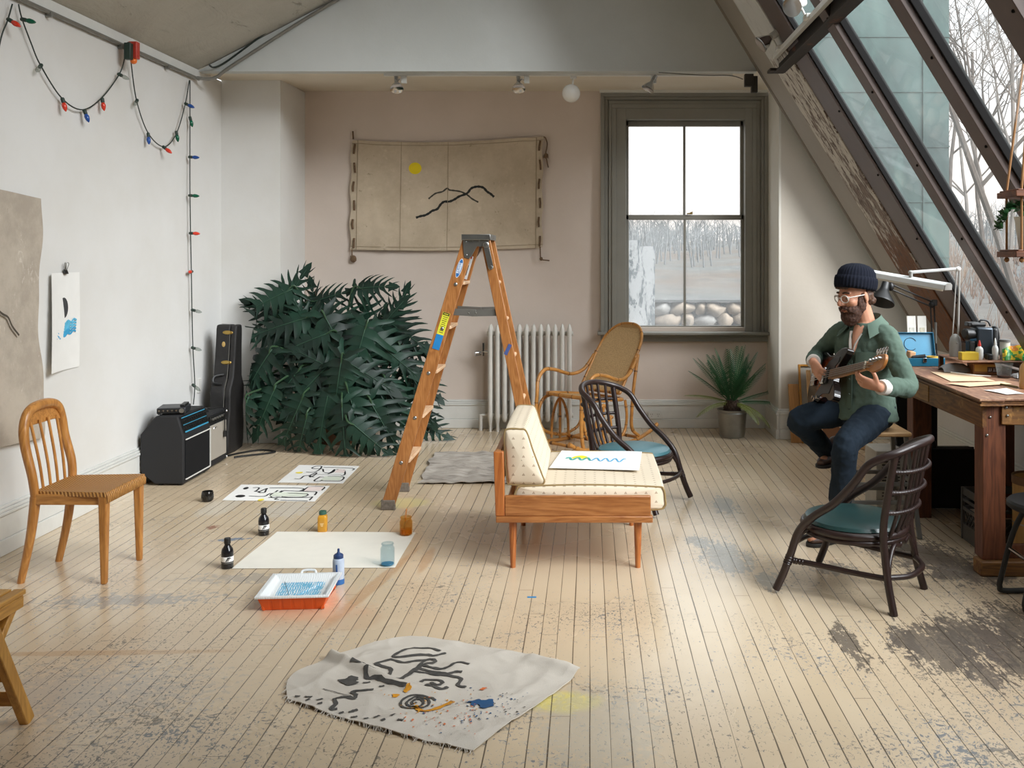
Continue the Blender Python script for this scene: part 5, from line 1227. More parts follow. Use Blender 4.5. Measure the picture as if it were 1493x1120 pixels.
# ---- bamboo rocking chair
def rocker():
    bam = plain('honey bamboo', 'b8803f', .35, var=.22, scale=18); knot = plain('dark bamboo node', '6a4523', .5)
    r = thing('rocking_chair', 'bentwood rattan rocking chair with tall caned back in front of the radiator', 'rocking chair', (-.03, 8.10, 0), PI + math.radians(45))
    # local frame: +x forward, y sideways
    t = NT('woven cane'); v = t.coord(); ck = t.n('ShaderNodeTexVoronoi'); t.l(v, ck.inputs[0]); ck.inputs['Scale'].default_value = 150
    f = t.smooth(ck.outputs['Distance'], .25, .55); t.set(t.mix(f, lin('b08e60'), lin('cfae7e')), .6); t.bump(f, .4, .003); cane = t.m
    def tube(name, pts, rad, parent=r, k=7, nodes=3, closed=False):
        q = cr(pts, k, closed); mb = MB(); mb.tube(q, rad, 10, closed=closed)
        for i in range(nodes):
            j = int((i + .5) / nodes * (len(q) - 2)); mb.tube([q[j], q[j].lerp(q[j + 1], .25)], rad * 1.12, 10, 1)
        return mb.build(name, [bam, knot], parent)
    hw = .235
    # back: plane leaning backwards
    b0 = Vector((-.16, 0, .44)); bd = Vector((-.38, 0, .56)).normalized()
    B = lambda y, s_: b0 + bd * s_ + Vector((0, y, 0))
    Lb = .66
    outl = [B(-hw, 0), B(-hw, .2), B(-hw * 1.0, .42), B(-hw * .86, .56), B(-hw * .5, Lb - .01), B(0, Lb + .012), B(hw * .5, Lb - .01), B(hw * .86, .56), B(hw, .42), B(hw, .2), B(hw, 0)]
    tube('back_hoop', outl, .0135, nodes=8); tube('back_lower_bar', [B(-hw, 0), B(hw, 0)], .013)
    q = cr(outl, 6); half = len(q) // 2; mb = MB(); mm = 24
    L_ = [q[int(i / mm * half)] for i in range(mm + 1)]; R_ = [q[len(q) - 1 - int(i / mm * half)] for i in range(mm + 1)]
    nb = Vector((bd.z, 0, -bd.x))
    mb.grid(lambda u, v: L_[int(v * mm + .5)].lerp(R_[int(v * mm + .5)], .02 + .96 * u) + nb * .002, 8, mm, 0, .006); mb.build('caned_back', cane, r)
    mb = MB(); mb.grid(lambda u, v: L_[int(mm * .78) + int(v * (mm - int(mm * .78)) + .001)].lerp(R_[int(mm * .78) + int(v * (mm - int(mm * .78)) + .001)], .03 + .94 * u) + nb * .0045, 8, mm - int(mm * .78), 0, .004); mb.build('close_woven_top', plain('close woven cane', 'b08a58', .5, var=.2, scale=120, bump=.3, bscale=250), r)
    # seat
    sh = [(-.20, -hw + .01), (.20, -hw - .01), (.26, -.12), (.275, 0), (.26, .12), (.20, hw + .01), (-.20, hw - .01)]
    sz = lambda x: .385 + .055 * (x + .2) / .45
    tube('seat_frame', [(x, y, sz(x)) for x, y in sh], .016, closed=True, nodes=6)
    mb = MB(); q = cr([(x * .97, y * .97, sz(x)) for x, y in sh], 5, True); n = len(q); mb.add([(0, 0, .395)] + q + [(0, 0, .388)] + [p - Vector((0, 0, .012)) for p in q], [(0, 1 + i, 1 + (i + 1) % n) for i in range(n)] + [(n + 1, n + 2 + (i + 1) % n, n + 2 + i) for i in range(n)]); mb.build('caned_seat', cane, r)
    for s_ in (-1, 1):
        y = s_ * (hw + .035)
        tube('arm', [B(s_ * (hw + .018), .34), (-.24, y, .60), (-.10, y + s_ * .02, .565), (.08, y + s_ * .03, .615), (.20, y + s_ * .03, .625), (.285, y + s_ * .02, .55), (.315, y, .44), (.325, y, .30), (.32, y, .14), (.30, y, .045)], .0155, nodes=6)
        tube('front_scroll', [(.02, y, .400), (.16, y - s_ * .01, .415), (.25, y, .38), (.30, y, .27), (.25, y, .13), (.10, y, .07), (-.06, y, .045)], .0145, nodes=4)
        tube('rear_leg', [B(s_ * (hw + .015), .38), (-.30, y, .50), (-.275, y, .30), (-.275, y, .14), (-.36, y, .065)], .0145)
        tube('rear_scroll', [(-.19, y, .385), (-.21, y, .24), (-.17, y, .11), (-.02, y, .055)], .012, nodes=3)
        tube('runner', [(.46, y, .105), (.34, y, .045), (.15, y, .018), (-.08, y, .0165), (-.32, y, .035), (-.50, y, .085), (-.60, y, .135)], .0165, nodes=5)
        tube('side_loop', [(.16, y - s_ * .01, .045), (.15, y - s_ * .01, .20), (.11, y - s_ * .01, .32), (.06, y - s_ * .01, .37), (.01, y - s_ * .01, .32), (-.03, y - s_ * .01, .20), (-.04, y - s_ * .01, .04)], .0115, nodes=2)
        tube('side_spindle', [(.06, y - s_ * .01, .36), (.06, y - s_ * .01, .03)], .0115, nodes=1)
    for x, z in ((.36, .06), (-.34, .055), (-.04, .038)): tube('cross_bar', [(x, -hw - .04, z), (x, hw + .04, z)], .013)
rocker()

# ---- potted sago palm
def sago():
    random.seed(5)
    p = on(1065.5, 634); p.z = 0
    r = thing('sago_palm', 'small spiky palm in a galvanised bucket under the window', 'plant', (p.x, 8.47, 0))
    mb = MB(); mb.lathe([(0, .0), (.103, 0), (.108, .006), (.108, .022), (.112, .028), (.126, .20), (.129, .205), (.129, .215), (.123, .222), (.132, .238), (.134, .243), (.128, .243), (.12, .225), (.105, .03), (0, .02)], 40); bk = mb.build('bucket', M['steel'], r)
    mb = MB(); mb.lathe([(0, .215), (.121, .212), (0, .205)], 24); mb.build('soil', plain('dark soil', '2a211a', 1.0, var=.4, scale=80, bump=.8, bscale=80), r)
    mb = MB(); mb.lathe([(.0, .20), (.062, .20), (.074, .25), (.062, .30), (.035, .325), (0, .33)], 20)
    for k in range(90):
        a = k * 2.4; z = .215 + .10 * k / 90; R = .070 - .025 * max(0, (z - .26) / .06); mb.ell((R * math.cos(a), R * math.sin(a), z), (.010, .010, .012), 6, 4)
    mb.build('trunk', plain('shaggy brown trunk', '3b2c20', .95, var=.35, scale=60), r)
    fol = MB()
    def frond(az, el, L, curve, mat):
        d = Vector((math.cos(az), math.sin(az), 0)); pts = []
        p_ = Vector((0, 0, .30)) + d * .02; e = el
        for i in range(15):
            pts.append(p_.copy()); e2 = e - curve * (i / 14) ** 1.3; p_ = p_ + (d * math.cos(e2) + Vector((0, 0, math.sin(e2)))) * L / 14
        fol.tube(pts, [.005, .0015], 5, mat)
        side = Vector((-d.y, d.x, 0))
        for i in range(2, 15):
            for h in (0, .5):
                if i == 14 and h: continue
                q = pts[i].lerp(pts[min(i + 1, 14)], h); t = (i + h) / 14
                tg = (pts[min(i + 1, 14)] - pts[i - 1]).normalized(); up = side.cross(tg)
                l = .095 * math.sin(PI * min(1, .25 + .72 * t)) ** .7 * (L / .5) ** .5
                for s_ in (-1, 1):
                    dd = (side * s_ * .74 + tg * .62 + up * .28).normalized(); w = tg * .0042
                    fol.add([q - w, q + w, q + dd * l * .6 + w * .9, q + dd * l * .6 - w * .9, q + dd * l + up * -.004], [(0, 1, 2, 3), (3, 2, 4)], mat)
    for k in range(22):
        az = k * 2.399 + .3; el = math.radians(random.uniform(48, 86)); frond(az, el, random.uniform(.40, .52), random.uniform(.15, .45), 0)
    for az, el, L, cv, m in ((3.3, .35, .42, .45, 1), (3.65, .1, .38, .9, 1), (-.1, .12, .44, .35, 0), (.15, .35, .42, .25, 0), (-.5, -.1, .40, 1.1, 1), (-.9, .0, .34, 1.2, 1), (2.9, .75, .45, .3, 0), (.5, .8, .5, .3, 0), (2.7, .95, .5, .3, 0)): frond(az, el, L, cv, m)
    for v in fol.v:
        w = v.y + 8.47
        if w > 8.83: v.y = 8.83 - 8.47
        if v.x + p.x > 1.58: v.x = 1.58 - p.x
        v.z = max(v.z, .02)
    fol.build('foliage', [plain('palm green', '1f5230', .45, var=.3, scale=6), plain('yellowing palm green', '6c7436', .5, var=.3, scale=8)], r, fix=False, angle=180)
sago()
# ================================================================ the two dark rattan chairs
M['rattan'] = plain('dark brown lacquered rattan', '2b1d1a', .33, var=.2, scale=20)
def vinyl(name, c):
    return plain(name, c, .32, var=.06, scale=6, bump=.12, bscale=180)
def rattan_chair(label, loc, rz, seatc):
    r = thing('rattan_chair', label, 'chair', loc, rz, None)
    R = M['rattan']
    def tube(name, pts, rad, k=8, n=10, parent=r, **kw):
        mb = MB(); mb.tube(cr(pts, k), rad, n, **kw); return mb.build(name, R, parent)
    def wrap(mb, q, rad, step=.010):
        """windings of cane around a tube"""
        L = 0
        for a, b_ in zip(q, q[1:]):
            d = (b_ - a); 
            if d.length < 1e-6: continue
            m = max(1, int(d.length / step))
            for i in range(m): 
                c = a + d * (i / m); mb.tube([c - d.normalized() * .0035, c, c + d.normalized() * .0035], [rad * .98, rad * 1.10, rad * .98], 10)
    # the long bent rail: front leg, arm, top, arm, front leg
    side = [(.285, -.255, .018), (.25, -.245, .10), (.215, -.240, .20), (.175, -.238, .31), (.10, -.245, .39), (.0, -.252, .465), (-.09, -.254, .565), (-.155, -.250, .655), (-.215, -.235, .695), (-.275, -.195, .722), (-.325, -.11, .745)]
    full = side + [(-.345, 0, .752)] + [(x, -y, z) for x, y, z in reversed(side)]
    tube('bent_rail', full, .0185, 8, 12)
    for s_ in (-1, 1):
        tube('rear_leg', [(-.265, s_ * .215, 0), (-.235, s_ * .200, .12), (-.215, s_ * .188, .24), (-.205, s_ * .185, .35), (-.225, s_ * .192, .50), (-.262, s_ * .198, .705)], .0175, 8, 12)
        tube('side_stretcher', [(.235, s_ * .238, .165), (.10, s_ * .215, .158), (-.08, s_ * .205, .152), (-.222, s_ * .192, .15)], .0135)
        mb = MB(); wrap(mb, cr([(.20, s_ * .235, .163), (.15, s_ * .226, .161)], 4), .0145); wrap(mb, cr([(.232, s_ * .243, .15), (.218, s_ * .24, .19)], 4), .020); mb.build('cane_binding', R, r)
        tube('seat_bracket', [(.205, s_ * .238, .22), (.175, s_ * .20, .29), (.12, s_ * .18, .322)], .010)
    tube('front_stretcher', [(.225, -.232, .185), (.27, -.10, .19), (.28, 0, .19), (.27, .10, .19), (.225, .232, .185)], .012)
    tube('rear_stretcher', [(-.225, -.192, .155), (-.29, -.10, .150), (-.305, 0, .15), (-.29, .10, .150), (-.225, .192, .155)], .0135)
    tube('rear_arch', [(-.232, -.195, .13), (-.225, -.16, .215), (-.225, -.10, .275), (-.228, -.03, .265), (-.222, .0, .325)], .0115); tube('rear_arch', [(-.232, .195, .13), (-.225, .16, .215), (-.225, .10, .275), (-.228, .03, .265), (-.222, .0, .325)], .0115)
    # seat ring and pad
    ring = [(.235 * math.cos(a), .235 * math.sin(a) * 1.0, .318) for a in [2 * PI * k / 28 for k in range(28)]]
    for k, (z, rr) in enumerate(((.318, .0185), (.292, .013))):
        mb = MB(); mb.tube([(x, y, z) for x, y, _ in ring], rr, 10, closed=True); mb.build('seat_ring', R, r)
    mb = MB(); mb.lathe([(0, .318), (.20, .318), (.226, .325), (.236, .340), (.228, .355), (.19, .366), (.10, .372), (0, .373)], 40); mb.build('seat_pad', vinyl('vinyl ' + seatc, seatc), r)
    # spindles and the three curved bands
    for k in range(6):
        a = lerp(-1, 1, (k + .5) / 6); y0 = a * .150; x0 = -.235 + .03 * a * a * .6; y1 = a * .185; x1 = -.338 + .055 * a * a
        tube('back_spindle', [(x0 + .01, y0, .315), (lerp(x0, x1, .3) - .004, lerp(y0, y1, .3), .43), (lerp(x0, x1, .65) - .004, lerp(y0, y1, .65), .58), (x1, y1, .742 - .012 * a * a)], .0095, 6)
    for z, xb in ((.44, -.275), (.535, -.300), (.63, -.322)):
        w = .192 - .002; q = cr([(xb + .065, -w, z - .0), (xb + .018, -w * .75, z), (xb - .012, -w * .3, z), (xb - .012, w * .3, z), (xb + .018, w * .75, z), (xb + .065, w, z)], 6)
        mb = MB(); mb.tube(q, .010, 10); wrap(mb, q, .0105, .016); mb.build('back_band', R, r)
    return r
rattan_chair('dark rattan chair with dark green seat before the workbench, its back turned to the bench', (1.262, 4.585, 0), math.atan2(.275, -.375), '24403f')
rattan_chair('dark rattan chair with pale blue-green seat behind the upholstered seat, by the rocking chair', (.285, 6.20, 0), math.radians(-30), '46747c')
# ================================================================ workbench and what is on and under it
BZ = .890
M['benchtop'] = wood('worn brown bench top', '7b5440', 'a37a60', 'Y', .7, .5, 7, wear='c09a78', bump=.2)
M['benchside'] = wood('old brown timber', '5a3a22', '85592f', 'Y', .7, .55, 8, wear='9a6f42', bump=.2)
M['benchx'] = wood('old brown timber across', '5e3d22', '8a6032', 'X', .7, .55, 8, wear='a5793f', bump=.2)
M['benchleg'] = wood('red-brown bench leg', '4f2a1a', '74432a', 'Z', .7, .5, 7, bump=.2)
def bench():
    r = thing('workbench', 'heavy old brown wooden workbench below the skylight, covered with tools and papers', 'workbench')
    y0, y1 = 4.74, 6.62; x0, x1 = 1.925, 2.60
    Mt = Matrix.Identity(4)
    for k, (zt, th, o) in enumerate(((BZ - .0014, .0116, 0), (BZ - .013, .014, .012), (BZ - .028, .010, .004))):
        mb = MB(); mb.prism([(x0 + o, y0 + .0 + o), (x0 + .125, y0 + o), (x0 + .128, y0 + .018 + o), (x1, y0 + .018 + o), (x1, y1), (x0 + o + .04, y1), (x0 + .03 + o, 5.9)], zt - th, zt); mb.build('top_board', M['benchtop'] if k == 0 else M['benchside'], r, .002)
    mb = MB(); mb.bb(x0 + .035, x0 + .062, y0 + .06, y1 - .02, .735, .85); mb.build('side_apron', M['benchside'], r, .004)
    mb = MB(); mb.bb(x0 + .030, x0 + .036, 5.55, 5.98, .75, .845); mb.build('patch_board', wood('lighter patch board', '7d5630', 'a5763f', 'Y', .7, .5, 6), r, .002)
    mb = MB(); mb.bb(x0 + .14, x1, y0 + .055, y0 + .082, .75, .845); mb.build('end_apron', M['benchx'], r, .004)
    mb = MB(); mb.bb(x0 + .128, x0 + .18, y0 + .045, y0 + .057, .755, .85); mb.build('cleat', M['benchx'], r, .003)
    for x in (x0 + .04, x1 - .13):
        for y in (y0 + .06, 5.84):
            mb = MB(); mb.bb(x, x + .115, y, y + .11, .0 if y > 5 else .075, .85); mb.build('leg', M['benchleg'], r, .005)
    mb = MB(); mb.bb(x0 + .02, x1 + .05, y0 + .03, y0 + .138, 0, .075); mb.build('foot_beam', M['benchx'], r, .008)
    mb = MB(); mb.bb(x0 + .155, x1 - .13, y0 + .085, y0 + .11, .075, .145); mb.build('lower_panel', M['benchleg'], r, .003)
    for (x, y, z) in ((x0 + .075, y0 + .057, .79), (x0 + .155, y0 + .042, .80), (x0 + .06, y0 + .057, .70), (x0 + .15, y0 + .042, .84)):
        mb = MB(); mb.ell((x, y, z), (.007, .005, .007), 10, 6); mb.build('bolt', M['steel'], r)
    mb = MB(); mb.bb(2.185, 2.555, 5.63, 6.03, BZ + .079, BZ + .0865); 
    mb.build('shelf_board', M['benchtop'], r, .003)
    for (x, y) in ((2.20, 6.015), (2.54, 6.015), (2.54, 5.645), (2.38, 6.015)): mb = MB(); mb.bb(x - .012, x + .012, y - .012, y + .012, BZ - .0014, BZ + .079); mb.build('shelf_post', M['benchside'], r)
bench()
SZ = BZ + .087
def b_on(px, py, z=BZ): return on(px, py, z)
def flat(name, pts, z, mat, label, cat, th=.0012, curl=0):
    q = [on(px, py, z) for px, py in pts]
    def fn(u, v):
        p = (q[0] * (1 - u) + q[1] * u) * (1 - v) + (q[3] * (1 - u) + q[2] * u) * v; p.z = z + .0015 + curl * (.5 + .5 * math.sin(u * 4 + v * 3)); return p
    mb = MB(); mb.grid(fn, 10, 8, 0, th if (q[1] - q[0]).cross(q[3] - q[0]).z > 0 else -th); o = mb.build(name, mat); tag(o, label, cat); return o
kraft = plain('cream sheet', 'd9bd9a', .8, var=.03)
flat('paper_sheet', [(1386, 556.5), (1451, 556), (1407, 541.5), (1357, 543)], BZ, kraft, 'larger cream sheet on the bench top behind the headstock', 'paper', curl=.002)
flat('paper_sheet', [(1413, 564), (1475, 560), (1460, 556.6), (1379, 559.4)], BZ + .004, kraft, 'smaller cream sheet on the bench overlapping the larger cream one', 'paper', curl=.001)
flat('paper_sheet', [(1468, 576), (1494, 574.5), (1467, 567), (1434, 569.5)], BZ, M['paper'], 'small white card on the near corner of the bench', 'paper', curl=.003)
a, c = b_on(1459, 562), b_on(1483, 566); mb = MB(); mb.tube([a + Vector((0, 0, .006)), c + Vector((0, 0, .006))], .0055, 10); mb.tube([c + Vector((0, 0, .006)), c + (c - a) * .12 + Vector((0, 0, .006))], [.005, .001], 10); o = mb.build('pencil', plain('olive pencil', '6d6135', .5)); tag(o, 'olive pencil lying on the bench beside the white card', 'pencil')

def cup():
    p = b_on(1464, 549.5); r = thing('plastic_cup', 'clear plastic cup with brown residue on the bench by the cardboard box', 'cup', Vector((2.40, 5.565, BZ)))
    mb = MB(); mb.lathe([(0, .0), (.034, 0), (.035, .003), (.048, .078), (.0505, .080), (.0505, .083), (.047, .082), (.0335, .004), (0, .003)], 32); mb.build('cup_wall', glass('clear plastic', 'eeeeee', .05, .10), r)
    mb = MB(); mb.lathe([(0, .0035), (.0335, .0045), (.0350, .014), (0, .013)], 28); mb.build('residue', plain('brown residue', '4f2c1e', .3), r)
cup()
def box_of_paint():
    r = thing('cardboard_box', 'flat brown and yellow cardboard box with white letters on the bench', 'box', Vector((2.365, 5.71, BZ + .0005)), math.radians(-6))
    mb = MB(); mb.box((0, .06, .033), (.165, .12, .064)); mb.build('carton', plain('brown carton', '8a5a30', .7), r, .002)
    mb = MB(); mb.box((0, -.0005, .036), (.15, .001, .040)); pr = mb.build('yellow_panel', plain('yellow brown print', 'b98a34', .6), r)
    mb = MB(); mb.box((.038, -.0014, .028), (.08, .001, .034), None, 1); mb.text('GET IT', .024, Matrix.Translation((.038, -.0022, .028)) @ Matrix.Rotation(PI / 2, 4, 'X') @ Matrix.Rotation(PI, 4, 'Z'), 0, .0003); mb.build('lettering', [M['white'], plain('dark brown print', '4b2f1c', .6)], pr, fix=False)
box_of_paint()
g = MB(); p = Vector((2.22, 5.77, 0)); g.grid(lambda u, v: (p.x - .09 + .17 * u, p.y + .11 * v, BZ + .006 + .05 * (math.sin(PI * min(1, max(0, v))) ** .5) * (math.sin(PI * (.04 + .92 * u)) ** .35) + .004 * noise.noise(Vector((u * 6, v * 5, 0)))), 20, 14, 0, .004); o = g.build('grey_pouch', cloth('grey pouch cloth', '8d8c8a', '7c7b7a')); tag(o, 'soft grey pouch lying on the bench in front of the lamp base', 'pouch')
a, c = b_on(1385, 543), b_on(1409, 542); mb = MB(); mb.tube([a + Vector((0, -.02, .008)), c + Vector((0, -.02, .008))], .007, 10); mb.tube([c + Vector((-.02, -.02, .008)), c + Vector((.004, -.02, .008))], .0082, 10, 1); o = mb.build('marker', [M['white'], plain('dark teal cap', '2f4d55', .4)]); tag(o, 'white marker with dark cap on the bench by the grey pouch', 'marker')
g = MB(); g.tube(cr([(2.15, 5.72, BZ + .012), (2.20, 5.66, BZ + .010), (2.235, 5.62, BZ + .008), (2.29, 5.60, BZ + .006), (2.33, 5.58, BZ + .006)], 8), .0035, 6); o = g.build('white_cord', M['white']); tag(o, 'white cord trailing from the grey pouch across the bench', 'cord')

def toolbox():
    r = thing('toolbox', 'open blue metal toolbox with lid raised on the bench behind the player', 'toolbox', (2.145, 6.20, BZ + .0005), 0)
    blue = plain('teal blue enamel', '1f6d8c', .4); lid = plain('lighter blue enamel', '3a7d9c', .35)
    mb = MB(); mb.bb(-.12, .12, -.08, -.076, 0, .052); mb.bb(-.12, .12, .076, .08, 0, .052); mb.bb(-.12, -.116, -.08, .08, 0, .052); mb.bb(.116, .12, -.08, .08, 0, .052); mb.bb(-.12, .12, -.08, .08, 0, .004); mb.build('tray', blue, r, .002)
    Mt = Matrix.Translation((0, .085, .052)) @ Matrix.Rotation(math.radians(18), 4, 'X')
    # lid raised behind: local XZ panel
    mb = MB(); L = MB()
    R = Matrix.Translation((-.01, .085, .052)) @ Matrix.Rotation(-math.radians(16), 4, 'X')
    mb.box((0, 0, .075), (.24, .004, .15), None, 0, R)
    for q in ((-.118, .075, .004, .15), (.118, .075, .004, .15)): mb.box((q[0], -.012, q[1]), (q[2], .026, q[3]), None, 0, R)
    mb.box((0, -.012, .148), (.24, .026, .004), None, 0, R); ld = mb.build('lid', lid, r, .002)
    mb = MB(); mb.tube([R @ Vector((-.03 + .042 * math.cos(a), -.004, .075 + .042 * math.sin(a))) for a in [.5 + 5.0 * k / 20 for k in range(21)]], .0016, 6); mb.build('ring_drawing', M['ink'], ld)
    mb = MB(); mb.box((-.01, -.083, .04), (.022, .006, .028)); mb.build('latch', M['chrome'], r, .002)
    return r
toolbox()
mb = MB(); mb.lathe([(.024, 0), (.036, 0), (.036, .02), (.024, .02), (.024, 0)], 28, (2.20, 6.17, BZ + .040)); o = mb.build('tape_roll', plain('yellow tape', 'd9b04a', .5)); tag(o, 'roll of yellow tape in the open blue toolbox', 'tape roll')
mb = MB(); mb.tube([(2.07, 6.165, BZ + .052), (2.15, 6.155, BZ + .060)], [.012, .015], 10); o = mb.build('tool_handle', M['black']); tag(o, 'black tool handle sticking out of the blue toolbox', 'tool')
mb = MB(); mb.box((2.07, 6.20, BZ + .050), (.045, .045, .08), (.1, .1, .3)); o = mb.build('sandpaper_block', plain('pale tan block', 'c99a72', .8), bevel=.006); tag(o, 'pale tan block standing in the blue toolbox', 'block')
def little_pic(x, y, lab, tone):
    r = thing('small_picture', lab, 'picture', (x, y, BZ), .12)
    mb = MB(); mb.box((0, 0, .152), (.062, .012, .30), (-.08, 0, 0)); mb.build('white_mount', plain('pale mount', 'd5d2ca', .6), r, .002)
    mb = MB(); mb.box((0, -.0075 + .0, .150), (.034, .002, .15), (-.08, 0, 0)); mb.build('image', tone, r)
def two_tone(n, a, b_):
    t = NT(n); t.set(t.ramp(t.noise(t.coord(scale=(1, 1, .6)), 30, 3), [(.4, lin(a)), (.6, lin(b_))]), .5); return t.m
little_pic(2.155, 6.43, 'left of two small white-mounted pictures standing behind the blue toolbox', two_tone('grey picture tone', '9a9a92', 'c9c6ba'))
little_pic(2.225, 6.43, 'right of two small white-mounted pictures standing behind the blue toolbox', two_tone('tan picture tone', 'a9a598', 'c8c0a8'))

# black spring lamp
def desk_lamp():
    r = thing('desk_lamp', 'black sprung-arm desk lamp rising from the bench behind the player', 'lamp', (2.315, 6.44, BZ))
    k = M['black']; O = r.location
    w = lambda px, py, Y: at(px, py, Y) - O
    base = Vector((0, 0, 0)); el = w(1359, 444, 6.44); el.y = 0; hd = w(1299, 418, 6.36); hd2 = w(1291, 424, 6.33)
    mb = MB(); mb.lathe([(0, 0), (.045, 0), (.045, .012), (.02, .018), (.016, .05), (0, .05)], 24); mb.build('clamp_base', k, r)
    for dx in (-.012, .012):
        mb = MB(); mb.tube([Vector((dx, 0, .04)), el + Vector((dx, 0, 0))], .0055, 8); mb.build('lower_arm', k, r)
        mb = MB(); mb.tube([el + Vector((0, 0, dx * 1.4)), hd + Vector((0, 0, dx * 1.4))], .0055, 8); mb.build('upper_arm', k, r)
    mb = MB(); mb.ell(el, (.024, .018, .024), 12, 8); mb.box(el + Vector((.014, 0, .012)), (.035, .03, .04)); mb.build('elbow_joint', k, r, .003)
    mb = MB(); mb.tube([(.0, -.012, .12), (.0, -.012, .26)], .009, 10); mb.build('spring', M['greymetal'], r)
    mb = MB(); mb.ell(hd, (.022, .02, .03), 12, 8); mb.build('head_joint', k, r)
    A = Matrix.Translation(hd2 + Vector((-.02, -.03, .0))) @ axes((-.35, -.35, -.9))
    mb = MB(); mb.lathe([(0, -.06), (.026, -.06), (.03, -.02), (.034, 0), (.085, .07), (.088, .085), (.084, .085), (.03, .01), (0, .0)], 28, M=A); mb.build('shade', k, r)
desk_lamp()
def task_lamp():
    r = thing('task_lamp', 'long white fluorescent task lamp on a folding grey arm above the bench', 'lamp', (2.245, 5.90, SZ))
    O = r.location; w = lambda px, py, Y: at(px, py, Y) - O
    gry = plain('grey enamel', 'a3a29e', .45, .2); wh = plain('white lamp enamel', 'd6d7d6', .35)
    mb = MB(); n = 20
    mb.lathe([(0, 0), (.036, 0), (.038, .02), (.038, .08), (.032, .115), (.018, .135), (0, .14)], 24, M=Matrix.Diagonal((.95, .7, 1, 1)))
    mb.ell((0, -.028, .085), (.006, .004, .006), 8, 5); mb.build('base_housing', gry, r)
    top = w(1397, 392, 5.86)
    for px in (-.017, .017):
        mb = MB(); mb.tube([(px, 0, .12), top + Vector((px * .5, 0, 0))], .0042 if px < 0 else .0065, 8); mb.build('post', gry, r)
    e = w(1328, 397, 5.9)
    mb = MB(); mb.tube([top, e], .0095, 10); mb.ell(top, (.018, .014, .014), 12, 8); mb.build('upper_arm', wh, r)
    mb = MB(); mb.tube([e + Vector((0, 0, .004)), e - Vector((0, 0, .045))], .012, 10); mb.ell(e, (.018, .014, .012), 10, 8); mb.build('swivel', gry, r)
    a, c = w(1270, 399, 6.12), w(1382, 418.5, 5.74)
    d = (c - a); L = d.length; R = axes(d); R.translation = a
    xa = R.to_3x3().col[0]; ya = R.to_3x3().col[1]
    # cross-section: shallow trough, flat side up
    up = 1 if ya.z > 0 else -1
    mb = MB(); mb.prism([(-.045, -.018 * up), (-.040, .012 * up), (-.018, .024 * up), (.018, .024 * up), (.040, .012 * up), (.045, -.018 * up)], 0, L, R); mb.build('lamp_housing', wh, r, .003)
    mb = MB(); mb.tube([R @ Vector((0, -.02 * up, .03)), R @ Vector((0, -.02 * up, L - .03))], .012, 10); mb.build('tube', plain('white glass tube', 'e4e4e0', .3), r)
    mb = MB(); mb.prism([(-.046, -.019 * up), (-.041, .013 * up), (-.018, .025 * up), (.018, .025 * up), (.041, .013 * up), (.046, -.019 * up)], L, L + .006, R); mb.build('end_cap', gry, r, .002)
task_lamp()
def projector():
    r = thing('film_projector', 'black and grey film projector on the bench shelf under the skylight', 'projector', (2.385, 5.86, SZ))
    gm = plain('dark grey sheen metal', '3c434a', .28, .7); k = M['black']
    mb = MB(); mb.bb(-.045, .055, -.06, .06, .02, .185); mb.build('body', gm, r, .012, seg=3)
    mb = MB(); mb.bb(.055, .09, -.05, .05, .02, .18); mb.build('rear_housing', k, r, .012)
    mb = MB(); mb.tube([(-.05, -.02, .145), (-.105, -.03, .145)], [.030, .034], 18); mb.tube([(-.105, -.03, .145), (-.115, -.032, .145)], [.034, .026], 18); mb.build('lens', k, r)
    mb = MB(); mb.bb(-.09, -.02, -.03, .03, .19, .215); mb.tube([(-.07, -.02, .20), (.02, -.02, .20)], .014, 10); mb.build('top_unit', k, r, .005)
    mb = MB(); mb.tube(cr([(-.01, 0, .20), (.0, 0, .225), (.04, 0, .222), (.06, 0, .19)], 5), .006, 8); mb.build('handle', k, r)
    mb = MB(); mb.tube(cr([(.06, -.02, .185), (.085, -.03, .18), (.098, -.03, .12), (.10, -.03, .02)], 5), .007, 8); mb.build('cable', k, r)
    mb = MB(); mb.bb(-.085, -.05, -.045, .02, 0, .10); mb.build('front_leg', k, r, .004)
    mb = MB(); mb.bb(-.05, .09, -.055, .055, 0, .02); mb.build('base', k, r, .003)
projector()
def squirt(px, py, h, rad, body, tipm, label, name='glue_bottle', z=SZ):
    r = thing(name, label, 'bottle', on(px, py, z)); R_ = rad
    mb = MB(); mb.lathe([(0, 0), (R_ * .95, 0), (R_, .004), (R_, h * .50), (R_ * .8, h * .60), (R_ * .45, h * .66), (R_ * .40, h * .70), (0, h * .70)], 24); mb.build('body', body, r)
    mb = MB(); mb.lathe([(0, h * .69), (R_ * .48, h * .69), (R_ * .42, h * .78), (R_ * .2, h * .97), (0, h)], 18); mb.build('nozzle', tipm, r)
milk = plain('milky plastic', 'd8dad8', .35)
squirt(1428, 524, .115, .022, milk, plain('red cap', 'c2362a', .4), 'white glue bottle with red nozzle on the bench shelf')
squirt(1451, 524.5, .13, .018, milk, milk, 'slim white squeeze bottle on the bench shelf before the projector')
r = thing('canister', 'clear canister with grey lid on the bench shelf right of the slim white bottle', 'canister', (2.485, 5.75, SZ))
mb = MB(); mb.lathe([(0, 0), (.030, 0), (.030, .105), (0, .105)], 24); mb.build('body', plain('cloudy plastic', 'b9b8b2', .25), r)
mb = MB(); mb.lathe([(0, .104), (.034, .104), (.034, .118), (0, .12)], 24); mb.build('lid', plain('grey lid', '5d5c59', .5), r)
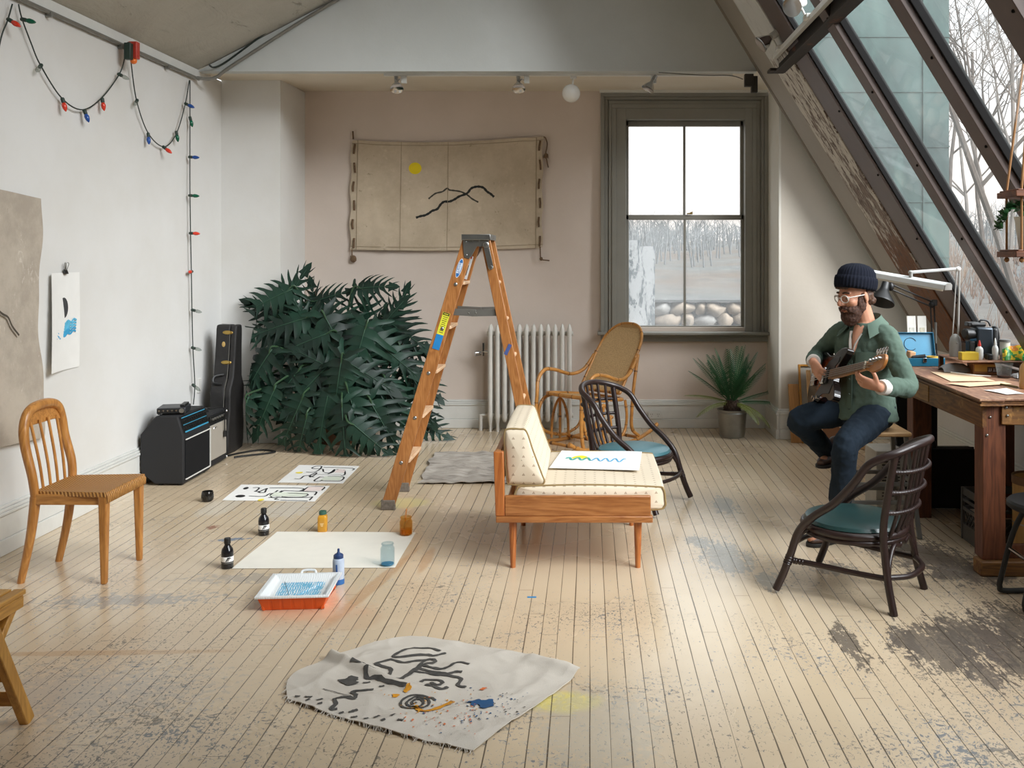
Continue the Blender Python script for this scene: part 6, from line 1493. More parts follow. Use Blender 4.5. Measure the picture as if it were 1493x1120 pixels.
for (x, y, s_, lab, n) in ((2.285, 5.63, (.10, .06, .045), 'yellow cardboard box on the bench shelf, behind the glue bottle', 0), (2.335, 5.72, (.05, .05, .04), 'small dull yellow box on the bench shelf next to the lamp base', 1)):
    mb = MB(); mb.box((x - .03, y + .09, SZ + s_[2] / 2), s_); o = mb.build('yellow_box', plain('yellow carton %d' % n, 'd2b22c' if n == 0 else 'b39328', .6), bevel=.002); tag(o, lab, 'box')
mb = MB(); mb.bb(2.365, 2.392, 5.70, 5.76, SZ, SZ + .035); o = mb.build('black_box', M['black'], bevel=.006); tag(o, 'small black box on the bench shelf, right of the glue bottle', 'box')
p = Vector((2.50, 5.50, 0)); g = MB(); g.grid(lambda u, v: (p.x - .05 + .13 * u, p.y + .10 * v, BZ + .004 + .035 * math.sin(PI * u) ** .6 * math.sin(PI * (.1 + .8 * v)) + .012 * noise.noise(Vector((u * 7, v * 5, 4)))), 22, 14, 0, .002); o = g.build('plastic_bag', plain('white crumpled plastic', 'd5d5d6', .3)); tag(o, 'crumpled white plastic bag on the bench behind the clear cup', 'bag')
mb = MB(); mb.box((2.47, 5.42, BZ + .026), (.085, .05, .05)); o = mb.build('black_block', M['black'], bevel=.006); tag(o, 'black block on the bench in front of the white plastic bag', 'block')
p = Vector((2.50, 5.655, SZ)); t = NT('colourful foil packet'); t.set(t.ramp(t.noise(t.coord(), 22, 2), [(.35, lin('3f8f4a')), (.48, lin('e0c23a')), (.6, lin('d4843a')), (.7, lin('c9c4a0'))], 'CONSTANT'), .35)
g = MB(); g.grid(lambda u, v: (p.x - .05 + .11 * u + .01 * v, p.y + .02 * math.sin(u * 5) + .03 * v, p.z + .004 + .10 * v * (1 - .35 * (1 - u)) + .008 * noise.noise(Vector((u * 5, v * 5, 1)))), 14, 12, 0, .02); o = g.build('foil_packet', t.m, bevel=0); tag(o, 'colourful crumpled packet leaning at the right end of the bench shelf', 'packet')
r = thing('juice_bottle', 'bottle with bright green cap on the bench at the right edge of the picture', 'bottle', (2.32, 5.10, BZ))
mb = MB(); mb.lathe([(0, 0), (.035, 0), (.037, .01), (.037, .10), (.030, .125), (.018, .14), (.018, .15), (0, .15)], 24); mb.build('body', plain('tan drink', 'b98f58', .25), r)
mb = MB(); mb.lathe([(0, .148), (.022, .148), (.022, .172), (0, .175)], 24); mb.build('cap', plain('bright green cap', '1f9a4a', .35), r)
mb = MB(); q = Vector((2.46, 5.12, BZ)); mb.box((q.x, q.y + .1, BZ + .0185), (.12, .18, .035)); o = mb.build('dark_case', plain('dark grey case', '3a3937', .5), bevel=.006); tag(o, 'dark grey flat case on the bench at the right, behind the clear cup', 'case')

# ---- under the bench
def black_case():
    r = thing('instrument_case', 'big black hard case with carry handle standing on the floor under the bench', 'case', (2.19, 6.06, 0))
    mb = MB(); mb.bb(-.25, .235, -.06, .075, .012, .385); mb.build('shell', M['blackmatte'], r, .02, seg=3)
    mb = MB(); mb.bb(-.25, .235, .002, .012, .012, .388); mb.build('seam', M['black'], r)
    mb = MB(); mb.tube(cr([(-.16, 0, .385), (-.155, 0, .42), (-.12, 0, .43), (-.05, 0, .43), (-.02, 0, .42), (-.015, 0, .385)], 5), .013, 10); mb.build('handle', M['black'], r)
    for x in (-.2, .16):
        mb = MB(); mb.box((x, 0, .006), (.04, .09, .012)); mb.build('foot', M['black'], r)
black_case()
r = thing('display_board', 'flat black board standing under the bench behind the big black case', 'board', (2.16, 6.36, 0))
mb = MB(); mb.bb(-.13, .145, 0, .03, 0, .70); mb.build('board', M['blackmatte'], r, .008)
def crate():
    r = thing('milk_crate', 'grey plastic milk crate on the floor under the near end of the bench', 'crate', (2.255, 5.285, 0))
    pl = plain('grey crate plastic', '4d4b49', .5); x, y, h = .145, .145, .29
    mb = MB()
    for z0, z1 in ((0, .09), (.165, .185), (.215, .23), (.25, .29)):
        for s_ in (-1, 1): mb.bb(s_ * x - .005, s_ * x + .005, -y, y, z0, z1); mb.bb(-x, x, s_ * y - .005, s_ * y + .005, z0, z1)
    for sx in (-1, 1):
        for sy in (-1, 1): mb.bb(sx * x - .009, sx * x + .009, sy * y - .009, sy * y + .009, 0, h)
    mb.bb(-x, x, -y, y, 0, .008); mb.build('frame', pl, r)
    for k, (ax, s_) in enumerate((('x', -1), ('x', 1), ('y', -1), ('y', 1))):
        mb = MB()
        for i in range(-7, 8):
            for d in (-1, 1):
                a, c = i * .036, i * .036 + d * .085
                if min(a, c) < -.14 or max(a, c) > .14: continue
                mb.bar((s_ * x, a, .085), (s_ * x, c, .17), .005, .005) if ax == 'x' else mb.bar((a, s_ * y, .085), (c, s_ * y, .17), .005, .005)
        mb.build('lattice_side', pl, r)
crate()
def drum():
    r = thing('fibre_drum', 'tan round fibre drum under the near end of the bench', 'drum', (2.33, 5.005, 0))
    mb = MB(); mb.lathe([(0, 0), (.118, 0), (.118, .44), (.112, .44), (.112, .02), (0, .02)], 40); mb.build('shell', wood('tan fibreboard', 'a97f45', 'bd9456', 'Z', .5, .6, 3, bump=.05), r)
    rimm = plain('brown rim', '6b4a2a', .6); mb = MB(); mb.lathe([(.1185, .41), (.1225, .41), (.1225, .45), (.113, .45), (.113, .43)], 40); mb.build('rim', rimm, r); mb = MB(); mb.lathe([(.1185, 0), (.121, 0), (.121, .03), (.1185, .03)], 40); mb.build('rim', rimm, r)
    mb = MB(); mb.lathe([(.1182, .205), (.1205, .205), (.1205, .211), (.1182, .211)], 40); mb.build('wire_hoop', M['steel'], r)
drum()
def stool_black():
    r = thing('tube_stool', 'black stool with tubular sled leg, cut off by the right edge', 'stool', (2.105, 4.40, 0))
    mb = MB(); mb.lathe([(0, .435), (.17, .435), (.182, .445), (.182, .462), (.172, .472), (.10, .466), (0, .464)], 36); mb.build('seat', M['black'], r)
    for s_ in (-1, 1):
        mb = MB(); mb.tube(cr([(-.05, s_ * .10, .435), (-.11, s_ * .12, .30), (-.165, s_ * .13, .08), (-.170, s_ * .132, .035), (-.15, s_ * .135, .016), (.0, s_ * .14, .015), (.13, s_ * .135, .016), (.155, s_ * .13, .04), (.12, s_ * .12, .25), (.06, s_ * .10, .435)], 6), .013, 10); mb.build('sled_leg', M['black'], r)
    mb = MB(); mb.tube([(-.13, -.125, .22), (-.13, .125, .22)], .009, 8); mb.build('cross_bar', M['chrome'], r)
stool_black()
# white slatted case behind the rattan chair
r = thing('ventilated_box', 'pale metal box with vent slots on the floor behind the dark green chair', 'box', (1.835, 6.005, 0))
mb = MB(); mb.bb(-.08, .10, -.12, .12, 0, .40); mb.build('casing', plain('pale grey enamel', 'b2ada2', .5), r, .006)
mb = MB()
for k in range(12): mb.bb(-.045, .065, -.1225, -.119, .12 + k * .019, .127 + k * .019)
mb.build('vent_slots', M['black'], r)

# ---- frames leaning on the short wall
def leaning():
    tan = wood('tan plank', '9a6a35', 'b9864a', 'Z', .8, .5, 5); gold = plain('gilt frame', 'a8742c', .4, .3, .15, 20); pale = wood('pale stretcher wood', 'b78d5c', 'd2ac7c', 'Z', .8, .5, 4); brown = plain('brown card', '7a4f2e', .8)
    def lean(name, label, cat, x0, x1, h, yb, frame, fm, pm, back=.05):
        lean_a = math.atan2(YR - back - yb, h)
        r = thing(name, label, cat, ((x0 + x1) / 2, yb, 0)); r.rotation_euler = (-lean_a, 0, 0); w = x1 - x0
        if frame:
            mb = MB(); f = frame
            mb.bb(-w / 2, -w / 2 + f, -.012, .012, 0, h); mb.bb(w / 2 - f, w / 2, -.012, .012, 0, h); mb.bb(-w / 2 + f, w / 2 - f, -.012, .012, 0, f); mb.bb(-w / 2 + f, w / 2 - f, -.012, .012, h - f, h); mb.build('frame', fm, r, .002)
            mb = MB(); mb.bb(-w / 2 + f * .8, w / 2 - f * .8, .0, .006, f * .8, h - f * .8); mb.build('panel', pm, r)
        else:
            mb = MB(); mb.bb(-w / 2, w / 2, -.012, .012, 0, h); mb.build('board', fm, r, .003)
        return r
    lean('wood_plank', 'narrow tan plank leaning on the wall beside the white column foot', 'plank', 1.715, 1.80, .50, 8.18, 0, tan, tan)
    f = lean('gilt_frame', 'thin gilt picture frame leaning on the grey wall', 'picture frame', 1.80, 2.10, .67, 8.16, .018, gold, plain('grey backing', 'a29c92', .8))
    mb = MB(); mb.bb(.02, .12, -.006, -.001, .14, .52); mb.build('inner_print', two_tone('speckled print', '6a6355', 'b3a994'), f)
    s = lean('canvas_stretcher', 'brown canvas back on a pale wooden stretcher, foremost against the grey wall', 'canvas', 1.885, 2.33, .79, 7.90, .045, pale, brown, .13)
    mb = MB(); mb.bb(-.18, .18, -.008, -.001, .44, .455); mb.build('wire', M['steel'], s)
    lean('light_board', 'pale wooden board standing between the gilt frame and the canvas stretcher', 'board', 1.845, 1.88, .64, 8.03, 0, pale, pale, .16)
leaning()

# ---- hanging plant at the right edge
def hanging_plant():
    Y = 4.25; c = at(1500, 300, Y)
    r = thing('hanging_planter', 'two-tier wooden plant hanger on ropes with a trailing plant, at the right edge', 'hanging planter', (c.x, Y, 0))
    red = wood('red-brown board', '54301f', '7a4a30', 'X', 1, .5, 5)
    z1 = at(1480, 277, Y).z; z0 = at(1480, 364, Y).z; x0 = at(1467, 300, Y).x - c.x; w = .30
    for z, nm in ((z1, 'upper_board'), (z0, 'lower_board')):
        mb = MB(); mb.bb(x0, x0 + w, -.10, .10, z - .034, z - .008)
        for k in range(7): mb.bb(x0 + .01 + k * .042, x0 + .035 + k * .042, -.095, .095, z - .008, z)
        mb.build(nm, red, r, .003)
    for x in (x0 + .035, x0 + w - .035):
        for y in (-.075, .075):
            mb = MB(); mb.tube([(x, y, z0 - .04), (x, y, z1)], .0055, 7); mb.tube([(x, y, z1), (x0 + w / 2 + (x - x0 - w / 2) * .12, y * .1, z1 + 1.0)], .0055, 7); mb.ell((x, y, z0 - .045), (.012, .012, .012), 8, 6); mb.build('rope', plain('tan rope', '9a7048', .9), r)
    # hook up to the glazing bar
    zt = z1 + 1.0; mb = MB(); mb.tube([(x0 + w / 2, 0, zt - .02), (x0 + w / 2, 0, zt + .06)], .006, 8); mb.build('hook', M['steel'], r)
    mb = MB(); mb.lathe([(0, z0 + .0), (.045, z0 + .0), (.062, z0 + .13), (.066, z0 + .145), (.058, z0 + .14), (.05, z0 + .10), (0, z0 + .10)], 28, (x0 + .105, 0, 0)); mb.build('white_pot', plain('white pot', 'd7d3cb', .5), r)
    random.seed(4); fol = MB()
    vines = [[(x0 + .09, -.02, z0 + .15), (x0 + .02, -.05, z0 + .185), (x0 - .03, -.07, z0 + .165), (x0 - .055, -.08, z0 + .12), (x0 - .075, -.085, z0 + .085)], [(x0 + .1, 0, z0 + .15), (x0 + .05, -.04, z0 + .20), (x0 - .01, -.05, z0 + .18), (x0 - .045, -.05, z0 + .13)], [(x0 + .12, 0, z0 + .15), (x0 + .14, -.06, z0 + .19), (x0 + .19, -.09, z0 + .12), (x0 + .2, -.1, z0 + .0)], [(x0 + .1, .02, z0 + .15), (x0 + .06, .05, z0 + .2), (x0 + .02, .06, z0 + .16)]]
    for q in vines:
        q = cr(q, 7); fol.tube(q, .002, 5)
        for p_ in q[2:]:
            for _ in range(2):
                d = Vector((random.uniform(-1, .4), random.uniform(-1, .3), random.uniform(-.7, .8))).normalized(); s_ = d.cross(Vector((random.random(), .3, 1))).normalized(); l = random.uniform(.022, .036)
                fol.add([p_, p_ + d * l * .35 + s_ * l * .36, p_ + d * l * .75 + s_ * l * .25, p_ + d * l, p_ + d * l * .75 - s_ * l * .25, p_ + d * l * .35 - s_ * l * .36], [(0, 1, 2, 3), (0, 3, 4, 5)], 1)
    fol.build('vine', [plain('vine stem', '4a5a34', .6), plain('vine leaf', '2f5a34', .4, var=.3, scale=15)], r, fix=False)
hanging_plant()

# ---- track lights
def track(name, label, a, c, w=.035, h=.02):
    mb = MB(); mb.bar(a, c, w, h); o = mb.build(name, M['trimwhite'], bevel=.002); tag(o, label, 'track'); return o
track('light_track', 'long white lighting track under the front edge of the soffit', (at(560, 104, 7.8).x, 7.80, soff(7.8) - .012), (at(1068, 104, 7.8).x, 7.80, soff(7.8) - .012))
refl = plain('lamp reflector', 'c9c9c9', .12, 1.0)
def spot(label, p, aim, knuckle, size=1.0):
    r = thing('track_spotlight', label, 'spotlight', p, 0, None)
    mb = MB(); mb.box((0, 0, -.03), (.045, .03, .06)); mb.build('adapter', M['trimwhite'], r, .004)
    k = Vector(knuckle); mb = MB(); mb.tube(cr([(0, 0, -.05), Vector(k) * .6 + Vector((0, 0, .01)), k], 4), .006, 8); mb.build('bracket', M['chrome'], r)
    A = Matrix.Translation(k) @ axes(aim)
    mb = MB(); mb.lathe([(0, -.035), (.016, -.035), (.018, -.01), (.020, 0), (.040, .028), (.052, .058), (.054, .062), (.050, .060), (.0, .052)], 28, M=A); mb.build('reflector_lamp', refl, r)
    mb = MB(); mb.lathe([(0, -.075), (.017, -.075), (.017, -.032), (0, -.032)], 16, M=A); mb.build('lamp_socket', M['chrome'] if size == 1.0 else M['trimwhite'], r)
for px, kx, lab in ((589, -.055, 'leftmost of three silver spotlights on the soffit track'), (768, -.065, 'middle of three silver spotlights on the soffit track, left of the globe')):
    p = at(px, 108, 7.80); p.z = soff(7.8) - .022; spot(lab, p, (.15 * (1 if px < 600 else .4), -.55, -.8), (kx, -.03, -.065))
p = at(953, 108, 7.80); p.z = soff(7.8) - .022; spot('rightmost of three silver spotlights on the soffit track, above the window', p, (-.45, -.2, -.8), (-.02, -.02, -.06))
r = thing('globe_pendant', 'round white glass globe lamp hanging from the soffit track', 'lamp', (at(836, 108, 7.8).x, 7.80, soff(7.8) - .022))
mb = MB(); mb.box((0, 0, -.012), (.05, .03, .022)); mb.build('adapter', M['trimwhite'], r, .003)
mb = MB(); mb.tube([(0, 0, -.02), (-.008, 0, -.075)], .007, 8); mb.build('stem', M['trimwhite'], r)
mb = MB(); mb.ell((-.018, 0, -.140), (.074, .074, .074), 32, 18); mb.build('globe', plain('opal glass', 'e3e1db', .25, var=.01), r)
# on the steel beam
bx, bz = 1.375, 2.985
track('light_track', 'white lighting track on the side of the rusty steel beam', (bx - .055, 3.0, bz + .03), (bx - .055, 6.85, bz + .03), .03, .035)
for py_, Yb, lab, aim in ((60, 6.62, 'white spotlight at the far end of the steel beam', (-.75, -.1, -.55)), (12, 5.75, 'white-socketed spotlight nearer on the steel beam, at the top of the picture', (-.55, -.75, -.35))):
    r = thing('beam_spotlight', lab, 'spotlight', (bx - .075, Yb, bz + .04))
    mb = MB(); mb.box((0, 0, 0), (.03, .09, .03)); mb.build('adapter', M['trimwhite'], r, .004)
    k = Vector((-.06, -.02, .07)); mb = MB(); mb.tube([(-.01, 0, .01), (-.03, 0, .05), k], .007, 8); mb.build('bracket', M['trimwhite'], r)
    A = Matrix.Translation(k) @ axes(aim); mb = MB(); mb.lathe([(0, -.01), (.018, -.01), (.02, 0), (.045, .04), (.060, .085), (.057, .085), (0, .07)], 28, M=A); mb.build('reflector_lamp', refl, r)
    mb = MB(); mb.lathe([(0, -.085), (.026, -.085), (.026, -.008), (0, -.008)], 18, M=A); mb.build('lamp_socket', M['trimwhite'], r)
g = MB(); g.tube(cr([(1.22, 7.645, 3.0), (1.12, 7.65, 3.03), (.9, 7.66, 3.035), (.55, 7.67, 3.06)], 6), .004, 6); o = g.build('lamp_cable', M['greymetal']); tag(o, 'thin cable from the junction box along the soffit edge', 'cable')
mb = MB(); mb.box((1.265, 7.64, 2.99), (.07, .05, .10)); mb.box((1.31, 7.655, 2.96), (.05, .05, .13)); o = mb.build('junction_box', plain('dark junction box', '37332e', .6), bevel=.004); tag(o, 'dark junction box where the soffit meets the skylight lining', 'box')
# ================================================================ the bass player
def loft(mb, pts, rad, side, n=18, mat=0, k=4):
    """soft tube whose oval sections keep their width along 'side'"""
    P_ = cr(pts, k); m = len(P_); R_ = cr([(a, b_, 0) for a, b_ in rad], k); vs = []
    for i in range(m):
        d = (P_[min(i + 1, m - 1)] - P_[max(i - 1, 0)]).normalized(); s_ = Vector(side); s_ = (s_ - d * s_.dot(d)).normalized(); f = d.cross(s_)
        for j in range(n):
            a = 2 * PI * j / n; vs.append(P_[i] + s_ * math.cos(a) * R_[i].x + f * math.sin(a) * R_[i].y)
    fs = [(i * n + j, i * n + (j + 1) % n, (i + 1) * n + (j + 1) % n, (i + 1) * n + j) for i in range(m - 1) for j in range(n)]
    fs += [tuple(range(n - 1, -1, -1)), tuple((m - 1) * n + j for j in range(n))]
    return mb.add(vs, fs, mat)
def limb(mb, pts, rad, n=14, k=5):
    q = cr(pts, k); rr = [v.x for v in cr([(x, 0, 0) for x in rad], k)]
    mb.tube(q, rr, n); mb.ell(q[0], (rr[0],) * 3, 12, 8); mb.ell(q[-1], (rr[-1],) * 3, 12, 8)
def remesh(o, size, it=6, fac=.5):
    m = o.modifiers.new('skin', 'REMESH'); m.mode = 'VOXEL'; m.voxel_size = size; m.use_smooth_shade = True
    s = o.modifiers.new('smooth', 'SMOOTH'); s.iterations = it; s.factor = fac
    return o
def wrinkle(o, scale, strength, typ='CLOUDS'):
    t = bpy.data.textures.new('folds', typ); t.noise_scale = scale
    if typ == 'CLOUDS': t.noise_depth = 2
    d = o.modifiers.new('folds', 'DISPLACE'); d.texture = t; d.strength = strength; d.mid_level = .5; d.texture_coords = 'LOCAL'
def skin_mat():
    t = NT('skin'); n = t.noise(t.coord(), 30, 4); t.set(t.mix(n, lin('b98468'), lin('c79278')), .5, spec=.35)
    t.b.inputs['Subsurface Weight'].default_value = .12; t.b.inputs['Subsurface Radius'].default_value = (.02, .008, .004); t.b.inputs['Subsurface Scale'].default_value = .4
    return t.m
def person():
    O = Vector((1.60, 5.60, 0))
    r = thing('person', 'bearded person in navy beanie, clear glasses, green overshirt and dark jeans, seated playing a bass', 'person', O)
    def wb(mb, name, mat, parent=r, **kw):
        mb.v = [v - O for v in mb.v]; return mb.build(name, mat, parent, **kw)
    V = Vector; skin = skin_mat()
    f = V((-.78, -.62, 0)).normalized(); l = V((.62, -.78, 0)).normalized()
    neckb = V((1.60, 5.565, 1.195))
    shL, shR = V((1.700, 5.435, 1.125)), V((1.475, 5.715, 1.130))
    elL, elR = V((1.742, 5.25, .882)), V((1.395, 5.90, .975))
    wrL, wrR = V((1.520, 5.035, .905)), V((1.316, 5.655, .972))
    hipL, hipR = V((1.665, 5.525, .70)), V((1.545, 5.665, .70))
    knL, knR = V((1.405, 5.26, .568)), V((1.222, 5.62, .635))
    anL, anR = V((1.385, 5.365, .10)), V((1.455, 5.84, .39))
    # ---------------- head frame
    HC = V((1.528, 5.535, 1.366)); yaw = math.atan2(-.42, -.91); pitch = math.radians(13)
    HM = Matrix.Translation(HC) @ Matrix.Rotation(yaw, 4, 'Z') @ Matrix.Rotation(pitch, 4, 'Y') @ Matrix.Scale(1.03, 4)
    # ---------------- body, one surface
    mb = MB()
    for c, q in [((-.012, 0, .035), (.096, .075, .098)), ((.025, 0, -.02), (.070, .064, .092)), ((.040, 0, -.082), (.048, .048, .036)), ((.070, 0, .033), (.026, .052, .014)), ((.06, .036, -.018), (.030, .026, .024)), ((.06, -.036, -.018), (.030, .026, .024)),
                 ((.086, 0, -.058), (.016, .026, .016)), ((.078, 0, -.098), (.020, .024, .018)), ((.112, 0, -.022), (.018, .014, .012)), ((.098, .012, -.027), (.010, .009, .008)), ((.098, -.012, -.027), (.010, .009, .008))]:
        mb.ell(c, q, 20, 14, M=HM)
    mb.tube([HM @ V((.082, 0, .026)), HM @ V((.100, 0, .004)), HM @ V((.121, 0, -.018))], [.010, .0105, .012], 10)
    for s_ in (-1, 1):
        mb.ell((-.012, s_ * .078, -.006), (.018, .009, .032), 12, 10, M=HM, rot=(0, .15, s_ * .3)); mb.ell((-.008, s_ * .076, -.032), (.009, .007, .010), 10, 8, M=HM)
    loft(mb, [HM @ V((-.025, 0, -.03)), HM @ V((-.03, 0, -.085)), neckb + V((.0, .0, .0)), neckb - V((0, 0, .06))], [(.055, .056), (.054, .054), (.060, .058), (.09, .07)], l, 16)
    loft(mb, [V((1.60, 5.60, .66)), V((1.605, 5.60, .80)), V((1.60, 5.59, .98)), V((1.597, 5.575, 1.10)), V((1.60, 5.567, 1.17))], [(.150, .105), (.140, .10), (.158, .108), (.160, .095), (.08, .06)], l, 20)
    for a, b_, c in ((shL, elL, wrL), (shR, elR, wrR)): limb(mb, [a, a.lerp(b_, .5), b_, b_.lerp(c, .35), c], [.050, .045, .038, .037, .026])
    for a, b_, c in ((hipL, knL, anL), (hipR, knR, anR)): limb(mb, [a, a.lerp(b_, .5), b_, b_.lerp(c, .35), c], [.082, .072, .052, .050, .036])
    for a, toe in ((anL, V((1.22, 5.275, .045))), (anR, V((1.40, 5.745, .372)))): limb(mb, [a - V((0, 0, .03)), a.lerp(toe, .5) - V((0, 0, .015)), toe], [.036, .034, .026])
    def hand(W, d, back, spread, curls, thumb, flip=1):
        """W wrist, d the way the hand points, back its back; curls per finger, three bends each"""
        d = V(d).normalized(); b = V(back); b = (b - d * b.dot(d)).normalized(); s_ = d.cross(b) * flip      # s_: towards the thumb
        loft(mb, [W - d * .01, W + d * .03, W + d * .065, W + d * .092], [(.026, .019), (.034, .018), (.041, .0155), (.039, .012)], s_, 14)
        for i, (off, ln, cu) in enumerate(zip((.030, .0105, -.0095, -.028), (.078, .088, .082, .064), curls)):
            p = W + d * (.086 - .004 * abs(i - 1.2)) + s_ * off; dd = (d + s_ * spread * (off * 10)).normalized(); bb = b.copy(); pts = [p - d * .022, p]
            for q, (seg, c) in enumerate(zip((.46, .31, .23), cu)):
                a = math.radians(c); nd = dd * math.cos(a) - bb * math.sin(a); bb = bb * math.cos(a) + dd * math.sin(a); dd = nd; p = p + dd * ln * seg; pts.append(p)
            rs = [.0088, .0092, .0085, .0078, .0064]
            qq = cr(pts, 3); mb.tube(qq, [lerp(rs[int(j / 3)], rs[min(4, int(j / 3) + 1)], (j % 3) / 3) for j in range(len(qq))], 10); mb.ell(qq[-1], (.0066,) * 3, 8, 6)
        t0 = W + d * .022 + s_ * .022; t1 = t0 + (d * thumb[0] + s_ * thumb[1] - b * thumb[2]).normalized() * .042; t2 = t1 + (d * thumb[3] + s_ * thumb[4] - b * thumb[5]).normalized() * .032; t3 = t2 + (d * thumb[3] + s_ * thumb[4] * .4 - b * thumb[5]).normalized() * .024
        qq = cr([t0 - s_ * .012, t0, t1, t2, t3], 3); mb.tube(qq, [lerp(.0145, .0085, j / (len(qq) - 1)) for j in range(len(qq))], 10); mb.ell(qq[-1], (.0085,) * 3, 8, 6)
    hand(wrL, (-.88, .10, .30), (-.25, -.72, -.64), .20, [(8, 46, 34), (14, 52, 38), (22, 58, 42), (32, 60, 44)], (.55, .75, .35, .75, .45, .5), 1)
    hand(wrR, (.20, -.76, -.60), (-.92, -.30, .14), .22, [(10, 26, 16), (16, 32, 20), (22, 38, 22), (30, 40, 24)], (.75, .6, .3, .9, .05, .3), 1)
    # open neck of the shirt shows the chest
    loft(mb, [neckb + f * .03 - V((0, 0, -.01)), neckb + f * .078 - V((0, 0, .06)), neckb + f * .108 - V((0, 0, .125)), neckb + f * .112 - V((0, 0, .165))], [(.050, .03), (.036, .026), (.016, .018), (.004, .012)], l, 12)
    body = wb(mb, 'body', skin); remesh(body, .0048, 3, .5)
    # ---------------- face
    for s_ in (-1, 1):
        mb = MB(); mb.ell((.076, s_ * .031, .008), (.0125, .0125, .0125), 14, 10, M=HM); wb(mb, 'eye', plain('eye white', 'd8d2ca', .2), r)
        mb = MB(); mb.ell((.0855, s_ * .031, .006), (.004, .006, .006), 10, 8, M=HM); wb(mb, 'iris', plain('dark iris', '2d2018', .2), r)
        mb = MB(); mb.ell((.0785, s_ * .031, .0135), (.0125, .0145, .0075), 14, 8, M=HM); wb(mb, 'eyelid', skin, r)
        mb = MB(); mb.tube(cr([HM @ V((.090, s_ * .014, .036)), HM @ V((.089, s_ * .032, .040)), HM @ V((.076, s_ * .052, .034))], 4), .005, 8); wb(mb, 'eyebrow', plain('brown brow', '3a2618', .9), r)
    hairm = plain('dark brown beard', '45291b', .75, var=.5, scale=120, bump=.8, bscale=220)
    mb = MB()
    for c, q in [((.052, 0, -.105), (.060, .054, .045)), ((.040, .038, -.072), (.048, .028, .045)), ((.040, -.038, -.072), (.048, .028, .045)), ((.012, .062, -.038), (.030, .014, .050)), ((.012, -.062, -.038), (.030, .014, .050)), ((.096, .015, -.047), (.016, .020, .009)), ((.096, -.015, -.047), (.016, .020, .009)), ((.075, .036, -.062), (.022, .016, .022)), ((.075, -.036, -.062), (.022, .016, .022)), ((.060, 0, -.132), (.040, .036, .026)), ((.004, .068, -.006), (.012, .010, .035)), ((.004, -.068, -.006), (.012, .010, .035))]: mb.ell(c, q, 16, 12, M=HM)
    o = wb(mb, 'beard', hairm); remesh(o, .005, 2, .4); wrinkle(o, .010, .009)
    mb = MB(); mb.ell((.098, 0, -.062), (.010, .019, .0052), 14, 8, M=HM); wb(mb, 'lower_lip', plain('lip', '9a5a4c', .45), r)
    mb = MB()
    for c, q in [((-.055, 0, -.005), (.052, .074, .060)), ((-.070, .03, -.045), (.034, .034, .028)), ((-.070, -.03, -.045), (.034, .034, .028)), ((-.035, .070, .0), (.028, .012, .040)), ((-.035, -.070, .0), (.028, .012, .040)), ((.078, 0, .068), (.022, .055, .010))]: mb.ell(c, q, 16, 12, M=HM)
    o = wb(mb, 'hair', plain('brown hair', '4a3020', .6, var=.4, scale=90, bump=.6, bscale=160)); remesh(o, .006, 2, .4); wrinkle(o, .02, .016)
    # beanie
    mb = MB(); BM = HM @ Matrix.Translation((-.016, 0, .050)) @ Matrix.Rotation(math.radians(-20), 4, 'Y') @ Matrix.Diagonal((1.09, 1.09, 1.18, 1)); n = 144
    def ring(z, rx, ry, rib): return [BM @ V(((rx + rib * math.cos(36 * 2 * PI * k / n)) * math.cos(2 * PI * k / n), (ry + rib * math.cos(36 * 2 * PI * k / n)) * math.sin(2 * PI * k / n), z)) for k in range(n)]
    rows = [ring(z, a, b_, c) for z, a, b_, c in [(-.012, .100, .081, .0005), (-.014, .110, .090, .002), (.0, .1145, .0945, .0022), (.03, .1150, .0955, .0022), (.044, .1120, .093, .002), (.047, .105, .087, .001), (.05, .104, .086, .0018), (.07, .099, .083, .0018), (.088, .084, .071, .0017), (.101, .060, .051, .0016), (.108, .034, .029, .001), (.110, .010, .009, .0)]]
    vs = [p for q in rows for p in q]; mb.add(vs, [(i * n + k, i * n + (k + 1) % n, (i + 1) * n + (k + 1) % n, (i + 1) * n + k) for i in range(len(rows) - 1) for k in range(n)] + [tuple((len(rows) - 1) * n + k for k in range(n))])
    wb(mb, 'beanie', cloth('navy knit', '10131d', '171b28', weave=300, bump=.5), r, angle=180)
    # glasses
    fr = glass('clear acetate frame', 'f0efec', .05, .3, 'e6e4de')
    mb = MB()
    for s_ in (-1, 1):
        rim = [HM @ V((.1075 - .010 * abs(math.sin(a)) * 0 - .012 * (s_ * math.cos(a) * .5 + .5), s_ * .0 + s_ * .034 + .0245 * math.cos(a), .006 + .0205 * math.sin(a))) for a in [2 * PI * k / 22 for k in range(22)]]
        mb.tube(rim, .0030, 8, closed=True)
        mb.tube([HM @ V((.094, s_ * .060, .014)), HM @ V((.05, s_ * .076, .012)), HM @ V((-.01, s_ * .084, .008))], .0028, 8)
    mb.tube(cr([HM @ V((.106, -.011, .010)), HM @ V((.111, 0, .014)), HM @ V((.106, .011, .010))], 4), .003, 8)
    g_ = wb(mb, 'glasses', plain('pale clear acetate', 'c9c4bb', .15), r)
    for s_ in (-1, 1):
        mb = MB(); mb.add([HM @ V((.1015, s_ * .034 + .0225 * math.cos(a), .006 + .0185 * math.sin(a))) for a in [2 * PI * k / 22 for k in range(22)]] + [HM @ V((.1000, s_ * .034 + .0225 * math.cos(a), .006 + .0185 * math.sin(a))) for a in [2 * PI * k / 22 for k in range(22)]], [tuple(range(22)), tuple(range(43, 21, -1))] + [(k, (k + 1) % 22, 22 + (k + 1) % 22, 22 + k) for k in range(22)]); wb(mb, 'lens', glass('spectacle lens', 'ffffff', .01), r)
    # ---------------- overshirt
    green = cloth('green cotton', '5d6f63', '4e5e54', weave=260, var=.8, bump=.3)
